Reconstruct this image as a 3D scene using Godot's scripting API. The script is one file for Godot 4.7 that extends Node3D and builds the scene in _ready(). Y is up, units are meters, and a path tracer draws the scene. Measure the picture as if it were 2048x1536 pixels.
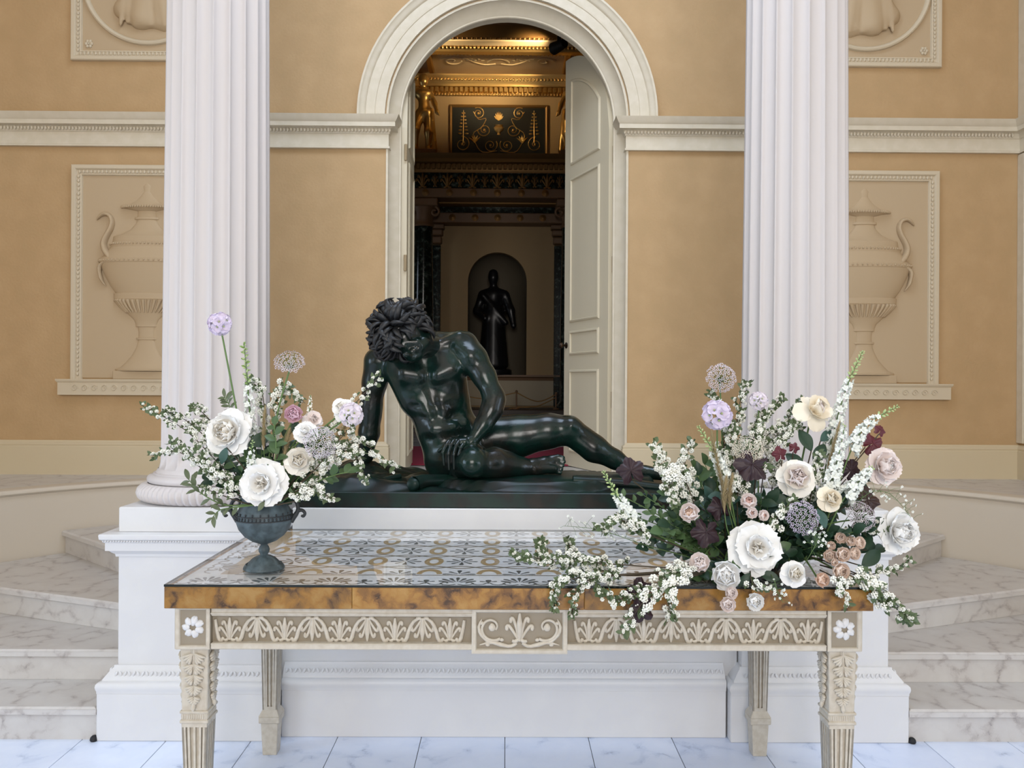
extends Node3D

# ------------------------------------------------------------------ mesh builder
class MB:
	var v := PackedVector3Array()
	var n := PackedVector3Array()
	var c := PackedColorArray()
	var ix := PackedInt32Array()
	var xf := Transform3D.IDENTITY
	var col := Color(1, 1, 1)
	var colored := false

	func add(vs: PackedVector3Array, t: PackedInt32Array) -> void:
		var w: PackedVector3Array = xf * vs
		var flip: bool = xf.basis.determinant() < 0.0
		var nn := PackedVector3Array()
		nn.resize(w.size())
		nn.fill(Vector3.ZERO)
		var b: int = v.size()
		var k: int = 0
		while k < t.size():
			var i: int = t[k]
			var j: int = t[k + 1]
			var l: int = t[k + 2]
			if flip:
				var q: int = j
				j = l
				l = q
			var f: Vector3 = (w[j] - w[i]).cross(w[l] - w[i])
			nn[i] += f
			nn[j] += f
			nn[l] += f
			ix.append(b + i)
			ix.append(b + l)
			ix.append(b + j)
			k += 3
		for i in nn.size():
			nn[i] = nn[i].normalized()
		v.append_array(w)
		n.append_array(nn)
		if colored:
			var cc := PackedColorArray()
			cc.resize(w.size())
			cc.fill(col)
			c.append_array(cc)

	func grid(p: PackedVector3Array, nu: int, nv: int, wu := false, wv := false) -> void:
		var t := PackedInt32Array()
		for j in (nv if wv else nv - 1):
			var j2: int = (j + 1) % nv
			for i in (nu if wu else nu - 1):
				var i2: int = (i + 1) % nu
				t.append_array([j * nu + i, j * nu + i2, j2 * nu + i2, j * nu + i, j2 * nu + i2, j2 * nu + i])
		add(p, t)

	func poly(p: PackedVector3Array) -> void:
		var t := PackedInt32Array()
		for i in range(1, p.size() - 1):
			t.append_array([0, i, i + 1])
		add(p, t)

	# flat polygon turned away from a point
	func face(p: Array, ctr: Vector3) -> void:
		var q := PackedVector3Array(p)
		var m := Vector3.ZERO
		for x in q:
			m += x
		m /= q.size()
		if (q[1] - q[0]).cross(q[2] - q[0]).dot(m - ctr) < 0:
			q.reverse()
		poly(q)

	func box(ctr: Vector3, s: Vector3, b := 0.0) -> void:
		taper_box(ctr, s, s, b)

	# bottom size s0, top size s1
	func taper_box(ctr: Vector3, s0: Vector3, s1: Vector3, b := 0.0) -> void:
		var h: float = s0.y * 0.5
		var q := {}
		for sy in [-1, 1]:
			var s: Vector3 = s0 if sy < 0 else s1
			for sx in [-1, 1]:
				for sz in [-1, 1]:
					var k := Vector3i(sx, sy, sz)
					var e := Vector3(sx * s.x * 0.5, sy * h, sz * s.z * 0.5)
					q[k] = [ctr + e - Vector3(0, sy * b, sz * b), ctr + e - Vector3(sx * b, 0, sz * b), ctr + e - Vector3(sx * b, sy * b, 0)]
		for a in 3:
			var a1: int = (a + 1) % 3
			var a2: int = (a + 2) % 3
			for s in [-1, 1]:
				var f := []
				for w in [[-1, -1], [1, -1], [1, 1], [-1, 1]]:
					var k := Vector3i.ZERO
					k[a] = s
					k[a1] = w[0]
					k[a2] = w[1]
					f.append(q[k][a])
				face(f, ctr)
				if b > 0.0:
					for s2 in [-1, 1]:
						var k := Vector3i.ZERO
						k[a] = s
						k[a1] = s2
						k[a2] = -1
						var k2: Vector3i = k
						k2[a2] = 1
						face([q[k][a], q[k2][a], q[k2][a1], q[k][a1]], ctr)
		if b > 0.0:
			for k in q:
				face(q[k], ctr)

	func runs(prof: Array, crease: float) -> Array:
		var out := []
		var cur := [prof[0], prof[1]]
		for i in range(1, prof.size() - 1):
			var d0: Vector2 = (prof[i] - prof[i - 1]).normalized()
			var d1: Vector2 = (prof[i + 1] - prof[i]).normalized()
			if d0.dot(d1) < crease:
				out.append(cur)
				cur = [prof[i]]
			cur.append(prof[i + 1])
		out.append(cur)
		return out

	# profile (radius, y) from bottom to top; fn(r, y, a) may change the radius
	func lathe(prof: Array, seg: int, fn = null, crease := 0.75, a0 := 0.0, a1 := TAU) -> void:
		var full: bool = a1 - a0 > TAU - 0.001
		var m: int = seg if full else seg + 1
		for r in runs(prof, crease):
			var p := PackedVector3Array()
			for q in r:
				for i in m:
					var a: float = a0 + (a1 - a0) * i / seg
					var rr: float = fn.call(q.x, q.y, a) if fn != null else q.x
					p.append(Vector3(rr * cos(a), q.y, -rr * sin(a)))
			grid(p, m, r.size(), full)

	func tube(pts: Array, rads: Array, seg := 8, cap := true, squash := 1.0) -> void:
		var m: int = pts.size()
		var p := PackedVector3Array()
		var nrm := Vector3.ZERO
		for i in m:
			var t: Vector3 = (pts[mini(i + 1, m - 1)] - pts[maxi(i - 1, 0)]).normalized()
			if i == 0:
				nrm = t.cross(Vector3.UP if absf(t.y) < 0.9 else Vector3.RIGHT).normalized()
			else:
				nrm = (nrm - t * nrm.dot(t)).normalized()
			var bn: Vector3 = t.cross(nrm)
			var r: float = rads[i] if i < rads.size() else rads[-1]
			for k in seg:
				var a: float = TAU * k / seg
				p.append(pts[i] + nrm * (cos(a) * r) + bn * (sin(a) * r * squash))
		grid(p, seg, m, true)
		if cap:
			var e0 := PackedVector3Array()
			var e1 := PackedVector3Array()
			for k in seg:
				e0.append(p[seg - 1 - k])
				e1.append(p[(m - 1) * seg + k])
			poly(e0)
			poly(e1)

	func blob(ctr: Vector3, r: Vector3, seg := 8, rings := 6) -> void:
		var p := PackedVector3Array()
		for j in rings + 1:
			var b: float = PI * j / rings - PI / 2
			for i in seg:
				var a: float = TAU * i / seg
				p.append(ctr + Vector3(r.x * cos(b) * cos(a), r.y * sin(b), -r.z * cos(b) * sin(a)))
		grid(p, seg, rings + 1, true)

	# moulding: profile (out, up) swept along a path; out = direction x up
	func mould(prof: Array, path: Array, up: Vector3, closed := false, smooth := false, caps := true, crease := 0.75) -> void:
		var m: int = path.size()
		var outs := []
		for i in m:
			var o1: Vector3 = Vector3.ZERO
			var o2: Vector3 = Vector3.ZERO
			if i > 0 or closed:
				o1 = (path[i] - path[(i - 1 + m) % m]).cross(up).normalized()
			if i < m - 1 or closed:
				o2 = (path[(i + 1) % m] - path[i]).cross(up).normalized()
			if o1 == Vector3.ZERO:
				outs.append(o2)
			elif o2 == Vector3.ZERO:
				outs.append(o1)
			else:
				outs.append((o1 + o2) / (1.0 + o1.dot(o2)))
		var rr := runs(prof, crease)
		if smooth:
			for r in rr:
				var p := PackedVector3Array()
				for q in r:
					for i in m:
						p.append(path[i] + outs[i] * q.x + up * q.y)
				grid(p, m, r.size(), closed)
		else:
			for i in (m if closed else m - 1):
				var j: int = (i + 1) % m
				for r in rr:
					var p := PackedVector3Array()
					for q in r:
						p.append(path[i] + outs[i] * q.x + up * q.y)
						p.append(path[j] + outs[j] * q.x + up * q.y)
					grid(p, 2, r.size())
		if caps and not closed:
			var tri := Geometry2D.triangulate_polygon(PackedVector2Array(prof))
			for e in [0, m - 1]:
				var p := PackedVector3Array()
				for q in prof:
					p.append(path[e] + outs[e] * q.x + up * q.y)
				add(p, tri)

	# outline in xy pushed from z0 to z1, front edge chamfered by b
	func extrude(o: PackedVector2Array, z0: float, z1: float, b := 0.0, back := false) -> void:
		var q: PackedVector2Array = o.duplicate()
		if Geometry2D.is_polygon_clockwise(q):
			q.reverse()
		var m: int = q.size()
		var ins := PackedVector2Array()
		for i in m:
			var d0: Vector2 = (q[i] - q[(i - 1 + m) % m]).normalized()
			var d1: Vector2 = (q[(i + 1) % m] - q[i]).normalized()
			var n0 := Vector2(-d0.y, d0.x)
			var n1 := Vector2(-d1.y, d1.x)
			ins.append(q[i] + (n0 + n1) / maxf(0.35, 1.0 + n0.dot(n1)) * b)
		for i in m:
			var j: int = (i + 1) % m
			poly(PackedVector3Array([Vector3(q[i].x, q[i].y, z0), Vector3(q[j].x, q[j].y, z0), Vector3(q[j].x, q[j].y, z1 - b), Vector3(q[i].x, q[i].y, z1 - b)]))
			if b > 0.0:
				poly(PackedVector3Array([Vector3(q[i].x, q[i].y, z1 - b), Vector3(q[j].x, q[j].y, z1 - b), Vector3(ins[j].x, ins[j].y, z1), Vector3(ins[i].x, ins[i].y, z1)]))
		var t := Geometry2D.triangulate_polygon(ins)
		if t.size() > 2 and (ins[t[1]] - ins[t[0]]).cross(ins[t[2]] - ins[t[0]]) < 0:
			t.reverse()
		var f := PackedVector3Array()
		var g := PackedVector3Array()
		for w in ins:
			f.append(Vector3(w.x, w.y, z1))
		for w in q:
			g.append(Vector3(w.x, w.y, z0))
		add(f, t)
		if back:
			t.reverse()
			add(g, t)

	func put(o: MB, at: Transform3D) -> void:
		var b: int = v.size()
		v.append_array(at * o.v)
		var flip: bool = at.basis.determinant() < 0
		var bn: Basis = at.basis.inverse().transposed()
		for x in o.n:
			n.append((bn * x).normalized())
		if colored:
			if o.colored:
				c.append_array(o.c)
			else:
				var cc := PackedColorArray()
				cc.resize(o.v.size())
				cc.fill(col)
				c.append_array(cc)
		var k: int = 0
		while k < o.ix.size():
			ix.append(b + o.ix[k])
			ix.append(b + o.ix[k + (2 if flip else 1)])
			ix.append(b + o.ix[k + (1 if flip else 2)])
			k += 3

	func mesh() -> ArrayMesh:
		var a := []
		a.resize(Mesh.ARRAY_MAX)
		a[Mesh.ARRAY_VERTEX] = v
		a[Mesh.ARRAY_NORMAL] = n
		a[Mesh.ARRAY_INDEX] = ix
		if colored:
			a[Mesh.ARRAY_COLOR] = c
		var m := ArrayMesh.new()
		m.add_surface_from_arrays(Mesh.PRIMITIVE_TRIANGLES, a)
		return m


# ------------------------------------------------------------------ body surface: smooth union of tapered capsules, surface nets
class Body:
	var lo := Vector3.ZERO
	var nx := 0
	var ny := 0
	var nz := 0
	var cell := 0.01
	var k := 0.008
	var s := PackedFloat32Array()

	func _init(a: Vector3, b: Vector3, cell_size: float, blend: float) -> void:
		lo = a
		cell = cell_size
		k = blend
		nx = int(ceil((b.x - a.x) / cell)) + 1
		ny = int(ceil((b.y - a.y) / cell)) + 1
		nz = int(ceil((b.z - a.z) / cell)) + 1
		s.resize(nx * ny * nz)
		s.fill(0.0)

	# capsule from p (radius r) to q (radius t); flat: squeeze along a direction (dir, factor)
	func bone(p: Vector3, r: float, q: Vector3, t: float, w := 1.0, dir := Vector3.ZERO, f := 1.0) -> void:
		var m: float = maxf(r, t) * maxf(1.0, 1.0 / f if f < 1.0 else 1.0) + k * 5.0
		var mm: float = maxf(r, t) + k * 5.0
		if f != 1.0:
			mm = m if f < 1.0 else mm
		var i0: int = maxi(0, int((minf(p.x, q.x) - mm - lo.x) / cell))
		var i1: int = mini(nx - 1, int((maxf(p.x, q.x) + mm - lo.x) / cell) + 1)
		var j0: int = maxi(0, int((minf(p.y, q.y) - mm - lo.y) / cell))
		var j1: int = mini(ny - 1, int((maxf(p.y, q.y) + mm - lo.y) / cell) + 1)
		var l0: int = maxi(0, int((minf(p.z, q.z) - mm - lo.z) / cell))
		var l1: int = mini(nz - 1, int((maxf(p.z, q.z) + mm - lo.z) / cell) + 1)
		var ba: Vector3 = q - p
		if f != 1.0:
			ba += dir * (ba.dot(dir) * (f - 1.0))
		var bb: float = maxf(ba.dot(ba), 1e-9)
		var far: float = k * 6.0
		var ik: float = 1.0 / k
		for l in range(l0, l1 + 1):
			for j in range(j0, j1 + 1):
				var at: int = (l * ny + j) * nx
				var pa := Vector3(lo.x + i0 * cell, lo.y + j * cell, lo.z + l * cell) - p
				for i in range(i0, i1 + 1):
					var pv: Vector3 = pa
					if f != 1.0:
						pv += dir * (pa.dot(dir) * (f - 1.0))
					var h: float = clampf(pv.dot(ba) / bb, 0.0, 1.0)
					var d: float = (pv - ba * h).length() - (r + (t - r) * h)
					if d < far:
						s[at + i] += w * exp(-maxf(d, -far) * ik)
					pa.x += cell

	func chain(pts: Array, rads: Array) -> void:
		for i in pts.size() - 1:
			bone(pts[i], rads[i], pts[i + 1], rads[i + 1])

	func val(i: int) -> float:
		return log(maxf(s[i], 1e-6))

	func into(mb: MB) -> void:
		var vid := {}
		var vs := PackedVector3Array()
		var t := PackedInt32Array()
		var stride := [1, nx, nx * ny]
		var corner := []
		for c in 8:
			corner.append((c & 1) + ((c >> 1) & 1) * nx + ((c >> 2) & 1) * nx * ny)
		var edges := []
		for a in 8:
			for b in 3:
				if not (a >> b) & 1:
					edges.append([a, a | (1 << b)])
		for l in range(1, nz - 1):
			for j in range(1, ny - 1):
				var at: int = (l * ny + j) * nx
				for i in range(1, nx - 1):
					var id: int = at + i
					var in0: bool = s[id] > 1.0
					for ax in 3:
						if (s[id + stride[ax]] > 1.0) == in0:
							continue
						var u: int = stride[(ax + 1) % 3]
						var w: int = stride[(ax + 2) % 3]
						var q := [id - u - w, id - w, id, id - u]
						var qi := [0, 0, 0, 0]
						for e in 4:
							var cidx: int = q[e]
							if not vid.has(cidx):
								var sum := Vector3.ZERO
								var cnt: int = 0
								for ed in edges:
									var fa: float = val(cidx + corner[ed[0]])
									var fb: float = val(cidx + corner[ed[1]])
									if (fa > 0.0) != (fb > 0.0):
										var tt: float = fa / (fa - fb)
										var pa := Vector3(ed[0] & 1, (ed[0] >> 1) & 1, (ed[0] >> 2) & 1)
										var pb := Vector3(ed[1] & 1, (ed[1] >> 1) & 1, (ed[1] >> 2) & 1)
										sum += pa.lerp(pb, tt)
										cnt += 1
								var cx: int = cidx % nx
								var cy: int = (cidx / nx) % ny
								var cz: int = cidx / (nx * ny)
								vid[cidx] = vs.size()
								vs.append(lo + (Vector3(cx, cy, cz) + sum / maxf(cnt, 1)) * cell)
							qi[e] = vid[cidx]
						if in0:
							t.append_array([qi[0], qi[1], qi[2], qi[0], qi[2], qi[3]])
						else:
							t.append_array([qi[0], qi[2], qi[1], qi[0], qi[3], qi[2]])
		mb.add(vs, t)


# ------------------------------------------------------------------ naming, camera frame, materials
const F := 1656.0
var cam_b := Basis.IDENTITY
var cam_p := Vector3(0, 1.55, 0)
var M := {}
var rng := RandomNumberGenerator.new()
var used := {}


func numbered(called: String) -> String:
	used[called] = used.get(called, -1) + 1
	return called if used[called] == 0 else "%s_%03d" % [called, used[called]]


# the point of the place that stands at depth d (metres in front of the lens plane of the hall's axis)
func P(px: float, py: float, d: float) -> Vector3:
	var w: Vector3 = cam_b * Vector3((px - 1024.0) / F, -(py - 768.0) / F, -1.0)
	return cam_p + w * (d / -w.z)


func tag(o: Node3D, label: String, category: String, group := "") -> Node3D:
	o.set_meta("label", label)
	o.set_meta("category", category)
	if group:
		o.set_meta("group", group)
	return o


func thing(called: String, label: String, category: String, at := Vector3.ZERO, group := "") -> Node3D:
	var o := Node3D.new()
	o.name = numbered(called)
	add_child(o)
	o.position = at
	return tag(o, label, category, group)


func part(called: String, m: Mesh, mat: Material, parent: Node3D, xf := Transform3D.IDENTITY) -> MeshInstance3D:
	var o := MeshInstance3D.new()
	o.name = numbered(called) if parent == self else called
	o.mesh = m
	o.material_override = mat
	o.transform = xf
	parent.add_child(o, true)
	return o


func struct(called: String, b: MB, mat: Material) -> MeshInstance3D:
	var o := part(called, b.mesh(), mat, self)
	o.set_meta("kind", "structure")
	return o


func stuff(o: Node3D) -> Node3D:
	o.set_meta("kind", "stuff")
	return o


func hexc(h: String) -> Color:
	return Color.html(h)


func mat(col: Color, rough := 0.6, metal := 0.0) -> StandardMaterial3D:
	var m := StandardMaterial3D.new()
	m.albedo_color = col
	m.roughness = rough
	m.metallic = metal
	return m


func noise(freq: float, seed_: int, ridged := false, oct := 4, warp := 0.0) -> FastNoiseLite:
	var f := FastNoiseLite.new()
	f.seed = seed_
	f.frequency = freq
	f.noise_type = FastNoiseLite.TYPE_SIMPLEX_SMOOTH
	f.fractal_type = FastNoiseLite.FRACTAL_RIDGED if ridged else FastNoiseLite.FRACTAL_FBM
	f.fractal_octaves = oct
	if warp > 0.0:
		f.domain_warp_enabled = true
		f.domain_warp_amplitude = warp
		f.domain_warp_frequency = freq * 0.7
		f.domain_warp_fractal_octaves = 3
	return f


func ntex(f: FastNoiseLite, size: int, cols: Array, offs: Array, normal := false, bump := 2.0) -> NoiseTexture2D:
	var t := NoiseTexture2D.new()
	t.width = size
	t.height = size
	t.seamless = true
	t.seamless_blend_skirt = 0.15
	t.noise = f
	if normal:
		t.as_normal_map = true
		t.bump_strength = bump
	elif cols.size():
		var g := Gradient.new()
		g.offsets = PackedFloat32Array(offs)
		g.colors = PackedColorArray(cols)
		t.color_ramp = g
	return t


func triplanar(m: StandardMaterial3D, scale: float, world := true) -> StandardMaterial3D:
	m.uv1_triplanar = true
	m.uv1_world_triplanar = world
	m.uv1_scale = Vector3.ONE * scale
	return m


func tmat(t: Texture2D, scale: float, rough := 0.6, metal := 0.0, world := true) -> StandardMaterial3D:
	var m := mat(Color(1, 1, 1), rough, metal)
	m.albedo_texture = t
	return triplanar(m, scale, world)


func arc2(cx: float, cy: float, r: float, a0: float, a1: float, n: int) -> Array:
	var o := []
	for i in n + 1:
		var a: float = lerpf(a0, a1, float(i) / n)
		o.append(Vector2(cx + r * cos(a), cy + r * sin(a)))
	return o


func v3(a: Array, z := 0.0) -> Array:
	var o := []
	for q in a:
		o.append(Vector3(q.x, q.y, z))
	return o


# smooth curve through points
func curve(pts: Array, n: int) -> Array:
	var o := []
	var m: int = pts.size()
	for i in n + 1:
		var t: float = float(i) / n * (m - 1)
		var k: int = mini(int(t), m - 2)
		var u: float = t - k
		var a = pts[maxi(k - 1, 0)]
		var b = pts[k]
		var c = pts[k + 1]
		var d = pts[mini(k + 2, m - 1)]
		o.append(0.5 * ((2.0 * b) + (c - a) * u + (2.0 * a - 5.0 * b + 4.0 * c - d) * u * u + (3.0 * b - a - 3.0 * c + d) * u * u * u))
	return o


func ramp(a: float, b: float, n: int) -> Array:
	var o := []
	for i in n + 1:
		o.append(lerpf(a, b, float(i) / n))
	return o


# ------------------------------------------------------------------ scene
func _ready() -> void:
	rng.seed = 7
	# camera
	cam_b = Basis(Vector3.UP, deg_to_rad(-0.415)) * Basis(Vector3.BACK, deg_to_rad(0.33))
	var cam := Camera3D.new()
	cam.name = "camera"
	cam.fov = rad_to_deg(2.0 * atan(768.0 / F))
	cam.near = 0.05
	cam.far = 100.0
	add_child(cam)
	cam.transform = Transform3D(cam_b, cam_p)
	cam.current = true
	# sky outside the windows, and exposure
	var env := Environment.new()
	env.background_mode = Environment.BG_SKY
	var sky := Sky.new()
	var sm := ProceduralSkyMaterial.new()
	sm.sky_top_color = Color(0.62, 0.74, 0.92)
	sm.sky_horizon_color = Color(0.86, 0.9, 0.95)
	sm.ground_horizon_color = Color(0.6, 0.62, 0.58)
	sm.ground_bottom_color = Color(0.35, 0.37, 0.32)
	sm.sky_energy_multiplier = 1.2
	sky.sky_material = sm
	env.sky = sky
	env.tonemap_mode = Environment.TONE_MAPPER_LINEAR
	env.tonemap_exposure = 1.15
	env.sdfgi_enabled = true
	env.ssao_enabled = true
	env.ssil_enabled = true
	var we := WorldEnvironment.new()
	we.name = "environment"
	we.environment = env
	add_child(we)
	# daylight from the hall's tall side windows, the window wall behind the viewer and an added roof light
	window_or_added_light(Vector3(-5.15, 1.9, -1.4), Vector2(1.7, 2.2), Vector3(1, 0, 0), Color(0.8, 0.9, 1.0), 6.2)
	window_or_added_light(Vector3(5.15, 1.9, -1.4), Vector2(1.7, 2.2), Vector3(-1, 0, 0), Color(0.84, 0.92, 1.0), 3.0)
	window_or_added_light(Vector3(-5.15, 3.6, 2.2), Vector2(2.0, 3.2), Vector3(1, 0, 0), Color(0.8, 0.9, 1.0), 2.6)
	window_or_added_light(Vector3(5.15, 3.6, 2.2), Vector2(2.0, 3.2), Vector3(-1, 0, 0), Color(0.84, 0.92, 1.0), 2.0)
	window_or_added_light(Vector3(-0.95, 3.7, 5.95), Vector2(1.3, 3.4), Vector3(0, 0, -1), Color(1.0, 0.97, 0.94), 18.0)
	window_or_added_light(Vector3(0.95, 3.7, 5.95), Vector2(1.3, 3.4), Vector3(0, 0, -1), Color(1.0, 0.97, 0.94), 18.0)
	window_or_added_light(Vector3(0, 6.55, -3.1), Vector2(2.4, 2.4), Vector3(0, -1, 0), Color(0.86, 0.92, 1.0), 13.0)  # added roof light, put in to brighten the table top and wall centre
	# dim daylight in the room beyond the doorway
	window_or_added_light(Vector3(-5.85, 3.0, -10.4), Vector2(1.4, 2.4), Vector3(1, 0, 0), Color(0.9, 0.94, 1.0), 1.7)

	materials()
	build_shell()
	build_pedestals()
	build_steps()
	build_doors()
	build_columns()
	build_wall_reliefs()
	build_far_room()
	build_statue()
	build_table()
	build_left_flowers()
	build_right_flowers()


func window_or_added_light(at: Vector3, size: Vector2, towards: Vector3, col: Color, e: float) -> void:
	var l := AreaLight3D.new()
	l.name = numbered("window_or_added_daylight")
	l.area_size = size
	l.light_color = col
	l.light_energy = e
	l.area_range = 40.0
	l.area_attenuation = 2.0
	l.shadow_enabled = true
	add_child(l)
	l.look_at_from_position(at, at + towards, Vector3.UP if absf(towards.y) < 0.9 else Vector3.BACK)


func materials() -> void:
	var wall := noise(0.012, 3, false, 5)
	M.wall = tmat(ntex(wall, 512, [hexc("b99b71"), hexc("bc9d73"), hexc("bfa076")], [0.2, 0.5, 0.8]), 0.6, 0.75)
	var wn := noise(0.12, 5, false, 3)
	M.wall.normal_enabled = true
	M.wall.normal_texture = ntex(wn, 512, [], [], true, 1.5)
	M.wall.normal_scale = 0.25
	M.trim = tmat(ntex(noise(0.02, 11, false, 5), 512, [hexc("d2c8b2"), hexc("d5cbb6"), hexc("d8ceba")], [0.25, 0.5, 0.75]), 1.0, 0.5)
	M.relief = mat(hexc("bda787"), 0.7)
	M.relief_frame = mat(hexc("cfc1a7"), 0.6)
	M.plaster = mat(hexc("d0c6b6"), 0.55)
	M.skirt = mat(hexc("d0c1a2"), 0.55)
	M.white = tmat(ntex(noise(0.015, 21, false, 3), 512, [hexc("d8d7d7"), hexc("dbdad9")], [0.3, 0.7]), 0.5, 0.4)
	M.column = mat(hexc("cdc6c3"), 0.5)
	M.door = mat(hexc("d3c8ae"), 0.5)
	M.ceiling = mat(hexc("e8e4da"), 0.8)
	var mv := noise(0.0045, 31, true, 5, 70.0)
	var marble := [hexc("cdc9c4"), hexc("c7c2bd"), hexc("b3aca7"), hexc("928c8b")]
	M.step = tmat(ntex(mv, 1024, marble, [0.3, 0.68, 0.86, 1.0]), 0.8, 0.35)
	var mf := noise(0.0042, 37, true, 4, 80.0)
	M.floor_a = tmat(ntex(mf, 1024, [hexc("e2eafa"), hexc("dce5f7"), hexc("ccd7ec"), hexc("a5b0c6")], [0.3, 0.72, 0.88, 1.0]), 0.6, 0.3)
	M.floor_b = M.floor_a.duplicate()
	M.floor_b.uv1_offset = Vector3(0.37, 0.5, 0.61)
	M.floor_b.albedo_color = hexc("f4f5f8")
	M.joint = mat(hexc("6c6a68"), 0.9)
	M.bronze_fit = mat(hexc("3a2a1c"), 0.35, 0.8)


func build_shell() -> void:
	# floor bed and marble tiles
	var b := MB.new()
	b.box(Vector3(0, -0.104, -0.0), Vector3(10.4, 0.2, 12.6))
	var fl := struct("floor", b, M.joint)
	var tiles := []
	for k in 3:
		var q := MB.new()
		q.box(Vector3.ZERO, Vector3(0.363, 0.012, 0.747), 0.0015)
		tiles.append(q.mesh())
	for j in 3:
		for i in range(-8, 8):
			part("floor_tile", tiles[0], M.floor_a if (i * 7 + j * 3) % 5 < 3 else M.floor_b, fl, Transform3D(Basis.IDENTITY, Vector3((i + 0.5) * 0.366 + 0.004, -0.006, -3.34 + j * 0.75)))
	var bt := MB.new()
	for x in [-4.1, 4.1]:
		bt.box(Vector3(x, -0.006, -0.5), Vector3(2.2, 0.012, 6.9))
	bt.box(Vector3(0, -0.006, 2.0), Vector3(5.9, 0.012, 7.0))
	part("paving", bt.mesh(), M.floor_a, fl)
	# back wall with the arched doorway
	b = MB.new()
	var o := PackedVector2Array([Vector2(-4.1, 0), Vector2(-4.1, 6.6), Vector2(4.1, 6.6), Vector2(4.1, 0), Vector2(0.892, 0), Vector2(0.892, 3.5)])
	for q in arc2(0, 3.5, 0.892, 0, PI, 40):
		o.append(q)
	o.append(Vector2(-0.892, 0))
	b.extrude(o, -6.3, -6.1, 0.0, true)
	b.extrude(PackedVector2Array([Vector2(-4.1, 0), Vector2(-4.1, 6.6), Vector2(4.1, 6.6), Vector2(4.1, 0), Vector2(1.0, 0), Vector2(1.0, 4.75), Vector2(-1.0, 4.75), Vector2(-1.0, 0)]), -6.8, -6.3, 0.0, true)
	struct("wall_back", b, M.wall)
	# alcove returns, hall side walls with window openings, wall behind the viewer
	for s in [-1, 1]:
		b = MB.new()
		b.box(Vector3(s * 3.95, 3.3, -4.65), Vector3(0.3, 6.6, 2.9))
		b.box(Vector3(s * 4.6, 3.3, -3.35), Vector3(1.5, 6.6, 0.3))
		struct("wall_alcove_left" if s < 0 else "wall_alcove_right", b, M.wall)
		b = MB.new()
		for seg in [[-3.4, -2.3, 0, 6.6], [-0.3, 1.2, 0, 6.6], [3.2, 6.3, 0, 6.6], [-2.3, -0.3, 0, 0.75], [-2.3, -0.3, 3.05, 6.6], [1.2, 3.2, 0, 1.9], [1.2, 3.2, 5.2, 6.6]]:
			b.box(Vector3(s * 5.35, (seg[2] + seg[3]) * 0.5, (seg[0] + seg[1]) * 0.5), Vector3(0.3, seg[3] - seg[2], seg[1] - seg[0]))
		struct("wall_left" if s < 0 else "wall_right", b, M.trim)
	b = MB.new()
	for seg in [[-5.5, -1.6, 0, 6.6], [1.6, 5.5, 0, 6.6], [-0.3, 0.3, 0, 6.6], [-1.6, 1.6, 0, 1.9], [-1.6, 1.6, 5.5, 6.6]]:
		b.box(Vector3((seg[0] + seg[1]) * 0.5, (seg[2] + seg[3]) * 0.5, 6.15), Vector3(seg[1] - seg[0], seg[3] - seg[2], 0.3))
	struct("wall_front", b, M.trim)
	b = MB.new()
	for seg in [[-5.5, -1.5, -6.8, 6.3], [1.5, 5.5, -6.8, 6.3], [-1.5, 1.5, -6.8, -4.4], [-1.5, 1.5, -1.8, 6.3]]:  # gap over the pedestals made for the added roof light
		b.box(Vector3((seg[0] + seg[1]) * 0.5, 6.75, (seg[2] + seg[3]) * 0.5), Vector3(seg[1] - seg[0], 0.3, seg[3] - seg[2]))
	struct("ceiling", b, M.ceiling)
	# arch lining: jamb and hollow moulding round the opening
	b = MB.new()
	var path := [Vector3(-0.892, 0.87, -6.1), Vector3(-0.892, 2.2, -6.1)] + v3(arc2(0, 3.5, 0.892, PI, 0, 48), -6.1) + [Vector3(0.892, 2.2, -6.1), Vector3(0.892, 0.87, -6.1)]
	b.mould([Vector2(0.088, -0.21), Vector2(0.088, -0.12), Vector2(0.096, -0.118), Vector2(0.1, -0.11), Vector2(0.096, -0.1), Vector2(0.086, -0.098), Vector2(0.08, -0.09), Vector2(0.058, -0.075), Vector2(0.034, -0.05), Vector2(0.02, -0.02), Vector2(0.016, 0.0), Vector2(0.016, 0.008), Vector2(0, 0.008), Vector2(0, -0.21)], path, Vector3.BACK, false, true)
	struct("trim_1", b, M.trim)
	# archivolt over the imposts
	b = MB.new()
	path = v3(arc2(0, 3.5, 0.9, PI, 0, 48), -6.1)
	b.mould([Vector2(0, 0), Vector2(0, 0.03), Vector2(-0.07, 0.03), Vector2(-0.074, 0.036), Vector2(-0.082, 0.038), Vector2(-0.09, 0.04), Vector2(-0.138, 0.04), Vector2(-0.142, 0.05), Vector2(-0.15, 0.058), Vector2(-0.165, 0.064), Vector2(-0.176, 0.072), Vector2(-0.182, 0.08), Vector2(-0.196, 0.08), Vector2(-0.196, 0)], path, Vector3.BACK, false, true)
	struct("trim_2", b, M.trim)
	# cornice string left and right of the arch, with a row of small eggs
	var egg := MB.new()
	egg.blob(Vector3.ZERO, Vector3(0.0095, 0.015, 0.012), 8, 5)
	var eggm := egg.mesh()
	var prof := [Vector2(0, 3.272), Vector2(0.03, 3.272), Vector2(0.03, 3.285), Vector2(0.022, 3.29), Vector2(0.022, 3.375), Vector2(0.03, 3.38), Vector2(0.03, 3.385), Vector2(0.038, 3.412), Vector2(0.055, 3.42), Vector2(0.075, 3.42), Vector2(0.075, 3.452), Vector2(0.082, 3.458), Vector2(0.092, 3.475), Vector2(0.1, 3.49), Vector2(0.105, 3.5), Vector2(0, 3.5)]
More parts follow.
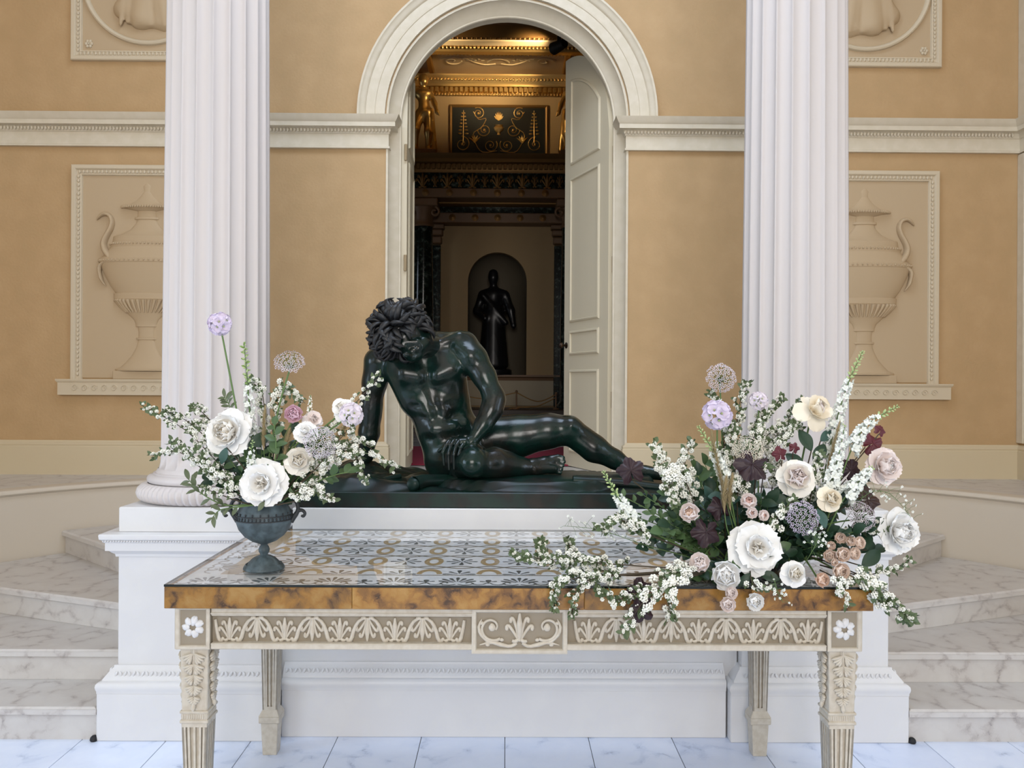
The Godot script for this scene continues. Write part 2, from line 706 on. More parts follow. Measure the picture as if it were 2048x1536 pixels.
	for s in [-1, 1]:
		b = MB.new()
		if s < 0:
			path = [Vector3(-3.8, 0, -3.5), Vector3(-3.8, 0, -6.1), Vector3(-0.892, 0, -6.1), Vector3(-0.892, 0, -6.2)]
		else:
			path = [Vector3(0.892, 0, -6.2), Vector3(0.892, 0, -6.1), Vector3(3.8, 0, -6.1), Vector3(3.8, 0, -3.5)]
		b.mould(prof, path, Vector3.UP)
		var c := struct("trim_3" if s < 0 else "trim_4", b, M.trim)
		var mm := MultiMesh.new()
		mm.transform_format = MultiMesh.TRANSFORM_3D
		mm.mesh = eggm
		var n: int = 116
		mm.instance_count = n
		for i in n:
			mm.set_instance_transform(i, Transform3D(Basis.IDENTITY, Vector3(s * (0.86 + i * 0.0248), 3.399, -6.1 + 0.042)))
		var mi := MultiMeshInstance3D.new()
		mi.name = "egg_moulding"
		mi.multimesh = mm
		mi.material_override = M.trim
		c.add_child(mi)
		stuff(mi)
		# skirting
		b = MB.new()
		for k in path.size():
			path[k] = path[k] + Vector3(0, 0.87, 0)
		b.mould([Vector2(0, 0.0), Vector2(0.035, 0.0), Vector2(0.035, 0.205), Vector2(0.03, 0.21), Vector2(0.033, 0.222), Vector2(0.026, 0.232), Vector2(0.012, 0.24), Vector2(0.01, 0.25), Vector2(0, 0.25)], path, Vector3.UP)
		struct("baseboard_left" if s < 0 else "baseboard_right", b, M.skirt)
	# pilaster strips at the ends of the back wall
	for s in [-1, 1]:
		b = MB.new()
		b.box(Vector3(s * 3.79, 2.2, -6.06), Vector3(0.03, 2.13, 0.08), 0.004)
		b.box(Vector3(s * 3.79, 5.05, -6.06), Vector3(0.03, 3.09, 0.08), 0.004)
		struct("trim_5" if s < 0 else "trim_6", b, M.trim)


func build_pedestals() -> void:
	var base := [Vector2(0, 0.205), Vector2(0.063, 0.205), Vector2(0.063, 0.214), Vector2(0.066, 0.222), Vector2(0.068, 0.232), Vector2(0.066, 0.244), Vector2(0.058, 0.252), Vector2(0.046, 0.254), Vector2(0.046, 0.26), Vector2(0.04, 0.268), Vector2(0.024, 0.29), Vector2(0.012, 0.302), Vector2(0.01, 0.312), Vector2(0, 0.312)]
	var cap := [Vector2(0, 0.785), Vector2(0.008, 0.785), Vector2(0.01, 0.797), Vector2(0.022, 0.806), Vector2(0.028, 0.814), Vector2(0.04, 0.816), Vector2(0.04, 0.85), Vector2(0.045, 0.852), Vector2(0.048, 0.862), Vector2(0.058, 0.868), Vector2(0.06, 0.884), Vector2(0.058, 0.89), Vector2(0, 0.892)]
	var bead := MB.new()
	bead.blob(Vector3.ZERO, Vector3(0.007, 0.013, 0.006), 6, 4)
	var bm := bead.mesh()
	var pearl := MB.new()
	pearl.blob(Vector3.ZERO, Vector3(0.0045, 0.0045, 0.0045), 6, 4)
	var pm := pearl.mesh()
	for s in [-1, 1]:
		var x: float = s * 1.37
		var w: float = 0.325
		var t := thing("column_pedestal", "white moulded pedestal under the left fluted column" if s < 0 else "white moulded pedestal under the right fluted column, behind the big flowers", "pedestal", Vector3(x, 0, -3.968), "column pedestals")
		var b := MB.new()
		b.box(Vector3(0, 0.1035, 0), Vector3(w * 2 + 0.126, 0.207, w * 2 + 0.126), 0.004)
		part("plinth", b.mesh(), M.white, t)
		b = MB.new()
		b.box(Vector3(0, 0.5, 0), Vector3(w * 2, 0.6, w * 2), 0.003)
		part("die", b.mesh(), M.white, t)
		var path := [Vector3(-w, 0, w), Vector3(w, 0, w), Vector3(w, 0, -w), Vector3(-w, 0, -w)]
		b = MB.new()
		b.mould(base, path, Vector3.UP, true)
		var bs := part("base_moulding", b.mesh(), M.white, t)
		b = MB.new()
		b.mould(cap, path, Vector3.UP, true)
		var cp := part("cornice", b.mesh(), M.white, t)
		b = MB.new()
		b.box(Vector3(0, 0.945, 0), Vector3(w * 2, 0.11, w * 2), 0.004)
		part("block", b.mesh(), M.white, t)
		leaf_row(bs, bm, Vector3(-w, 0.281, w + 0.034), Vector3(w, 0.281, w + 0.034), 34, 0.35)
		leaf_row(bs, bm, Vector3(s * (w + 0.034), 0.281, w), Vector3(s * (w + 0.034), 0.281, -w), 34, 0.35)
		leaf_row(cp, pm, Vector3(-w - 0.05, 0.859, w + 0.05), Vector3(w + 0.05, 0.859, w + 0.05), 64, 0.0)
	# middle block between the pedestals
	var t := thing("statue_base", "long white painted block under the bronze statue, between the two column pedestals", "plinth", Vector3(0, 0, -4.08))
	var b := MB.new()
	b.box(Vector3(0, 0.1035, 0), Vector3(1.95, 0.207, 0.9), 0.003)
	part("plinth", b.mesh(), M.white, t)
	b = MB.new()
	b.box(Vector3(0, 0.5, 0), Vector3(2.08, 0.6, 0.774), 0.003)
	part("die", b.mesh(), M.white, t)
	b = MB.new()
	b.mould(base, [Vector3(-0.975, 0, 0.387), Vector3(0.975, 0, 0.387)], Vector3.UP)
	var bs := part("base_moulding", b.mesh(), M.white, t)
	leaf_row(bs, bm, Vector3(-0.97, 0.281, 0.387 + 0.034), Vector3(0.97, 0.281, 0.387 + 0.034), 98, 0.35)
	b = MB.new()
	b.mould(cap, [Vector3(-0.98, 0, 0.387), Vector3(0.98, 0, 0.387)], Vector3.UP)
	part("cornice", b.mesh(), M.white, t)
	b = MB.new()
	b.box(Vector3(0, 0.943, 0.005), Vector3(1.88, 0.107, 0.82), 0.003)
	part("block", b.mesh(), M.white, t)


func leaf_row(parent: Node3D, m: Mesh, a: Vector3, e: Vector3, n: int, lean: float) -> void:
	var mm := MultiMesh.new()
	mm.transform_format = MultiMesh.TRANSFORM_3D
	mm.mesh = m
	mm.instance_count = n
	var d: Vector3 = (e - a).normalized()
	for i in n:
		var tilt: float = lean if i % 2 else -lean
		mm.set_instance_transform(i, Transform3D(Basis(d.cross(Vector3.UP).normalized(), tilt) if absf(d.y) < 0.9 else Basis.IDENTITY, a.lerp(e, (i + 0.5) / n)))
	var mi := MultiMeshInstance3D.new()
	mi.name = "carved_ornament"
	mi.multimesh = mm
	mi.material_override = M.white
	parent.add_child(mi, true)
	stuff(mi)


func build_steps() -> void:
	var cz: float = 3.92
	for s in [-1, 1]:
		var side: String = "left" if s < 0 else "right"
		for k in 6:
			var top: float = 0.1465 * (k + 1)
			var lines := []
			# outline of the step in plan (x outwards from the middle, d into the room)
			var th: float = deg_to_rad([0.0, 0.0, 22.0, 43.5, 65.0, 87.0][k])
			var pts := []
			if k == 0:
				pts = [Vector2(1.3, 3.6), Vector2(3.46, 3.6)]
			elif k == 1:
				pts = [Vector2(1.3, 3.915), Vector2(3.46, 3.915)]
			else:
				pts = [Vector2(1.25, cz), Vector2(1.3 + 2.14 * cos(th), cz + 2.14 * sin(th))]
			var a_from: float = maxf(th, 0.0)
			var edge: Array = arc2(1.3, cz, 2.14, a_from, deg_to_rad(100), 14)
			var body: Array = pts + edge.slice(0 if k < 2 else 1) + [Vector2(1.0, cz + 1.2)]
			var t := thing("marble_step", ["lowest veined marble step %s of the %s pedestal, on the tiled floor", "second veined marble step up, %s of the %s pedestal", "third veined marble step up, a broad tread turning behind the %s%s column", "fourth marble step up, a winding tread with a slanting riser behind the %s%s column", "fifth marble step up, hidden mostly behind the %s%s column base", "top marble step behind the %s%s column, level with the landing"][k] % ([side, side] if k < 2 else [side, ""]), "step", Vector3.ZERO, "marble steps on the %s" % side)
			var ped := PackedVector2Array()
			var grow: float = 0.388 if k < 2 else 0.327
			for q in [Vector2(-grow, -0.5), Vector2(grow, -0.5), Vector2(grow, grow), Vector2(-grow, grow)]:
				ped.append(Vector2(s * (1.37 + q.x), 3.968 + q.y))
			var plan := clear_of(body, s, ped)
			var b := MB.new()
			# local xy plane -> plan: y of the outline goes into the room
			b.xf = Transform3D(Basis(Vector3.RIGHT, Vector3.FORWARD, Vector3.UP), Vector3.ZERO)
			b.extrude(plan, top - 0.1465 + (0.0005 if k else 0.0), top - 0.03, 0.0)
			part("riser", b.mesh(), M.step, t)
			var d: Vector2 = (pts[1] - pts[0]).normalized()
			var nrm := Vector2(d.y, -d.x) * 0.022
			var tp := clear_of([pts[0] + nrm, pts[1] + nrm] + body.slice(2), s, ped)
			b = MB.new()
			b.xf = Transform3D(Basis(Vector3.RIGHT, Vector3.FORWARD, Vector3.UP), Vector3.ZERO)
			b.extrude(tp, top - 0.032, top - 0.009, 0.0)
			b.extrude(tp, top - 0.0095, top, 0.009)
			part("tread", b.mesh(), M.step, t)
		# curved wall that holds the landing
		var b := MB.new()
		var ring: Array = []
		for i in 41:
			var a: float = lerpf(-0.2, deg_to_rad(89), i / 40.0)
			ring.append(Vector3(s * (1.3 + 2.15 * cos(a)), 0, -cz - 2.15 * sin(a)))
		if s > 0:
			ring.reverse()
		b.mould([Vector2(-0.12, 0), Vector2(0, 0), Vector2(0, 0.835), Vector2(0.012, 0.84), Vector2(0.022, 0.85), Vector2(0.022, 0.862), Vector2(0.014, 0.872), Vector2(0, 0.875), Vector2(-0.12, 0.875)], ring, Vector3.UP, false, true)
		struct("wall_curved_left" if s < 0 else "wall_curved_right", b, M.plaster)
	# small fittings on the steps
	for q in [[170, 1113, 5.3, "small brown metal eyelet on the third marble step at the left"], [1848, 1122, 5.26, "small brown metal eyelet on the third marble step at the right"]]:
		var at := P(q[0], q[1], q[2])
		at.y = 0.4395
		var e := thing("metal_eyelet", q[3], "eyelet", at)
		var eb := MB.new()
		eb.tube(v3(arc2(0, 0.016, 0.013, 0, TAU, 16)), [0.0045], 6)
		part("eye", eb.mesh(), M.bronze_fit, e)
	for q in [[188, 1473, 3.585, "black round stopper on the floor at the foot of the left steps"], [1824, 1479, 3.585, "black round stopper on the floor at the foot of the right steps"]]:
		var at := P(q[0], q[1], q[2])
		at.y = 0.0
		var e := thing("floor_stopper", q[3], "door stop", at)
		var eb := MB.new()
		eb.lathe([Vector2(0.0, 0.0), Vector2(0.014, 0.0), Vector2(0.017, 0.006), Vector2(0.015, 0.016), Vector2(0.008, 0.023), Vector2(0.0, 0.025)], 14)
		part("knob", eb.mesh(), mat(hexc("121012"), 0.6), e)
	# landing
	var b := MB.new()
	var o := PackedVector2Array([Vector2(-3.8, 3.4), Vector2(-3.45, 3.4), Vector2(-3.45, 3.92)])
	for q in arc2(-1.3, 3.92, 2.16, PI, PI / 2, 30):
		o.append(q)
	o.append(Vector2(-1.3, 4.5))
	o.append(Vector2(1.3, 4.5))
	for q in arc2(1.3, 3.92, 2.16, PI / 2, 0, 30):
		o.append(q)
	o.append_array([Vector2(3.45, 3.4), Vector2(3.8, 3.4), Vector2(3.8, 6.12), Vector2(0.9, 6.12), Vector2(0.9, 6.9), Vector2(-0.9, 6.9), Vector2(-0.9, 6.12), Vector2(-3.8, 6.12)])
	b.xf = Transform3D(Basis(Vector3.RIGHT, Vector3.FORWARD, Vector3.UP), Vector3.ZERO)
	b.extrude(o, 0.6, 0.87, 0.0)
	struct("floor_landing", b, M.step)


func area2(p: PackedVector2Array) -> float:
	var a: float = 0.0
	for i in p.size():
		a += p[i].cross(p[(i + 1) % p.size()])
	return a


# outline in plan, mirrored to side s, cut back to stand clear of the pedestal
func clear_of(outline: Array, s: float, ped: PackedVector2Array) -> PackedVector2Array:
	var p := PackedVector2Array()
	for q in outline:
		p.append(Vector2(s * q.x, q.y))
	var best := PackedVector2Array()
	for c in Geometry2D.clip_polygons(p, ped):
		if not Geometry2D.is_polygon_clockwise(c) and absf(area2(c)) >= absf(area2(best)):
			best = c
	return best if best.size() > 2 else p


func leaf_panel(b: MB, x0: float, x1: float, y0: float, y1: float, z: float, top: Callable) -> void:
	# raised frame line of one door panel; top(x) gives the upper edge
	var path := [Vector3(x0, y0, z), Vector3(x1, y0, z)]
	for i in 11:
		var x: float = lerpf(x1, x0, i / 10.0)
		path.append(Vector3(x, minf(y1, top.call(x)), z))
	b.mould([Vector2(0.016, 0), Vector2(0.014, 0.006), Vector2(0.006, 0.012), Vector2(-0.002, 0.013), Vector2(-0.008, 0.006), Vector2(-0.008, 0)], path, Vector3.BACK, true, false)


func build_doors() -> void:
	var wid: float = 0.785
	for s in [-1, 1]:
		var d := Node3D.new()
		d.name = "door_1" if s > 0 else "door_2"
		d.set_meta("kind", "structure")
		tag(d, "cream panelled door leaf with arched top, standing open on the right of the doorway" if s > 0 else "narrow edge-on door leaf folded back against the left jamb of the doorway", "door")
		add_child(d)
		# local x from hinge to free edge, seen face towards +z
		var b := MB.new()
		var o := PackedVector2Array([Vector2(0, 0.0), Vector2(wid, 0.0)])
		for i in 21:
			var x: float = lerpf(wid, 0.0, i / 20.0)
			o.append(Vector2(x, 2.6 + sqrt(maxf(0.0, 0.79 * 0.79 - (0.79 - x) * (0.79 - x)))))
		b.extrude(o, -0.022, 0.022, 0.002, true)
		part("leaf", b.mesh(), M.door, d)
		b = MB.new()
		var arch := func(x: float) -> float: return 2.42 + sqrt(maxf(0.0, 0.79 * 0.79 - (0.79 - x) * (0.79 - x))) - 0.02
		for f in [0.022, -0.022]:
			b.xf = Transform3D.IDENTITY if f > 0 else Transform3D(Basis(Vector3.UP, PI), Vector3(wid, 0, 0))
			for pn in [[0.13, 0.78], [0.93, 1.1], [1.2, 2.36], [2.5, 3.3]]:
				if f > 0:
					leaf_panel(b, 0.16, 0.655, pn[0], pn[1], 0.022, arch)
				else:
					leaf_panel(b, wid - 0.655, wid - 0.16, pn[0], pn[1], 0.022, func(x: float) -> float: return arch.call(wid - x))
		part("panel_moulding", b.mesh(), M.door, d)
		b = MB.new()
		for q in [[0.5, 0.0], [1.52, 0.0], [2.35, 0.0]]:
			b.tube([Vector3(-0.012, q[0], 0.012), Vector3(-0.012, q[0] + 0.12, 0.012)], [0.011], 8)
		part("hinge", b.mesh(), mat(hexc("a08c6c"), 0.4), d)
		b = MB.new()
		b.xf = Transform3D(Basis(Vector3.RIGHT, PI / 2), Vector3(wid - 0.045, 1.0, 0.022))
		b.lathe([Vector2(0.0, 0.0), Vector2(0.026, 0.0), Vector2(0.026, 0.004), Vector2(0.01, 0.008), Vector2(0.009, 0.03), Vector2(0.02, 0.038), Vector2(0.026, 0.05), Vector2(0.022, 0.062), Vector2(0.0, 0.067)], 14)
		b.xf = Transform3D(Basis(Vector3.RIGHT, -PI / 2), Vector3(wid - 0.045, 1.0, -0.022))
		b.lathe([Vector2(0.0, 0.0), Vector2(0.026, 0.0), Vector2(0.026, 0.004), Vector2(0.01, 0.008), Vector2(0.009, 0.03), Vector2(0.02, 0.038), Vector2(0.026, 0.05), Vector2(0.022, 0.062), Vector2(0.0, 0.067)], 14)
		part("knob", b.mesh(), M.bronze_fit, d)
		if s > 0:
			# hinge right; leaf runs back and to the left
			var dir := Vector3(0.508 - 0.785, 0, -(6.97 - 6.235)).normalized()
			d.transform = Transform3D(Basis(dir, Vector3.UP, dir.cross(Vector3.UP)), Vector3(0.785, 0.875, -6.235))
		else:
			var dir := Vector3(-0.035, 0, -0.78).normalized()
			d.transform = Transform3D(Basis(dir, Vector3.UP, dir.cross(Vector3.UP)), Vector3(-0.775, 0.875, -6.235))


func build_columns() -> void:
	for s in [-1, 1]:
		var t := thing("fluted_column", "tall white fluted column on the left, behind the urn of flowers" if s < 0 else "tall white fluted column on the right, behind the large flower display", "column", Vector3(s * 1.383, 1.0, -3.968), "fluted columns")
		var b := MB.new()
		b.lathe([Vector2(0.0, 0.0), Vector2(0.3, 0.0), Vector2(0.322, 0.006), Vector2(0.338, 0.02), Vector2(0.345, 0.042), Vector2(0.338, 0.063), Vector2(0.322, 0.078), Vector2(0.3, 0.085)], 600, func(r: float, y: float, a: float) -> float: return r + (0.016 * absf(sin(a * 34.0 + y * 16.0)) - 0.009) * smoothstep(0.29, 0.33, r))
		part("gadrooned_torus", b.mesh(), M.column, t)
		b = MB.new()
		b.lathe([Vector2(0.285, 0.083), Vector2(0.296, 0.085), Vector2(0.304, 0.095), Vector2(0.305, 0.105), Vector2(0.299, 0.116), Vector2(0.285, 0.122), Vector2(0.276, 0.123), Vector2(0.276, 0.13), Vector2(0.266, 0.132), Vector2(0.262, 0.14), Vector2(0.256, 0.15)], 64)
		part("ring", b.mesh(), M.column, t)
		b = MB.new()
		var prof := [Vector2(0.262, 0.135), Vector2(0.255, 0.15), Vector2(0.2495, 0.17), Vector2(0.247, 0.2)]
		for i in range(1, 13):
			prof.append(Vector2(lerpf(0.247, 0.208, pow(i / 12.0, 1.15)), 0.2 + i * 0.435))
		b.lathe(prof, 320, func(r: float, y: float, a: float) -> float:
			var f: float = fposmod(a / TAU * 20.0 + 0.25, 1.0)
			var e: float = absf(f - 0.5) / 0.455
			var dep: float = 0.0 if e >= 1.0 else sqrt(1.0 - e * e)
			return r - 0.024 * dep * smoothstep(0.142, 0.19, y), 0.2)
		part("shaft", b.mesh(), M.column, t)


func build_wall_reliefs() -> void:
	var bead := MB.new()
	bead.blob(Vector3.ZERO, Vector3(0.011, 0.014, 0.01), 8, 5)
	var bm := bead.mesh()
	var z0: float = -6.1
	for s in [-1, 1]:
		var side: String = "left" if s < 0 else "right"
		var x: float = s * 2.64
		# urn plaque
		var t := thing("urn_plaque", "cream plaster wall plaque of a lidded urn with swan handles, half hidden by %s column" % side, "relief", Vector3(x, 1.568, z0), "urn plaques on the back wall")
		var b := MB.new()
		b.box(Vector3(0, 0.78, 0.003), Vector3(1.0, 1.54, 0.01))
		part("field", b.mesh(), M.relief, t)
		b = MB.new()
		var fp := [Vector2(0, 0), Vector2(0, 0.03), Vector2(-0.006, 0.036), Vector2(-0.028, 0.036), Vector2(-0.034, 0.03), Vector2(-0.038, 0.022), Vector2(-0.06, 0.018), Vector2(-0.064, 0.024), Vector2(-0.072, 0.022), Vector2(-0.078, 0.008), Vector2(-0.078, 0)]
		b.mould(fp, [Vector3(0.545, 0, 0), Vector3(0.545, 1.568, 0), Vector3(-0.545, 1.568, 0), Vector3(-0.545, 0, 0)], Vector3.BACK)
		var fr := part("frame", b.mesh(), M.relief_frame, t)
		egg_row(fr, bm, Vector3(-0.5, 1.518, 0.022), Vector3(0.5, 1.518, 0.022), 36, 0.0)
		for e in [-1, 1]:
			egg_row(fr, bm, Vector3(e * 0.495, 0.02, 0.022), Vector3(e * 0.495, 1.5, 0.022), 46, 0.0)
		b = MB.new()
		b.mould([Vector2(0, -0.115), Vector2(0.05, -0.115), Vector2(0.05, -0.025), Vector2(0.056, -0.02), Vector2(0.062, -0.01), Vector2(0.062, 0), Vector2(0, 0)], [Vector3(-0.575, 0, -0.02), Vector3(-0.575, 0, 0), Vector3(0.575, 0, 0), Vector3(0.575, 0, -0.02)], Vector3.UP)
		var led := part("ledge", b.mesh(), M.relief_frame, t)
		b = MB.new()
		for k in 15:
			b.tube(v3(spiral(-0.5 + k * 0.0715, -0.066, 0.026, 0.006, 0.0, 8.0, 14), 0.052), [0.004], 5)
		stuff(part("running_scroll", b.mesh(), M.relief_frame, led))
		# urn in low relief
		b = MB.new()
		var flat := Transform3D(Basis.from_scale(Vector3(1, 1, 0.28)), Vector3(0, 0, 0.006))
		b.xf = flat
		var pr := []
		for q in [[1300, 178], [1290, 180], [1280, 150], [1250, 118], [1210, 84], [1160, 58], [1118, 47], [1116, 60], [1106, 60], [1104, 46], [1070, 45], [1042, 50], [1040, 62], [1030, 62], [1026, 62], [1000, 72], [960, 115], [920, 150], [884, 178], [880, 190], [848, 192], [845, 180], [800, 213], [760, 235], [700, 262], [668, 270], [665, 280], [645, 282], [640, 270], [615, 240], [575, 212], [570, 214], [548, 214], [545, 200], [512, 195], [500, 150], [470, 95], [430, 62], [412, 58], [410, 72], [398, 72], [394, 56], [362, 54], [352, 100], [342, 150], [332, 148], [322, 100], [300, 62], [270, 35], [246, 18], [230, 20], [215, 22], [200, 12], [192, 0]]:
			pr.append(Vector2(q[1] * 0.001247, (1350 - q[0]) * 0.001247))
		b.lathe(pr, 40, null, 0.75, PI, TAU)
		var urn := part("urn", b.mesh(), M.relief, t)
		b = MB.new()
		b.box(Vector3(0, 0.031, 0.02), Vector3(0.456, 0.062, 0.05), 0.004)
		part("urn_base", b.mesh(), M.relief, urn)
		for e in [-1, 1]:
			b = MB.new()
			var hp := []
			for q in [[352, 640], [318, 600], [306, 555], [322, 510], [346, 465], [354, 425], [340, 392], [312, 380], [288, 388], [270, 406], [262, 416]]:
				hp.append(Vector3(e * (q[0] - 553) * -0.001247, (1350 - q[1]) * 0.001247, 0.018))
			b.tube(curve(hp, 24), [0.05, 0.048, 0.046, 0.044, 0.042, 0.042, 0.04, 0.038, 0.037, 0.036, 0.035, 0.034, 0.032, 0.03, 0.028, 0.028, 0.028, 0.027, 0.026, 0.024, 0.02, 0.016, 0.012, 0.008, 0.003], 8, true, 0.5)
			b.tube(curve([Vector3(e * 0.24, 0.88, 0.02), Vector3(e * 0.33, 0.83, 0.03), Vector3(e * 0.325, 0.74, 0.03), Vector3(e * 0.29, 0.68, 0.02)], 12), [0.025, 0.03, 0.034, 0.03, 0.028, 0.032, 0.026, 0.024, 0.028, 0.02, 0.016, 0.01, 0.003], 7, true, 0.5)
			part("swan_handle", b.mesh(), M.relief, urn)
		b = MB.new()
		for k in 17:
			var a: float = PI + PI * (k + 0.5) / 17.0
			var p := []
			for q in [[884, 182], [925, 150], [958, 118]]:
				p.append(Vector3(q[1] * 0.001247 * cos(a), (1350 - q[0]) * 0.001247, -q[1] * 0.001247 * sin(a) * 0.28 + 0.008))
			b.tube(p, [0.015, 0.011, 0.006], 6)
		for k in 30:
			var a: float = PI + PI * (k + 0.5) / 30.0
			for q in [[556, 214, 0.008], [338, 148, 0.009], [655, 280, 0.007]]:
				b.blob(Vector3(q[1] * 0.001247 * cos(a), (1350 - q[0]) * 0.001247, -q[1] * 0.001247 * sin(a) * 0.28 + 0.008), Vector3(q[2], q[2] * 1.2, q[2]), 6, 4)
		for k in 9:
			b.tube(v3(spiral(-0.2 + k * 0.05, 0.93, 0.02, 0.006, (k % 2) * PI, (k % 2) * PI + 6.0, 10), 0.054 - absf(k - 4) * 0.004), [0.006], 5)
		for r in [0.085, 0.06, 0.032]:
			b.tube(v3(arc2(0, 0.75, r, 0, TAU, 24), 0.062), [0.007], 6)
		b.blob(Vector3(0, 0.75, 0.064), Vector3(0.022, 0.022, 0.014), 8, 6)
		for k in 18:
			b.blob(Vector3(0.105 * cos(k * TAU / 18), 0.75 + 0.105 * sin(k * TAU / 18), 0.058), Vector3(0.009, 0.009, 0.008), 6, 4)
		for e in [-1, 1]:
			var sw := curve([Vector3(e * 0.11, 0.8, 0.056), Vector3(e * 0.16, 0.735, 0.05), Vector3(e * 0.22, 0.72, 0.04), Vector3(e * 0.285, 0.78, 0.02)], 10)
			for k in 11:
				b.blob(sw[k], Vector3.ONE * (0.012 + 0.005 * sin(k * PI / 10.0)), 6, 4)
		stuff(part("urn_ornament", b.mesh(), M.relief, urn))

		# roundel above
		t = thing("roundel_plaque", "square plaster plaque with draped figure in a roundel above the %s urn plaque" % side, "relief", Vector3(x, 4.5, z0), "roundel plaques above the urns")
		b = MB.new()
		b.box(Vector3(0, 0, 0.003), Vector3(1.04, 1.16, 0.01))
		part("field", b.mesh(), M.relief, t)
		b = MB.new()
		b.mould(fp, [Vector3(0.555, -0.6, 0), Vector3(0.555, 0.6, 0), Vector3(-0.555, 0.6, 0), Vector3(-0.555, -0.6, 0)], Vector3.BACK, true)
		fr = part("frame", b.mesh(), M.relief_frame, t)
		egg_row(fr, bm, Vector3(-0.5, -0.55, 0.022), Vector3(0.5, -0.55, 0.022), 36, 0.0)
		for e in [-1, 1]:
			egg_row(fr, bm, Vector3(e * 0.505, -0.54, 0.022), Vector3(e * 0.505, 0.54, 0.022), 36, 0.0)
		b = MB.new()
		b.mould([Vector2(0, 0), Vector2(0, 0.02), Vector2(-0.01, 0.032), Vector2(-0.022, 0.036), Vector2(-0.032, 0.03), Vector2(-0.036, 0.015), Vector2(-0.036, 0)], v3(arc2(0, 0, 0.45, TAU, 0, 64).slice(0, 64)), Vector3.BACK, true, true)
		part("ring", b.mesh(), M.relief_frame, t)
		for e in [-1, 1]:
			for g in [-1, 1]:
				b = MB.new()
				for k in 6:
					b.blob(Vector3(0.02 * cos(k * TAU / 6), 0.02 * sin(k * TAU / 6), 0.012), Vector3(0.013, 0.013, 0.01), 7, 5)
				b.blob(Vector3(0, 0, 0.016), Vector3(0.009, 0.009, 0.009), 6, 4)
				part("corner_flower", b.mesh(), M.relief_frame, t, Transform3D(Basis.IDENTITY, Vector3(e * 0.43, g * 0.475, 0)))
		var B := Body.new(Vector3(-0.42, -0.44, -0.03), Vector3(0.42, 0.44, 0.13), 0.011, 0.014)
		B.bone(Vector3(0.02, 0.12, 0), 0.075, Vector3(-0.04, -0.28, 0), 0.08)
		B.bone(Vector3(-0.06, 0.02, 0), 0.06, Vector3(-0.19, -0.22, -0.01), 0.06)
		B.bone(Vector3(0.1, 0.0, 0), 0.07, Vector3(0.13, -0.26, -0.01), 0.07)
		B.bone(Vector3(-0.19, -0.2, 0), 0.05, Vector3(0.12, -0.33, -0.01), 0.045)
		B.bone(Vector3(0.02, 0.25, 0), 0.06, Vector3(0.02, 0.1, 0), 0.08)
		B.bone(Vector3(0.02, 0.33, 0), 0.06, Vector3(0.03, 0.3, 0), 0.055)
		B.bone(Vector3(0.1, 0.14, 0.02), 0.04, Vector3(0.2, 0.02, 0.02), 0.03)
		B.bone(Vector3(-0.06, 0.14, 0.02), 0.04, Vector3(-0.18, 0.12, 0.02), 0.03)
		for k in 7:
			B.bone(Vector3(-0.14 + k * 0.04, 0.0 - absf(k - 3) * 0.01, 0.06), 0.014, Vector3(-0.19 + k * 0.055, -0.33 + 0.02 * (k % 2), 0.035), 0.012)
		b = MB.new()
		b.xf = Transform3D(Basis.from_scale(Vector3(-s, 1, 1)), Vector3(0, -0.01, 0))
		B.into(b)
		part("draped_figure", b.mesh(), M.relief, t)


func egg_row(parent: Node3D, m: Mesh, a: Vector3, e: Vector3, n: int, lean: float) -> void:
	leaf_row(parent, m, a, e, n, lean)
	(parent.get_child(parent.get_child_count() - 1) as MultiMeshInstance3D).material_override = M.relief_frame


# ------------------------------------------------------------------ the richly gilded room seen through the doorway
func hy(y: float, d: float) -> float:
	return 1.55 + (768.0 - y) / F * d


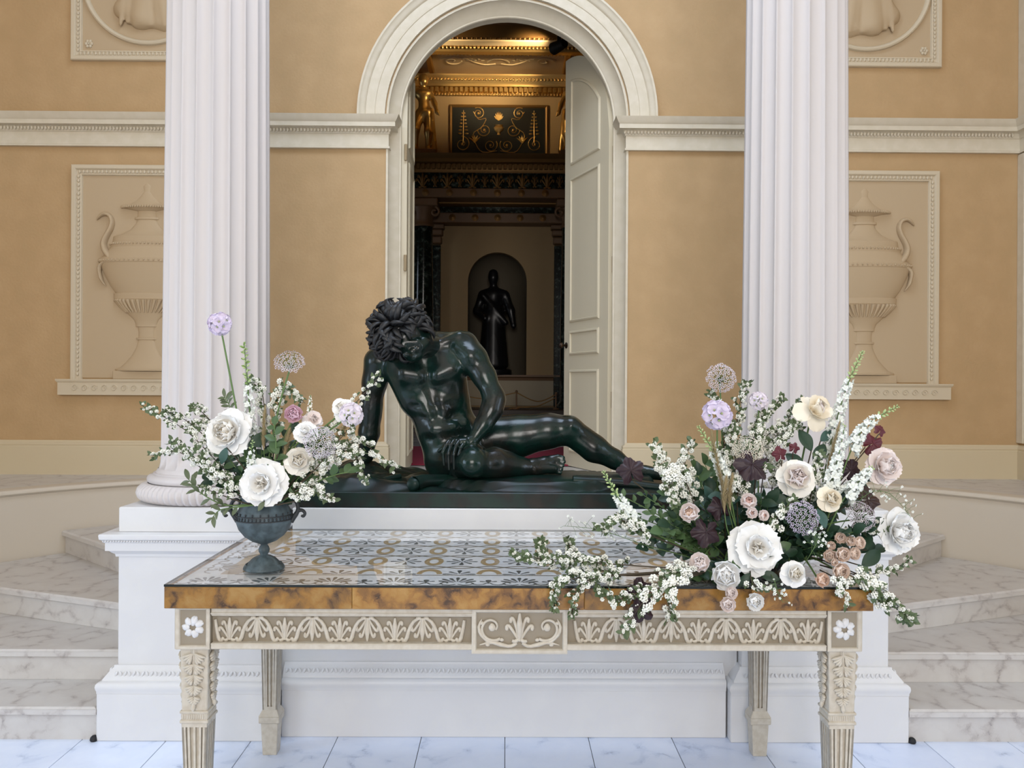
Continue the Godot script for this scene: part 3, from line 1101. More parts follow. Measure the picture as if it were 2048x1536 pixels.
func build_far_room() -> void:
	M.far_wall = mat(hexc("a98f68"), 0.7)
	M.far_dado = mat(hexc("b5a88f"), 0.7)
	M.far_brown = mat(hexc("7a5c40"), 0.5)
	M.far_dark = mat(hexc("3a2c22"), 0.5)
	M.verde = tmat(ntex(noise(0.02, 91, false, 5, 30.0), 512, [hexc("0f1715"), hexc("18221e"), hexc("3a4640"), hexc("6b736c")], [0.3, 0.55, 0.72, 0.9]), 0.9, 0.15)
	M.gold = mat(hexc("d0ac6c"), 0.34, 0.9)
	M.dull_gold = mat(hexc("8d6a3c"), 0.45, 0.6)
	M.far_panel = mat(hexc("161b1a"), 0.5)
	M.far_ceiling = mat(hexc("cdb894"), 0.7)
	M.far_floor = tmat(ntex(noise(0.01, 95, false, 5, 30.0), 512, [hexc("7d7c7a"), hexc("a3a19d"), hexc("c0beba")], [0.3, 0.5, 0.75]), 0.7, 0.3)
	var xc: float = -0.15
	var zw: float = -13.5
	# shell
	var b := MB.new()
	b.box(Vector3(0, 0.745, -10.35), Vector3(12.3, 0.25, 7.1))
	struct("floor_far_room", b, M.far_floor)
	b = MB.new()
	b.box(Vector3(0, 6.75, -10.35), Vector3(12.3, 0.3, 7.1))
	var ceil := struct("ceiling_far_room", b, M.far_ceiling)
	for s in [-1, 1]:
		b = MB.new()
		if s < 0:
			for seg in [[-13.8, -11.1, 0.8, 6.6], [-9.7, -6.8, 0.8, 6.6], [-11.1, -9.7, 0.8, 1.8], [-11.1, -9.7, 4.2, 6.6]]:
				b.box(Vector3(-6.05, (seg[2] + seg[3]) * 0.5, (seg[0] + seg[1]) * 0.5), Vector3(0.3, seg[3] - seg[2], seg[1] - seg[0]))
		else:
			b.box(Vector3(6.05, 3.7, -10.3), Vector3(0.3, 5.8, 7.0))
		b.box(Vector3(s * 5.15, 3.3, -6.5), Vector3(2.1, 6.6, 0.6))
		struct("wall_far_left" if s < 0 else "wall_far_right", b, M.far_wall)
	b = MB.new()
	var nr: float = 0.48
	var sill: float = hy(750, 13.5)
	var spring: float = hy(505, 13.5) - nr
	var o := PackedVector2Array([Vector2(-6.2, 0.8), Vector2(-6.2, 6.65), Vector2(6.2, 6.65), Vector2(6.2, 0.8), Vector2(xc + 0.001, 0.8), Vector2(xc + 0.001, sill), Vector2(xc + nr, sill), Vector2(xc + nr, spring)])
	for q in arc2(xc, spring, nr, 0, PI, 24):
		o.append(q)
	o.append_array([Vector2(xc - nr, sill), Vector2(xc - 0.001, sill), Vector2(xc - 0.001, 0.8)])
	b.extrude(o, zw - 0.15, zw)
	var wallb := b
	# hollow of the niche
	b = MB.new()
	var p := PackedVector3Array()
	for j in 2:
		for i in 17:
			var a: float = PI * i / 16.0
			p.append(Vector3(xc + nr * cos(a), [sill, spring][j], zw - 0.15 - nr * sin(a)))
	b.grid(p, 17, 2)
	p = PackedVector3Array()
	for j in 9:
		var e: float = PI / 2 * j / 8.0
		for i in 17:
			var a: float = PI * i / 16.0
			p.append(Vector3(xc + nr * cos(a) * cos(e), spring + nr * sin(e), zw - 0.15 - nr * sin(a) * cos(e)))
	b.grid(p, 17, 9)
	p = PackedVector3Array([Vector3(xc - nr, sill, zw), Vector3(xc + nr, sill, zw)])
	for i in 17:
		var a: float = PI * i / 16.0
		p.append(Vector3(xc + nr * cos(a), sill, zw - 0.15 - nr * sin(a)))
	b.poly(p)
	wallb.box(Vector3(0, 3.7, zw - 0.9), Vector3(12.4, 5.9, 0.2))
	part("niche", b.mesh(), mat(hexc("6d6454"), 0.8), struct("wall_far_back", wallb, M.far_wall))  # niche greyer than the wall, with its shade darkened into the colour
	# dado, sill moulding, dark step along the wall
	var zc: float = zw + 0.02
	b = MB.new()
	b.box(Vector3(xc, (sill - 0.06 + 1.2) * 0.5, zw + 0.02), Vector3(2.3, sill - 0.06 - 1.2, 0.04))
	struct("trim_7", b, M.far_dado)
	b = MB.new()
	b.mould([Vector2(0, sill - 0.09), Vector2(0.05, sill - 0.09), Vector2(0.06, sill - 0.05), Vector2(0.1, sill - 0.03), Vector2(0.1, sill), Vector2(0, sill)], [Vector3(-6, 0, zw), Vector3(6, 0, zw)], Vector3.UP)
	struct("trim_8", b, M.far_brown)
	b = MB.new()
	b.box(Vector3(xc, 1.02, zw + 0.6), Vector3(9.0, 0.3, 1.2), 0.01)
	struct("trim_9", b, M.far_dark)
	# entablatures
	var dent := MB.new()
	dent.box(Vector3.ZERO, Vector3(0.05, 0.08, 0.06), 0.004)
	var dm := dent.mesh()
	var disc := MB.new()
	disc.xf = Transform3D(Basis(Vector3.RIGHT, PI / 2), Vector3.ZERO)
	disc.lathe([Vector2(0.055, 0.0), Vector2(0.055, 0.012), Vector2(0.03, 0.02), Vector2(0.02, 0.026), Vector2(0.0, 0.028)], 12)
	var discm := disc.mesh()
	var pal := MB.new()
	palmette(pal, 3.0, 1.0)
	var palm := pal.mesh()
	var dA: float = 12.75
	b = MB.new()
	b.box(Vector3(xc, (4.117 + 4.276) * 0.5, zw + 0.15), Vector3(4.4, 0.16, 0.3), 0.01)
	var t4 := struct("trim_10", b, M.far_brown)
	for k in range(-3, 4):
		part("disc", discm, M.dull_gold, t4, Transform3D(Basis.IDENTITY, Vector3(xc + k * 0.36, 4.197, zw + 0.3)))
	b = MB.new()
	b.box(Vector3(xc, 4.345, zw + 0.14), Vector3(4.4, 0.138, 0.28))
	struct("trim_11", b, M.verde)
	b = MB.new()
	b.mould([Vector2(0, 4.37), Vector2(0.3, 4.37), Vector2(0.36, 4.385), Vector2(0.4, 4.4), Vector2(0.4, 4.42), Vector2(0, 4.425)], [Vector3(-6, 0, zw), Vector3(6, 0, zw)], Vector3.UP)
	struct("trim_12", b, M.dull_gold)
	b = MB.new()
	b.box(Vector3(xc, 4.496, zw + 0.36), Vector3(9, 0.144, 0.72), 0.01)
	var ta := struct("trim_13", b, M.far_brown)
	for k in range(-4, 5):
		part("disc", discm, M.dull_gold, ta, Transform3D(Basis.IDENTITY, Vector3(xc + k * 0.37, 4.496, zw + 0.72)))
	b = MB.new()
	b.box(Vector3(xc, 4.688, zw + 0.35), Vector3(9, 0.24, 0.7))
	var tf := struct("trim_14", b, M.verde)
	for k in range(-4, 5):
		part("palmette", palm, M.dull_gold, tf, Transform3D(Basis.IDENTITY, Vector3(xc + k * 0.385, 4.688, zw + 0.7)))
		part("sprig", palm, M.dull_gold, tf, Transform3D(Basis.from_scale(Vector3(0.5, 0.85, 0.8)), Vector3(xc + (k + 0.5) * 0.385, 4.688, zw + 0.7)))
	b = MB.new()
	b.mould([Vector2(0, 4.807), Vector2(0.72, 4.807), Vector2(0.74, 4.85), Vector2(0.74, 4.93), Vector2(0.86, 4.94), Vector2(0.86, 4.99), Vector2(0.9, 5.02), Vector2(0.93, 5.055), Vector2(0, 5.07)], [Vector3(-6, 0, zw), Vector3(6, 0, zw)], Vector3.UP)
	var tc := struct("trim_15", b, M.dull_gold)
	far_row(tc, dm, M.dull_gold, Vector3(xc - 2.2, 4.89, zw + 0.76), Vector3(xc + 2.2, 4.89, zw + 0.76), 56)
	# attic wall with framed panel, top cornice
	b = MB.new()
	b.box(Vector3(0, 5.61, zw + 0.1), Vector3(12, 1.16, 0.2))
	struct("trim_16", b, M.far_wall)
	b = MB.new()
	b.mould([Vector2(0, 6.17), Vector2(0.22, 6.17), Vector2(0.23, 6.2), Vector2(0.23, 6.29), Vector2(0.28, 6.3), Vector2(0.29, 6.34), Vector2(0.31, 6.37), Vector2(0.32, 6.41), Vector2(0.34, 6.44), Vector2(0.35, 6.47), Vector2(0, 6.48)], [Vector3(-6, 0, zw), Vector3(6, 0, zw)], Vector3.UP)
	var tt := struct("trim_17", b, M.gold)
	far_row(tt, dm, M.gold, Vector3(xc - 2.2, 6.25, zw + 0.255), Vector3(xc + 2.2, 6.25, zw + 0.255), 56)
	var gb := MB.new()
	gb.blob(Vector3.ZERO, Vector3(0.02, 0.025, 0.02), 6, 4)
	var gbm := gb.mesh()
	far_row(tt, gbm, M.gold, Vector3(xc - 2.2, 6.39, zw + 0.33), Vector3(xc + 2.2, 6.39, zw + 0.33), 80)
	far_row(tt, gbm, M.gold, Vector3(xc - 2.2, 6.185, zw + 0.235), Vector3(xc + 2.2, 6.185, zw + 0.235), 90)
	# ceiling: gilt bars and relief panels
	var bars := MB.new()
	bars.mould([Vector2(-0.22, 6.6), Vector2(-0.22, 6.5), Vector2(-0.15, 6.46), Vector2(-0.1, 6.46), Vector2(-0.06, 6.42), Vector2(0.06, 6.42), Vector2(0.1, 6.46), Vector2(0.2, 6.5), Vector2(0.2, 6.6)], [Vector3(-6, 0, -12.2), Vector3(6, 0, -12.2)], Vector3.UP)
	part("gilt_bar", bars.mesh(), M.gold, ceil, Transform3D.IDENTITY)
	far_row(ceil, gbm, M.gold, Vector3(-2, 6.455, -12.08), Vector3(2, 6.455, -12.08), 70)
	far_row(ceil, gbm, M.gold, Vector3(-2, 6.46, -12.33), Vector3(2, 6.46, -12.33), 70)
	for x in [-1.22, 0.92]:
		bars = MB.new()
		bars.box(Vector3(x, 6.56, -12.85), Vector3(0.1, 0.08, 0.9), 0.02)
		part("gilt_bar", bars.mesh(), M.gold, ceil)
	bars = MB.new()
	bars.box(Vector3(0, 6.5, -11.9), Vector3(11.9, 0.12, 0.2), 0.02)
	part("beam", bars.mesh(), M.far_ceiling, ceil)
	bars = MB.new()
	bars.mould([Vector2(-0.05, 6.6), Vector2(-0.05, 6.45), Vector2(0.0, 6.42), Vector2(0.08, 6.42), Vector2(0.12, 6.6)], [Vector3(-6, 0, -11.72), Vector3(6, 0, -11.72)], Vector3.UP)
	part("gilt_bar", bars.mesh(), M.dull_gold, ceil)
	far_row(ceil, gbm, M.dull_gold, Vector3(-2, 6.42, -11.66), Vector3(2, 6.42, -11.66), 60)
	bars = MB.new()
	bars.xf = Transform3D(Basis(Vector3.RIGHT, -PI / 2 + PI), Vector3(xc, 6.595, -12.95))
	for s in [-1, 1]:
		bars.tube(v3(spiral(s * 0.72, 0.0, 0.15, 0.03, 0.0, s * 7.0, 18), 0.0), [0.012], 5)
		bars.tube(v3(curve([Vector2(s * 0.04, -0.1), Vector2(s * 0.22, -0.14), Vector2(s * 0.4, -0.02), Vector2(s * 0.5, 0.1), Vector2(s * 0.72, 0.15), Vector2(s * 0.9, 0.05)], 14), 0.0), [0.012], 5)
		for k in 6:
			bars.blob(Vector3(s * (0.24 + 0.06 * k), 0.03 + 0.05 * (k % 2), 0), Vector3(0.03, 0.014, 0.012), 6, 4)
	bars.tube(v3(arc2(0, -0.08, 0.17, 0.2, PI - 0.2, 12)), [0.016], 5)
	part("ceiling_scroll", bars.mesh(), M.far_ceiling, ceil)
	bars = MB.new()
	bars.xf = Transform3D(Basis(Vector3.RIGHT, PI / 2), Vector3(xc, 6.572, -11.2))
	for s in [-1, 1]:
		for k in 3:
			bars.tube(v3(spiral(s * (0.3 + k * 0.36), 0.05 * (k % 2), 0.16, 0.03, k, k + s * 7.5, 18)), [0.022], 5)
			for l in 5:
				bars.blob(Vector3(s * (0.15 + k * 0.36 + 0.04 * l), -0.14 + 0.06 * (l % 3), 0), Vector3(0.05, 0.025, 0.03), 6, 4)
	for k in 7:
		bars.blob(Vector3(0.14 * cos(k * 0.9), 0.12 * sin(k * 0.9), 0), Vector3(0.06, 0.06, 0.035), 7, 5)
	part("ceiling_relief", bars.mesh(), M.far_panel, ceil)
	bars = MB.new()
	bars.box(Vector3(0, 6.59, -10.3), Vector3(11.8, 0.02, 3.1))
	part("dark_coffer", bars.mesh(), M.far_brown, ceil)

	# framed scroll panel
	var t := thing("scroll_panel", "dark wall panel with gilded scrollwork and urn in a gold frame, high through the doorway", "panel", Vector3(xc + 0.01, hy(262, 13.3), zw + 0.2))
	b = MB.new()
	b.box(Vector3(0, 0, 0.01), Vector3(1.52, 0.74, 0.02))
	part("field", b.mesh(), M.far_panel, t)
	b = MB.new()
	b.mould([Vector2(0, 0), Vector2(0, 0.03), Vector2(-0.02, 0.04), Vector2(-0.04, 0.03), Vector2(-0.05, 0.012), Vector2(-0.05, 0)], [Vector3(-0.79, -0.41, 0), Vector3(0.79, -0.41, 0), Vector3(0.79, 0.41, 0), Vector3(-0.79, 0.41, 0)], Vector3.BACK, true)
	part("frame", b.mesh(), M.dull_gold, t)
	var u: float = 0.00272
	b = MB.new()
	b.lathe([Vector2(0.0, -0.07), Vector2(0.03, -0.07), Vector2(0.02, -0.04), Vector2(0.07, 0.0), Vector2(0.085, 0.04), Vector2(0.07, 0.06), Vector2(0.05, 0.07), Vector2(0.07, 0.09), Vector2(0.0, 0.1)], 12)
	for k in 7:
		var a: float = deg_to_rad(30 + k * 20)
		b.tube([Vector3(0, 0.16, 0.01), Vector3(cos(a) * 0.05, 0.16 + sin(a) * 0.07, 0.02), Vector3(cos(a) * 0.08, 0.16 + sin(a) * 0.14, 0.01)], [0.008, 0.016, 0.006], 5)
	part("urn", b.mesh(), M.gold, t, Transform3D(Basis.from_scale(Vector3(1, 1, 0.35)), Vector3(0, 0, 0.02)))
	for s in [-1, 1]:
		for q in [[120, 100, 36, 1.0, 1], [85, 2, 40, 0.0, -1], [48, -88, 42, 2.5, 1], [215, -82, 46, 1.5, 1], [-215, 400, 0, 0, 0]]:
			if q[2] == 0:
				continue
			b = MB.new()
			b.tube(v3(spiral(s * q[0] * u, q[1] * u, q[2] * u, 0.03, q[3] if s > 0 else PI - q[3], (q[3] + q[4] * 9.0) if s > 0 else PI - q[3] - q[4] * 9.0, 26), 0.024), ramp(0.009, 0.005, 26), 5)
			b.blob(Vector3(s * q[0] * u, q[1] * u, 0.024), Vector3(0.022, 0.022, 0.012), 7, 5)
			part("scroll", b.mesh(), M.gold, t)
		b = MB.new()
		b.tube(v3(curve([Vector2(s * 210 * u, -75 * u), Vector2(s * 209 * u, 20 * u), Vector2(s * 208 * u, 118 * u)], 10), 0.024), ramp(0.012, 0.005, 10), 5)
		for k in 7:
			for e in [-1, 1]:
				b.blob(Vector3((s * 209 + e * (20 - k * 2.2)) * u, (-20 + k * 20) * u, 0.026), Vector3(0.034 - k * 0.003, 0.014, 0.012), 6, 4)
		part("candelabrum", b.mesh(), M.gold, t)
		b = MB.new()
		b.tube(v3(curve([Vector2(s * 10 * u, -120 * u), Vector2(s * 95 * u, -128 * u), Vector2(s * 135 * u, -80 * u), Vector2(s * 150 * u, -20 * u), Vector2(s * 100 * u, 20 * u), Vector2(s * 75 * u, 70 * u), Vector2(s * 118 * u, 65 * u), Vector2(s * 150 * u, 110 * u)], 22), 0.022), [0.007], 5)
		for k in 5:
			var a: float = deg_to_rad(50 + k * 22)
			b.tube([Vector3(s * 140 * u, -75 * u, 0.024), Vector3((s * 140 + cos(a) * 25) * u, (-75 + sin(a) * 30) * u, 0.03), Vector3((s * 140 + cos(a) * 48) * u, (-75 + sin(a) * 46) * u, 0.024)], [0.008, 0.014, 0.004], 5)
		part("leaf_spray", b.mesh(), M.gold, t)
	# green marble columns and pilasters
	for s in [-1, 1]:
		var side: String = "left" if s < 0 else "right"
		var c := thing("marble_column", "dark green marble column beside the far niche, %s" % ("near the left door jamb" if s < 0 else "mostly hidden by the open door leaf"), "column", Vector3(xc + s * 1.16, 1.17, zw + 0.5), "green marble columns in the far room")
		b = MB.new()
		b.lathe([Vector2(0.2, 0.0), Vector2(0.22, 0.03), Vector2(0.2, 0.07), Vector2(0.175, 0.09), Vector2(0.165, 0.12), Vector2(0.165, 1.2), Vector2(0.145, 2.84)], 32)
		part("shaft", b.mesh(), M.verde, c)
		b = MB.new()
		b.lathe([Vector2(0.15, 2.83), Vector2(0.17, 2.86), Vector2(0.15, 2.89), Vector2(0.15, 2.95), Vector2(0.19, 3.08), Vector2(0.21, 3.13)], 24)
		b.box(Vector3(0, 3.185, 0), Vector3(0.48, 0.12, 0.48), 0.015)
		for e in [-1, 1]:
			b.tube(v3(spiral(e * 0.19, 3.04, 0.08, 0.02, 1.5, 1.5 - e * 7.0, 16), 0.16), ramp(0.024, 0.014, 16), 6)
		part("capital", b.mesh(), M.far_brown, c)
		var pl := thing("marble_pilaster", "flat dark green marble pilaster against the far wall, %s of the niche" % side, "pilaster", Vector3(xc + s * 1.0, 1.17, zw), "green pilasters in the far room")
		b = MB.new()
		b.box(Vector3(0, 1.32, 0.05), Vector3(0.16, 2.6, 0.1), 0.006)
		part("shaft", b.mesh(), M.verde, pl)
		b = MB.new()
		b.box(Vector3(0, 2.7, 0.07), Vector3(0.2, 0.12, 0.14), 0.02)
		b.box(Vector3(0, 2.82, 0.08), Vector3(0.24, 0.1, 0.16), 0.02)
		b.box(Vector3(0, 2.91, 0.09), Vector3(0.28, 0.07, 0.18), 0.01)
		part("capital", b.mesh(), M.far_brown, pl)
		# gilded figure on the entablature
		var ps := thing("gilded_figure", "gilded standing figure on the far cornice, %s" % ("left of the scroll panel" if s < 0 else "half hidden behind the door leaf"), "statue", Vector3(xc + s * 1.17, 5.06, zw + 0.62), "gilded figures on the far cornice")
		b = MB.new()
		b.box(Vector3(0, 0.05, 0), Vector3(0.42, 0.1, 0.3), 0.01)
		part("base", b.mesh(), M.far_brown, ps)
		var B := Body.new(Vector3(-0.34, 0.05, -0.22), Vector3(0.34, 1.36, 0.24), 0.016, 0.016)
		B.bone(Vector3(0.0, 0.98, 0), 0.085, Vector3(0.02, 0.82, 0), 0.075)
		B.bone(Vector3(-0.05, 0.99, 0), 0.08, Vector3(0.05, 0.99, 0), 0.08)
		B.bone(Vector3(0.02, 0.8, 0), 0.075, Vector3(0.03, 0.7, 0), 0.095)
		B.chain([Vector3(0.08, 0.69, 0), Vector3(0.09, 0.4, 0.02), Vector3(0.08, 0.14, -0.01)], [0.08, 0.055, 0.032])
		B.bone(Vector3(0.08, 0.13, 0.0), 0.03, Vector3(0.1, 0.12, 0.09), 0.022)
		B.chain([Vector3(-0.04, 0.68, 0), Vector3(-0.09, 0.41, 0.1), Vector3(-0.1, 0.15, 0.02)], [0.078, 0.055, 0.032])
		B.bone(Vector3(-0.1, 0.14, 0.03), 0.03, Vector3(-0.13, 0.12, 0.11), 0.022)
		B.bone(Vector3(0, 1.05, 0), 0.04, Vector3(0.01, 1.14, 0.01), 0.042)
		B.bone(Vector3(0.01, 1.18, 0.02), 0.07, Vector3(0.01, 1.23, 0.01), 0.072)
		B.chain([Vector3(-0.12, 1.02, 0), Vector3(-0.2, 1.16, 0.03), Vector3(-0.08, 1.27, 0.04)], [0.045, 0.036, 0.025])
		B.chain([Vector3(0.12, 1.0, 0), Vector3(0.19, 0.83, 0.04), Vector3(0.23, 0.68, 0.12)], [0.045, 0.036, 0.025])
		B.bone(Vector3(0.24, 0.66, 0.13), 0.03, Vector3(0.27, 0.62, 0.14), 0.014)
		B.bone(Vector3(0.14, 0.75, -0.04), 0.03, Vector3(0.18, 0.14, -0.06), 0.05)
		b = MB.new()
		b.xf = Transform3D(Basis.from_scale(Vector3(-s, 1, 1)), Vector3.ZERO)
		B.into(b)
		part("figure", b.mesh(), M.gold, ps)
	# dark robed statue in the niche
	t = thing("niche_statue", "almost black robed bronze statue standing in the shadowed niche of the far wall", "statue", Vector3(xc - 0.06, sill, zw - 0.14))
	b = MB.new()
	b.lathe([Vector2(0.0, 0.0), Vector2(0.3, 0.0), Vector2(0.3, 0.08), Vector2(0.27, 0.1), Vector2(0.0, 0.1)], 20)
	var bronze := mat(hexc("121316"), 0.35)
	part("base", b.mesh(), bronze, t)
	var N := Body.new(Vector3(-0.42, 0.02, -0.3), Vector3(0.42, 1.8, 0.3), 0.022, 0.022)
	N.bone(Vector3(0.0, 1.3, 0), 0.13, Vector3(0.0, 1.0, 0), 0.14)
	N.bone(Vector3(-0.1, 1.33, 0), 0.09, Vector3(0.1, 1.33, 0), 0.09)
	N.bone(Vector3(0, 1.0, 0), 0.15, Vector3(0.0, 0.2, 0), 0.22)
	N.bone(Vector3(0, 1.45, 0), 0.055, Vector3(-0.01, 1.52, 0.02), 0.055)
	N.bone(Vector3(-0.01, 1.6, 0.03), 0.085, Vector3(-0.01, 1.66, 0.02), 0.08)
	N.chain([Vector3(-0.19, 1.32, 0), Vector3(-0.27, 1.05, 0.03), Vector3(-0.14, 0.92, 0.16)], [0.07, 0.06, 0.04])
	N.chain([Vector3(0.19, 1.32, 0), Vector3(0.28, 1.06, 0.05), Vector3(0.33, 0.8, 0.1)], [0.07, 0.06, 0.045])
	for k in 9:
		var a: float = PI * (k + 0.5) / 9.0
		N.bone(Vector3(0.13 * cos(a), 1.1 - 0.1 * (k % 2), 0.13 * sin(a)), 0.025, Vector3(0.21 * cos(a), 0.16, 0.2 * sin(a)), 0.035)
	N.bone(Vector3(-0.18, 1.3, 0.1), 0.04, Vector3(0.2, 0.85, 0.16), 0.045)
	b = MB.new()
	N.into(b)
	part("figure", b.mesh(), bronze, t)
	# red carpet and rope barrier
	t = thing("red_carpet", "red carpet on the floor of the far room, glimpsed behind the bronze statue", "carpet", Vector3(0, 0.87, -7.85))
	b = MB.new()
	b.box(Vector3(0, 0.006, 0), Vector3(7.0, 0.012, 1.95), 0.003)
	part("pile", b.mesh(), mat(hexc("8a2338"), 0.95), t)
	t = thing("rope_barrier", "low thin rope barrier on slim posts in front of the far niche", "barrier", Vector3(0, 1.17, zw + 1.0))
	var dz: float = 12.5
	var tops := [P(905, 783, dz), P(1033, 783, dz), P(1112, 787, dz)]
	for q in tops:
		b = MB.new()
		var at := Vector3(q.x, 0, q.z - (zw + 1.0))
		b.tube([at, at + Vector3(0, q.y - 1.17, 0)], [0.012], 8)
		b.blob(at + Vector3(0, q.y - 1.17, 0), Vector3(0.022, 0.022, 0.022), 8, 6)
		b.xf = Transform3D(Basis.IDENTITY, at)
		b.lathe([Vector2(0.0, 0.0), Vector2(0.05, 0.0), Vector2(0.04, 0.02), Vector2(0.0, 0.025)], 12)
		part("post", b.mesh(), M.far_brown, t)
	var org := Vector3(0, 1.17, zw + 1.0)
	for q in [[905, 785, 965, 797, 1033, 785], [1033, 785, 1075, 803, 1112, 789], [905, 800, 965, 825, 1033, 815], [1033, 815, 1075, 812, 1112, 795]]:
		b = MB.new()
		b.tube(curve([P(q[0], q[1], dz) - org, P(q[2], q[3], dz) - org, P(q[4], q[5], dz) - org], 12), [0.009], 6)
		part("rope", b.mesh(), M.dull_gold, t)
	# spotlights that light the gilding
	for s in [-1, 1]:
		var at: Vector3 = P(1118, 92, 11.3) if s > 0 else Vector3(xc - 1.6, 6.2, -11.3)
		t = thing("spotlight_fitting", "dark spotlight fitting under the far ceiling, %s" % ("at the right edge of the arch" if s > 0 else "at the left end of the gilded beam"), "lamp", at, "spotlights in the far room")
		var aim: Vector3 = (Vector3(xc - s * 0.3, 6.6, -12.9) - at).normalized()
		var fb := Basis(aim.cross(Vector3.UP).normalized(), Vector3.UP, -aim).orthonormalized()
		b = MB.new()
		b.xf = Transform3D(fb * Basis(Vector3.RIGHT, -PI / 2), Vector3.ZERO)
		b.lathe([Vector2(0.0, -0.12), Vector2(0.06, -0.12), Vector2(0.075, 0.0), Vector2(0.085, 0.12), Vector2(0.07, 0.115), Vector2(0.065, 0.08)], 16)
		b.xf = Transform3D.IDENTITY
		b.box(Vector3(0, (6.56 - at.y) * 0.5, 0), Vector3(0.05, 6.56 - at.y, 0.05), 0.004)
		part("housing", b.mesh(), mat(hexc("1b1714"), 0.6), t)
		b = MB.new()
		b.xf = Transform3D(fb * Basis(Vector3.RIGHT, -PI / 2), Vector3.ZERO)
		b.lathe([Vector2(0.0, 0.085), Vector2(0.064, 0.082)], 16)
		var em := mat(hexc("fff0d0"), 0.5)
		em.emission_enabled = true
		em.emission = Color(1.0, 0.8, 0.5)
		em.emission_energy_multiplier = 3.0
		part("lens", b.mesh(), em, t)
		var l := SpotLight3D.new()
		l.name = numbered("spot_beam")
		l.light_color = Color(1.0, 0.88, 0.68)
		l.light_energy = 4.2
		l.spot_angle = 34.0
		l.spot_range = 20.0
		l.spot_attenuation = 2.0
		l.light_size = 0.06
		l.shadow_enabled = true
		add_child(l)
		l.look_at_from_position(at + aim * 0.13, at + aim, Vector3.UP)


func far_row(parent: Node3D, m: Mesh, mt: Material, a: Vector3, e: Vector3, n: int) -> void:
	leaf_row(parent, m, a, e, n, 0.0)
	(parent.get_child(parent.get_child_count() - 1) as MultiMeshInstance3D).material_override = mt


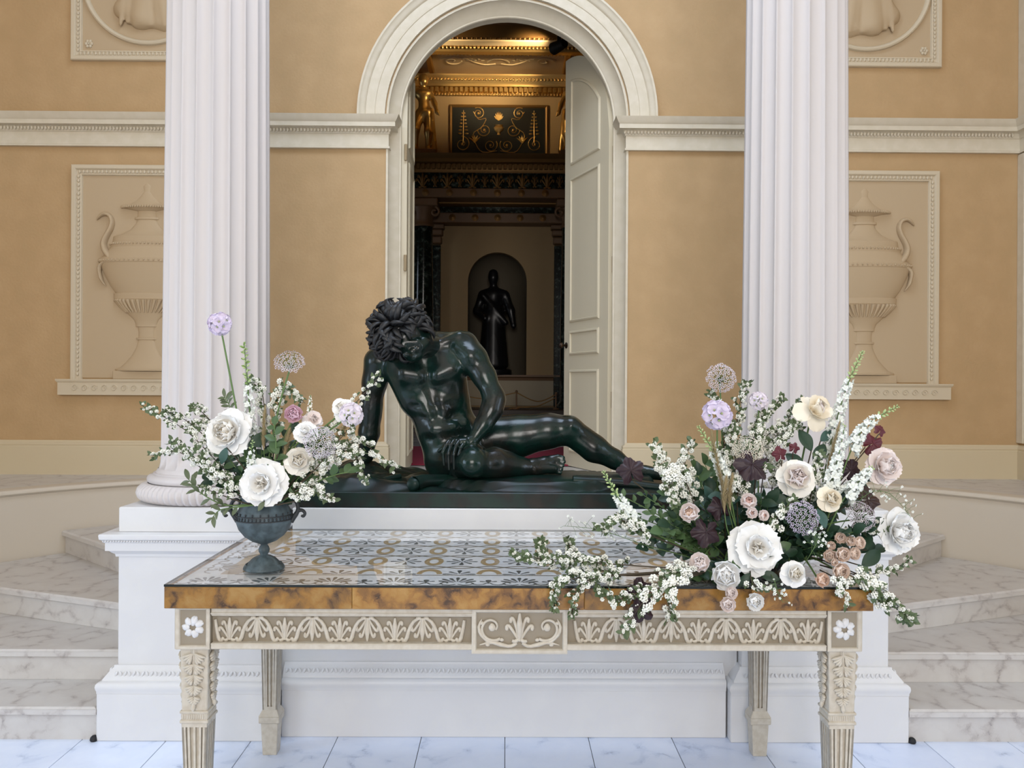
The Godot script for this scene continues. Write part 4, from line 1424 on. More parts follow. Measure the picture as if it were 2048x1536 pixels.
func build_statue() -> void:
	var bt := ntex(noise(0.02, 71, false, 4), 512, [hexc("0d2821"), hexc("10231f"), hexc("121a18"), hexc("221f1b")], [0.3, 0.48, 0.62, 0.8])
	M.bronze = tmat(bt, 0.55, 0.22)
	M.bronze.metallic_specular = 0.45
	M.bronze_hair = mat(hexc("1c1d1f"), 0.48)
	M.bronze_base = tmat(bt, 0.6, 0.36)
	M.bronze_base.metallic_specular = 0.35
	var org := Vector3(0, 0.997, -4.08)
	var t := thing("bronze_statue", "dark green bronze statue of a nude man leaning on one arm with head bowed", "statue", org)
	var top: float = 1.066
	# plinth slab with modelled ground
	var b := MB.new()
	b.xf = Transform3D(Basis.IDENTITY, -org)
	b.box(Vector3(0, 1.0315, -4.08), Vector3(1.86, 0.069, 0.8), 0.004)
	part("plinth", b.mesh(), M.bronze_base, t)
	b = MB.new()
	b.xf = Transform3D(Basis.IDENTITY, -org)
	var nz := noise(2.6, 5, false, 3)
	var nf := noise(9.0, 8, true, 2)
	var g := PackedVector3Array()
	var gx: int = 150
	var gz: int = 60
	for j in gz + 1:
		for i in gx + 1:
			var x: float = lerpf(-0.925, 0.925, float(i) / gx)
			var z: float = lerpf(-3.685, -4.475, float(j) / gz)
			var e: float = minf(minf(0.93 - absf(x), -3.68 - z), z + 4.48)
			var fade: float = smoothstep(0.0, 0.07, e)
			var h: float = 0.012 + 0.02 * nz.get_noise_2d(x, z)
			# cloth ridges to the left, under the hand
			var lf: float = smoothstep(-0.32, -0.6, x)
			h += lf * (0.035 + 0.022 * nf.get_noise_2d(x * 0.35 + z * 0.3, z * 0.5))
			h += 0.05 * exp(-((x + 0.74) * (x + 0.74) / 0.02 + (z + 4.1) * (z + 4.1) / 0.02))
			# large oval disc lying under the figure
			var r: float = sqrt(pow((x - 0.12) / 0.6, 2) + pow((z + 3.98) / 0.265, 2))
			h = lerpf(h, 0.05 + 0.012 * (1.0 - r) - 0.006 * smoothstep(0.1, 0.0, absf(r - 0.86)), smoothstep(1.02, 0.95, r))
			g.append(Vector3(x, 1.063 + fade * h, z))
	b.grid(g, gx + 1, gz + 1)
	part("modelled_ground", b.mesh(), M.bronze_base, t)
	b = MB.new()
	b.xf = Transform3D(Basis.IDENTITY, -org)
	var hc := curve([P(829, 968, 3.715), P(850, 962, 3.76), P(900, 960, 3.84), P(960, 962, 3.86)], 12)
	b.tube(hc, ramp(0.036, 0.02, 12), 14, false)
	b.tube([P(829, 968, 3.715), P(829.5, 968, 3.712), P(833, 967, 3.715), P(850, 962, 3.76)], [0.036, 0.03, 0.026, 0.02], 14, false)
	part("horn", b.mesh(), M.bronze_base, t)
	b = MB.new()
	b.xf = Transform3D(Basis.IDENTITY, -org)
	b.tube([P(1146, 961, 3.8), P(1200, 963, 3.8), P(1260, 968, 3.79), P(1330, 976, 3.77)], [0.034, 0.036, 0.034, 0.03], 12, true, 0.7)
	part("scabbard", b.mesh(), M.bronze_base, t)
	b = MB.new()
	b.xf = Transform3D(Basis.IDENTITY, -org)
	b.tube([P(690, 982, 3.74), P(745, 966, 3.8), P(800, 952, 3.9)], [0.016, 0.016, 0.014], 8, true)
	part("staff", b.mesh(), M.bronze_base, t)

	# the figure
	var B := Body.new(Vector3(-0.86, 1.03, -4.3), Vector3(0.86, 1.9, -3.62), 0.0095, 0.011)
	# trunk
	B.bone(P(813, 736, 3.985), 0.106, P(840, 792, 4.0), 0.108)
	B.bone(P(889, 728, 3.985), 0.1, P(897, 795, 4.005), 0.1)
	B.bone(P(848, 715, 4.01), 0.1, P(866, 800, 4.02), 0.105)
	B.bone(P(862, 815, 4.0), 0.104, P(874, 850, 4.0), 0.106)
	B.bone(P(902, 815, 4.02), 0.092, P(912, 848, 4.03), 0.092)
	B.bone(P(884, 872, 4.0), 0.108, P(893, 905, 4.0), 0.108)
	B.bone(P(917, 862, 4.04), 0.1, P(930, 890, 4.06), 0.105)
	B.bone(P(890, 930, 3.99), 0.086, P(940, 922, 4.05), 0.1)
	# breast, collar bones, muscles of the belly
	B.bone(P(812, 748, 3.905), 0.05, P(836, 752, 3.905), 0.042)
	B.bone(P(905, 738, 3.92), 0.046, P(876, 750, 3.905), 0.042)
	B.bone(P(866, 694, 3.93), 0.018, P(918, 672, 3.935), 0.02)
	B.bone(P(846, 800, 3.925), 0.034, P(858, 826, 3.915), 0.032)
	B.bone(P(882, 800, 3.925), 0.034, P(888, 826, 3.925), 0.032)
	B.bone(P(868, 858, 3.91), 0.03, P(905, 854, 3.925), 0.03)
	B.bone(P(930, 846, 3.96), 0.03, P(940, 862, 3.97), 0.03)
	for q in [[855, 722, 3.872, 857, 775, 3.862, 0.009], [808, 788, 3.888, 850, 796, 3.87, 0.006], [850, 796, 3.87, 905, 790, 3.888, 0.006], [822, 812, 3.9, 925, 808, 3.91, 0.006], [836, 836, 3.895, 940, 822, 3.93, 0.006], [842, 880, 3.9, 930, 868, 3.935, 0.007], [866, 800, 3.885, 878, 830, 3.885, 0.006]]:
		B.bone(P(q[0], q[1], q[2]), q[6], P(q[3], q[4], q[5]), q[6], -0.9)
	B.bone(P(899, 838, 3.9), 0.006, P(905, 836, 3.91), 0.006, -2.0)
	# neck, shoulders
	B.bone(P(850, 690, 3.96), 0.064, P(838, 672, 3.9), 0.06)
	B.bone(P(862, 686, 4.02), 0.06, P(922, 690, 4.0), 0.058)
	B.bone(P(850, 695, 4.03), 0.06, P(770, 722, 4.03), 0.06)
	# arm that supports him
	B.chain([P(757, 724, 4.02), P(749, 765, 4.04), P(742, 812, 4.07), P(741, 832, 4.08), P(738, 866, 4.09), P(731, 912, 4.11)], [0.072, 0.056, 0.05, 0.047, 0.048, 0.033])
	B.bone(P(731, 912, 4.11), 0.034, P(712, 934, 4.1), 0.032)
	# arm across to the thigh
	B.chain([P(927, 692, 3.985), P(947, 718, 3.95), P(968, 752, 3.92), P(986, 790, 3.89), P(989, 800, 3.885)], [0.073, 0.064, 0.053, 0.044, 0.045])
	B.chain([P(989, 800, 3.885), P(983, 820, 3.87), P(967, 850, 3.845), P(943, 884, 3.81)], [0.045, 0.047, 0.039, 0.026])
	B.bone(P(918, 694, 3.93), 0.03, P(940, 712, 3.91), 0.035)
	# bent leg: thigh towards the viewer, calf folded back along the ground
	B.chain([P(893, 920, 3.99), P(920, 922, 3.88), P(943, 924, 3.77)], [0.096, 0.082, 0.064])
	B.bone(P(944, 926, 3.745), 0.056, P(946, 920, 3.75), 0.05)
	B.chain([P(958, 930, 3.79), P(988, 926, 3.84), P(1012, 930, 3.88), P(1040, 934, 3.91), P(1066, 934, 3.93)], [0.058, 0.068, 0.06, 0.042, 0.034])
	# outstretched leg
	B.chain([P(940, 884, 4.1), P(985, 876, 4.09), P(1035, 872, 4.08), P(1095, 862, 4.06), P(1136, 860, 4.05)], [0.112, 0.108, 0.102, 0.084, 0.068])
	B.bone(P(1143, 852, 4.01), 0.04, P(1150, 856, 4.01), 0.034)
	B.chain([P(1140, 862, 4.05), P(1165, 880, 4.05), P(1188, 897, 4.05), P(1230, 919, 4.05), P(1262, 938, 4.05), P(1284, 952, 4.06)], [0.064, 0.06, 0.063, 0.044, 0.031, 0.034])
	B.bone(P(1290, 944, 4.04), 0.034, P(1345, 952, 3.98), 0.026)
	B.bone(P(1345, 952, 3.98), 0.028, P(1372, 960, 3.95), 0.016)
	# cloth fold hiding the lap
	B.bone(P(945, 893, 3.94), 0.03, P(968, 908, 3.9), 0.026)
	b = MB.new()
	b.xf = Transform3D(Basis.IDENTITY, -org)
	B.into(b)
	# fine grid: hand on the thigh
	var hnd := Body.new(P(862, 950, 3.86), P(960, 868, 3.86) + Vector3(0, 0, 0.18), 0.0028, 0.0018)
	hnd.chain([P(948, 878, 3.815), P(930, 886, 3.805), P(912, 885, 3.795)], [0.027, 0.025, 0.02])
	hnd.chain([P(944, 884, 3.805), P(928, 896, 3.795), P(918, 896, 3.795)], [0.023, 0.022, 0.018])
	hnd.bone(P(930, 884, 3.79), 0.02, P(900, 884, 3.79), 0.016)
	var fx := [[893, 881, 886, 905, 888, 930], [903, 880, 897, 908, 898, 939], [913, 882, 908, 910, 908, 938], [922, 887, 918, 910, 917, 929]]
	for q in fx:
		hnd.chain([P(q[0] + 4, q[1] + 2, 3.775), P(q[0], q[1] + 8, 3.762), P(q[2], q[3], 3.762), P(q[4], q[5], 3.772)], [0.0098, 0.0093, 0.0084, 0.0066])
	hnd.chain([P(905, 888, 3.78), P(890, 893, 3.775), P(878, 902, 3.79)], [0.013, 0.011, 0.0085])
	hnd.into(b)
	# supporting hand, spread on the ground
	hnd = Body.new(P(650, 975, 4.16), P(748, 905, 4.16) + Vector3(0, 0, 0.2), 0.004, 0.004)
	hnd.chain([P(730, 914, 4.11), P(718, 930, 4.09), P(704, 940, 4.06)], [0.033, 0.03, 0.024])
	for k in 4:
		hnd.chain([P(712 - k * 1.0, 938 + k, 4.1 - k * 0.02), P(692 - k * 2, 938 + k * 4, 4.08 - k * 0.03), P(676 - k * 1, 946 + k * 5, 4.06 - k * 0.035)], [0.013, 0.011, 0.008])
	hnd.chain([P(722, 935, 4.07), P(722, 950, 4.02), P(716, 962, 3.99)], [0.014, 0.011, 0.008])
	hnd.into(b)
	# foot of the bent leg
	var ft := Body.new(P(1035, 962, 4.02), P(1150, 890, 4.02) + Vector3(0, 0, 0.24), 0.0038, 0.0032)
	ft.chain([P(1048, 934, 3.915), P(1066, 932, 3.93), P(1090, 926, 3.95), P(1110, 922, 3.955)], [0.036, 0.036, 0.032, 0.02])
	ft.bone(P(1070, 938, 3.92), 0.03, P(1108, 938, 3.925), 0.018)
	ft.bone(P(1056, 936, 3.95), 0.035, P(1052, 940, 3.97), 0.03)
	for k in 5:
		ft.chain([P(1100, 916 + k * 6.8, 3.955 - k * 0.006), P(1116, 914 + k * 7.4, 3.955 - k * 0.006), P(1128 - absf(k - 1) * 2.5, 916 + k * 7.4, 3.95 - k * 0.006)], [0.0125 if k == 0 else 0.0105, 0.012 if k == 0 else 0.0095, 0.0115 if k == 0 else 0.009])
	ft.into(b)
	# head: bowed, turned down to the side of the supporting arm
	var sk: Vector3 = P(800, 662, 3.86)
	var hd := Body.new(P(745, 740, 3.97), P(885, 610, 3.97) + Vector3(0, 0, 0.3), 0.0045, 0.006)
	hd.bone(sk, 0.094, P(812, 668, 3.87), 0.092)
	hd.bone(P(815, 684, 3.835), 0.062, P(826, 696, 3.83), 0.05)
	hd.bone(P(848, 690, 3.87), 0.04, P(832, 708, 3.825), 0.032)
	hd.bone(P(832, 708, 3.82), 0.03, P(824, 713, 3.8), 0.024)
	hd.bone(P(838, 692, 3.81), 0.03, P(846, 684, 3.83), 0.032)
	hd.bone(P(806, 690, 3.785), 0.013, P(812, 709, 3.757), 0.011)
	hd.bone(P(812, 709, 3.757), 0.013, P(816, 711, 3.77), 0.015)
	hd.bone(P(800, 688, 3.785), 0.016, P(834, 684, 3.79), 0.015)
	hd.bone(P(827, 698, 3.785), 0.011, P(829, 699, 3.785), 0.01)
	hd.bone(P(817, 717, 3.78), 0.009, P(828, 716, 3.79), 0.008)
	hd.bone(P(846, 690, 3.9), 0.06, P(862, 694, 3.95), 0.062)
	hd.bone(P(856, 672, 3.85), 0.016, P(858, 684, 3.855), 0.01)
	hd.bone(P(820, 694, 3.773), 0.006, P(834, 693, 3.78), 0.006, -1.0)
	hd.into(b)
	part("figure", b.mesh(), M.bronze, t)
	# thick tufted hair
	b = MB.new()
	b.xf = Transform3D(Basis.IDENTITY, -org)
	var fd: Vector3 = (P(833, 708, 3.78) - sk).normalized()
	var crown: Vector3 = (P(775, 640, 3.76) - sk).normalized()
	var r2 := RandomNumberGenerator.new()
	r2.seed = 11
	var cnt: int = 340
	for k in cnt:
		var y: float = 1.0 - 2.0 * (k + 0.5) / cnt
		var a: float = k * 2.399963
		var nrm := Vector3(sqrt(1 - y * y) * cos(a), y, sqrt(1 - y * y) * sin(a))
		if nrm.dot(fd) > 0.62:
			continue
		if nrm.dot((P(870, 690, 4.0) - sk).normalized()) > 0.6:
			continue
		var dn: Vector3 = (nrm - crown).slide(nrm)
		dn = dn.normalized() if dn.length() > 0.05 else nrm.cross(Vector3.UP).normalized()
		dn = dn.rotated(nrm, 1.3 * sin(nrm.x * 9.0 + nrm.y * 5.0) + r2.randf_range(-0.7, 0.7))
		var ln: float = r2.randf_range(0.05, 0.075)
		var lift: float = r2.randf_range(0.8, 1.25)
		var p0: Vector3 = sk + nrm * 0.082
		var curl: Vector3 = dn.cross(nrm) * r2.randf_range(-0.03, 0.03)
		var pts := curve([p0, p0 + nrm * 0.04 * lift + dn * ln * 0.15, p0 + nrm * 0.058 * lift + dn * ln * 0.6 + curl * 0.5, p0 + nrm * 0.05 * lift + dn * ln * 1.1 + curl * 1.3], 6)
		var w: float = r2.randf_range(0.0135, 0.0185)
		b.tube(pts, [w * 0.8, w * 1.0, w * 1.15, w * 1.1, w * 0.9, w * 0.55, w * 0.1], 6, true, 0.6)
	part("hair", b.mesh(), M.bronze_hair, t)


func stroke(b: MB, pts: Array, w0: float, w1: float, w2: float, z: float, ball := 0.0) -> void:
	var c := curve(v3(pts, z), 9)
	var r := []
	for i in 10:
		var t: float = i / 9.0
		r.append(1.55 * (lerpf(w0, w1, t * 2.0) if t < 0.5 else lerpf(w1, w2, t * 2.0 - 1.0)))
	b.tube(c, r, 6, true)
	if ball > 0.0:
		b.blob(c[9], Vector3(ball, ball, ball * 0.8), 8, 6)


func palmette(b: MB, k: float, up: float) -> void:
	for s in [-1, 1]:
		for l in [[0.004, -0.026, 0.009, 0.002, 0.0165, 0.022, 0.022, 0.023, 0.0225, 0.015], [0.005, -0.029, 0.015, -0.012, 0.027, 0.004, 0.033, 0.003, 0.0325, -0.005]]:
			var p := []
			for i in 5:
				p.append(Vector2(s * l[i * 2], up * l[i * 2 + 1]) * k)
			stroke(b, p, 0.0022 * k, 0.0032 * k, 0.0034 * k, 0.003 * k, 0.0042 * k)
		stroke(b, [Vector2(s * 0.003, -0.03 * up) * k, Vector2(s * 0.011, -0.036 * up) * k, Vector2(s * 0.019, -0.034 * up) * k], 0.003 * k, 0.004 * k, 0.0025 * k, 0.003 * k)
	stroke(b, [Vector2(0, -0.03 * up) * k, Vector2(0, 0.0) * k, Vector2(0, 0.018 * up) * k, Vector2(0, 0.037 * up) * k], 0.003 * k, 0.0058 * k, 0.0018 * k, 0.004 * k)
	b.blob(Vector3(0, -0.032 * up * k, 0.003 * k), Vector3(0.006, 0.005, 0.006) * k, 8, 5)


func spiral(cx: float, cy: float, r0: float, r1: float, a0: float, a1: float, n: int) -> Array:
	var o := []
	for i in n + 1:
		var t: float = float(i) / n
		o.append(Vector2(cx + lerpf(r0, r1, t) * cos(lerpf(a0, a1, t)), cy + lerpf(r0, r1, t) * sin(lerpf(a0, a1, t))))
	return o


func acanthus(b: MB, h: float, w_top: float, w_bot: float) -> void:
	# leaf hanging from y = 0 to y = -h in the xy plane, proud towards +z
	b.tube(v3([Vector2(0, 0), Vector2(0, -h * 0.5), Vector2(0, -h * 0.97)], 0.003), [0.0045, 0.0035, 0.002], 6)
	for s in [-1, 1]:
		b.tube(v3([Vector2(s * 0.006, 0), Vector2(s * 0.0045, -h * 0.5), Vector2(s * 0.001, -h * 0.9)], 0.002), [0.003, 0.0025, 0.0015], 5)
		for r in 5:
			var y: float = -h * (0.10 + 0.175 * r)
			var w: float = lerpf(w_top, w_bot, r / 4.0) * (0.95 if r < 4 else 0.8)
			for f in 4:
				var a: float = deg_to_rad(-20.0 - f * 17.0)
				var ln: float = w * [0.5, 0.52, 0.46, 0.36][f]
				var c := Vector3(s * (w * 0.42 - f * 0.003), y - f * h * 0.028, 0.005)
				var d := Vector3(s * cos(a), sin(a), 0)
				b.tube([c - d * ln * 0.75, c + Vector3(0, 0, 0.0035), c + d * ln * 0.6 + Vector3(0, 0, 0.002), c + d * ln * 0.95], [0.002, 0.0064, 0.006, 0.0012], 7, true, 0.8)
	b.tube([Vector3(0, -h * 0.86, 0.004), Vector3(0, -h * 0.96, 0.01), Vector3(0, -h * 1.01, 0.011)], [0.006, 0.008, 0.003], 6)


func fluted_faces(b: MB, h0: float, h1: float, w0: float, w1: float, n: int, fil: float, proud: float) -> void:
	# raised fillets on the four faces of a leg that tapers from w1 at h1 to w0 at h0
	for q in 4:
		var rot := Basis(Vector3.UP, q * PI / 2)
		var keep := b.xf
		b.xf = keep * Transform3D(rot, Vector3.ZERO)
		for i in n + 1:
			var u: float = float(i) / n - 0.5
			var x0: float = u * (w0 - fil)
			var x1: float = u * (w1 - fil)
			var z0: float = w0 * 0.5
			var z1: float = w1 * 0.5
			var f: float = fil * 0.5
			b.face([Vector3(x0 - f, h0, z0), Vector3(x0 + f, h0, z0), Vector3(x1 + f, h1, z1), Vector3(x1 - f, h1, z1)], Vector3(0, (h0 + h1) * 0.5, 0))
			for e in [-1, 1]:
				b.face([Vector3(x0 + e * f, h0, z0), Vector3(x0 + e * f, h0, z0 - proud), Vector3(x1 + e * f, h1, z1 - proud), Vector3(x1 + e * f, h1, z1)], Vector3((x0 + x1) * 0.5, (h0 + h1) * 0.5, z0 - proud))
		b.xf = keep
	b.box(Vector3(0, h0 + 0.004, 0), Vector3(w0, 0.016, w0), 0.001)
	b.box(Vector3(0, h1 - 0.006, 0), Vector3(w1, 0.014, w1), 0.001)


func build_table() -> void:
	var sien := noise(0.006, 51, true, 5, 70.0)
	M.sienna = tmat(ntex(sien, 1024, [hexc("a07c46"), hexc("92692f"), hexc("74542d"), hexc("3c2b1d")], [0.2, 0.52, 0.74, 0.95]), 1.1, 0.22)
	M.sienna_b = tmat(ntex(noise(0.005, 55, true, 5, 90.0), 1024, [hexc("ab8449"), hexc("9b7034"), hexc("76522a"), hexc("3a291b")], [0.2, 0.5, 0.74, 0.95]), 1.2, 0.22)
	M.table = tmat(ntex(noise(0.03, 61, false, 4), 512, [hexc("bfb5a4"), hexc("c5bcac"), hexc("cac2b3")], [0.25, 0.5, 0.75]), 2.0, 0.42)
	M.table_field = mat(hexc("928775"), 0.6)
	M.inlay_ground = tmat(ntex(noise(0.012, 63, false, 4), 512, [hexc("dcdfe2"), hexc("e4e6e8"), hexc("eaeaea")], [0.3, 0.5, 0.7]), 1.3, 0.25)
	M.inlay_ochre = mat(hexc("a68a58"), 0.35)
	M.inlay_dark = mat(hexc("3b3835"), 0.35)
	M.inlay_brown = mat(hexc("6d5f49"), 0.35)
	var cx: float = 0.047
	var t := thing("console_table", "long cream carved console table with inlaid marble top and ochre marble edge", "table", Vector3(cx, 0, -3.06))
	var zf: float = 3.06 - 2.566     # front of the slab
	var zb: float = 3.06 - 3.55
	var b := MB.new()
	b.box(Vector3(0, 0.882, (zf + zb) * 0.5 - 0.006), Vector3(2.186, 0.064, zf - zb - 0.014), 0.001)
	var slab := part("marble_slab", b.mesh(), M.inlay_ground, t)
	# edge facings of figured ochre marble
	var xs := [-1.1, -0.52, 0.2, 0.72, 1.1]
	for i in 4:
		b = MB.new()
		b.box(Vector3((xs[i] + xs[i + 1]) * 0.5, 0.8835, zf - 0.006), Vector3(xs[i + 1] - xs[i] - 0.0006, 0.067, 0.012), 0.0015)
		part("edge_facing", b.mesh(), M.sienna if i % 2 == 0 else M.sienna_b, slab)
	for s in [-1, 1]:
		b = MB.new()
		b.box(Vector3(s * 1.094, 0.8835, (zf + zb) * 0.5 - 0.006), Vector3(0.012, 0.067, zf - zb - 0.012), 0.0015)
		part("edge_facing", b.mesh(), M.sienna_b, slab)
	inlay(slab, zf, zb)
	# apron
	b = MB.new()
	b.box(Vector3(0, 0.782, zf - 0.07), Vector3(2.14, 0.136, 0.03))
	var apron := part("apron", b.mesh(), M.table_field, t)
	b = MB.new()
	for s in [-1, 1]:
		b.box(Vector3(s * 0.557, 0.834, zf - 0.047), Vector3(0.82, 0.032, 0.03), 0.003)
		b.box(Vector3(s * 0.557, 0.827, zf - 0.036), Vector3(0.82, 0.006, 0.016), 0.002)
		b.box(Vector3(s * 0.557, 0.724, zf - 0.045), Vector3(0.82, 0.02, 0.03), 0.003)
		b.box(Vector3(s * 0.557, 0.731, zf - 0.037), Vector3(0.82, 0.005, 0.016), 0.002)
	b.box(Vector3(0, 0.846, zf - 0.05), Vector3(2.14, 0.008, 0.04), 0.002)
	part("rail", b.mesh(), M.table, apron)
	for s in [-1, 1]:
		b = MB.new()
		b.box(Vector3(s * 1.052, 0.782, (zf + zb) * 0.5 - 0.02), Vector3(0.03, 0.136, zf - zb - 0.16), 0.003)
		part("side_apron", b.mesh(), M.table, t)
	b = MB.new()
	b.box(Vector3(0, 0.782, zb + 0.07), Vector3(2.05, 0.136, 0.03), 0.003)
	part("back_apron", b.mesh(), M.table, t)
	# frieze of alternating palmettes joined by scrolls
	b = MB.new()
	palmette(b, 0.98, 1.0)
	var pu := b.mesh()
	b = MB.new()
	palmette(b, 1.02, -1.0)
	for s in [-1, 1]:
		stroke(b, [Vector2(s * 0.007, 0.036), Vector2(s * 0.026, 0.027), Vector2(s * 0.041, 0.002), Vector2(s * 0.05, -0.03), Vector2(s * 0.058, -0.037), Vector2(s * 0.064, -0.031)], 0.0032, 0.0046, 0.0042, 0.0035, 0.0062)
	var pd := b.mesh()
	b = MB.new()
	stroke(b, [Vector2(0.041, 0.03), Vector2(0.046, 0.0), Vector2(0.053, -0.03), Vector2(0.06, -0.037), Vector2(0.065, -0.031)], 0.0036, 0.0046, 0.0042, 0.0035, 0.0062)
	var ph := b.mesh()
	for s in [-1, 1]:
		for k in 5:
			part("palmette", pu, M.table, apron, Transform3D(Basis.IDENTITY, Vector3(s * (0.2195 + k * 0.1735), 0.7735, zf - 0.054)))
			if k < 4:
				part("palmette", pd, M.table, apron, Transform3D(Basis.IDENTITY, Vector3(s * (0.2195 + 0.08675 + k * 0.1735), 0.7735, zf - 0.054)))
		part("scroll", ph, M.table, apron, Transform3D(Basis.from_scale(Vector3(s, 1, 1)), Vector3(s * (0.2195 - 0.0868), 0.7735, zf - 0.054)))
		part("scroll", ph, M.table, apron, Transform3D(Basis.from_scale(Vector3(-s, 1, 1)), Vector3(s * (0.2195 + 4 * 0.1735 + 0.0868), 0.7735, zf - 0.054)))
	# tablet in the middle
	b = MB.new()
	b.box(Vector3(0, 0.7755, zf - 0.05), Vector3(0.3, 0.145, 0.03), 0.003)
	var tab := part("centre_tablet", b.mesh(), M.table_field, t)
	b = MB.new()
	b.mould([Vector2(0, -0.002), Vector2(0, 0.006), Vector2(-0.004, 0.009), Vector2(-0.012, 0.009), Vector2(-0.016, 0.004), Vector2(-0.016, -0.002)], [Vector3(-0.15, 0.7035, zf - 0.035), Vector3(0.15, 0.7035, zf - 0.035), Vector3(0.15, 0.848, zf - 0.035), Vector3(-0.15, 0.848, zf - 0.035)], Vector3.BACK, true)
	part("frame", b.mesh(), M.table, tab)
	b = MB.new()
	palmette(b, 1.22, 1.0)
	part("palmette", b.mesh(), M.table, tab, Transform3D(Basis.IDENTITY, Vector3(0, 0.787, zf - 0.034)))
	for s in [-1, 1]:
		b = MB.new()
		b.tube(v3(spiral(0.086, 0.008, 0.043, 0.012, -2.2, 3.7, 26), 0.004), ramp(0.0055, 0.0035, 26), 6)
		b.tube(v3(curve([Vector2(0.008, -0.04), Vector2(0.03, -0.05), Vector2(0.06, -0.044), Vector2(0.09, -0.038), Vector2(0.125, -0.046)], 10), 0.004), [0.005, 0.006, 0.006, 0.006, 0.007, 0.008, 0.007, 0.006, 0.005, 0.003, 0.0015], 6)
		b.tube(v3(curve([Vector2(0.075, -0.041), Vector2(0.1, -0.034), Vector2(0.12, -0.015), Vector2(0.128, 0.01), Vector2(0.118, 0.035)], 8), 0.003), [0.004, 0.006, 0.0065, 0.005, 0.006, 0.006, 0.0055, 0.004, 0.001], 6)
		for q in [[0.056, -0.03], [0.1, -0.045], [0.118, 0.022], [0.086, 0.016]]:
			b.blob(Vector3(q[0], q[1], 0.004), Vector3(0.008, 0.006, 0.005), 7, 5)
		b.blob(Vector3(0.086, 0.008, 0.004), Vector3(0.012, 0.012, 0.008), 10, 6)
		part("volute", b.mesh(), M.table, tab, Transform3D(Basis.from_scale(Vector3(s, 1, 1)), Vector3(0, 0.778, zf - 0.034)))
	# corner blocks with rosettes
	for s in [-1, 1]:
		b = MB.new()
		b.box(Vector3(s * 1.022, 0.782, zf - 0.087), Vector3(0.106, 0.136, 0.106), 0.003)
		var cb := part("corner_block", b.mesh(), M.table_field, t)
		b = MB.new()
		for q in 2:
			b.xf = Transform3D(Basis(Vector3.UP, s * q * PI / 2), Vector3(s * 1.022, 0.782, zf - 0.087))
			b.mould([Vector2(0, -0.002), Vector2(0, 0.004), Vector2(-0.003, 0.006), Vector2(-0.01, 0.006), Vector2(-0.013, 0.002), Vector2(-0.013, -0.002)], [Vector3(-0.053, -0.068, 0.053), Vector3(0.053, -0.068, 0.053), Vector3(0.053, 0.068, 0.053), Vector3(-0.053, 0.068, 0.053)], Vector3.BACK, true)
		part("frame", b.mesh(), M.table, cb)
		b = MB.new()
		for k in 7:
			var a: float = TAU * k / 7.0
			b.xf = Transform3D(Basis(Vector3.BACK, a) * Basis(Vector3.RIGHT, -0.35), Vector3.ZERO)
			b.blob(Vector3(0.004, 0.02, 0.009), Vector3(0.0115, 0.014, 0.0075), 9, 6)
			b.blob(Vector3(0.009, 0.025, 0.0115), Vector3(0.006, 0.007, 0.005), 7, 5)
		b.xf = Transform3D.IDENTITY
		b.lathe([Vector2(0.006, 0.004), Vector2(0.009, 0.012), Vector2(0.007, 0.015), Vector2(0.004, 0.011)], 10)
		part("rosette", b.mesh(), M.white, cb, Transform3D(Basis.IDENTITY, Vector3(s * 1.022, 0.784, zf - 0.035)))
		# front leg
		b = MB.new()
		b.taper_box(Vector3(s * 1.022, 0.61, zf - 0.087), Vector3(0.08, 0.21, 0.08), Vector3(0.088, 0.21, 0.088), 0.003)
		var lg := part("front_leg", b.mesh(), M.table, t)
		b = MB.new()
		for q in 4:
			b.xf = Transform3D(Basis(Vector3.UP, q * PI / 2), Vector3(s * 1.022, 0.712, zf - 0.087)) * Transform3D(Basis(Vector3.RIGHT, 0.019), Vector3(0, 0, 0.043))
			acanthus(b, 0.192, 0.046, 0.03)
		part("acanthus_leaf", b.mesh(), M.table, lg)
		b = MB.new()
		b.xf = Transform3D(Basis.IDENTITY, Vector3(s * 1.022, 0, zf - 0.087))
		b.box(Vector3(0, 0.512, 0), Vector3(0.09, 0.009, 0.09), 0.002)
		b.box(Vector3(0, 0.497, 0), Vector3(0.081, 0.022, 0.081), 0.001)
		b.box(Vector3(0, 0.482, 0), Vector3(0.09, 0.01, 0.09), 0.002)
		for q in 4:
			b.xf = Transform3D(Basis(Vector3.UP, q * PI / 2), Vector3(s * 1.022, 0, zf - 0.087))
			for k in 11:
				b.blob(Vector3(-0.035 + k * 0.007, 0.497, 0.0405), Vector3(0.0027, 0.009, 0.003), 6, 4)
		part("collar", b.mesh(), M.table, lg)
		b = MB.new()
		b.xf = Transform3D(Basis.IDENTITY, Vector3(s * 1.022, 0, zf - 0.087))
		b.taper_box(Vector3(0, 0.29, 0), Vector3(0.036, 0.376, 0.036), Vector3(0.058, 0.376, 0.058))
		fluted_faces(b, 0.104, 0.476, 0.056, 0.08, 4, 0.0065, 0.012)
		b.box(Vector3(0, 0.094, 0), Vector3(0.07, 0.022, 0.07), 0.004)
		b.taper_box(Vector3(0, 0.042, 0), Vector3(0.046, 0.084, 0.046), Vector3(0.056, 0.084, 0.056), 0.002)
		part("fluted_shank", b.mesh(), M.table, lg)
		# rear leg
		b = MB.new()
		b.xf = Transform3D(Basis.IDENTITY, Vector3(s * 1.022, 0, 3.06 - 3.48))
		b.taper_box(Vector3(0, 0.45, 0), Vector3(0.036, 0.53, 0.036), Vector3(0.056, 0.53, 0.056))
		fluted_faces(b, 0.19, 0.714, 0.06, 0.08, 4, 0.006, 0.013)
		var rl := part("rear_leg", b.mesh(), M.table, t)
		b = MB.new()
		b.xf = Transform3D(Basis.IDENTITY, Vector3(s * 1.022, 0, 3.06 - 3.48))
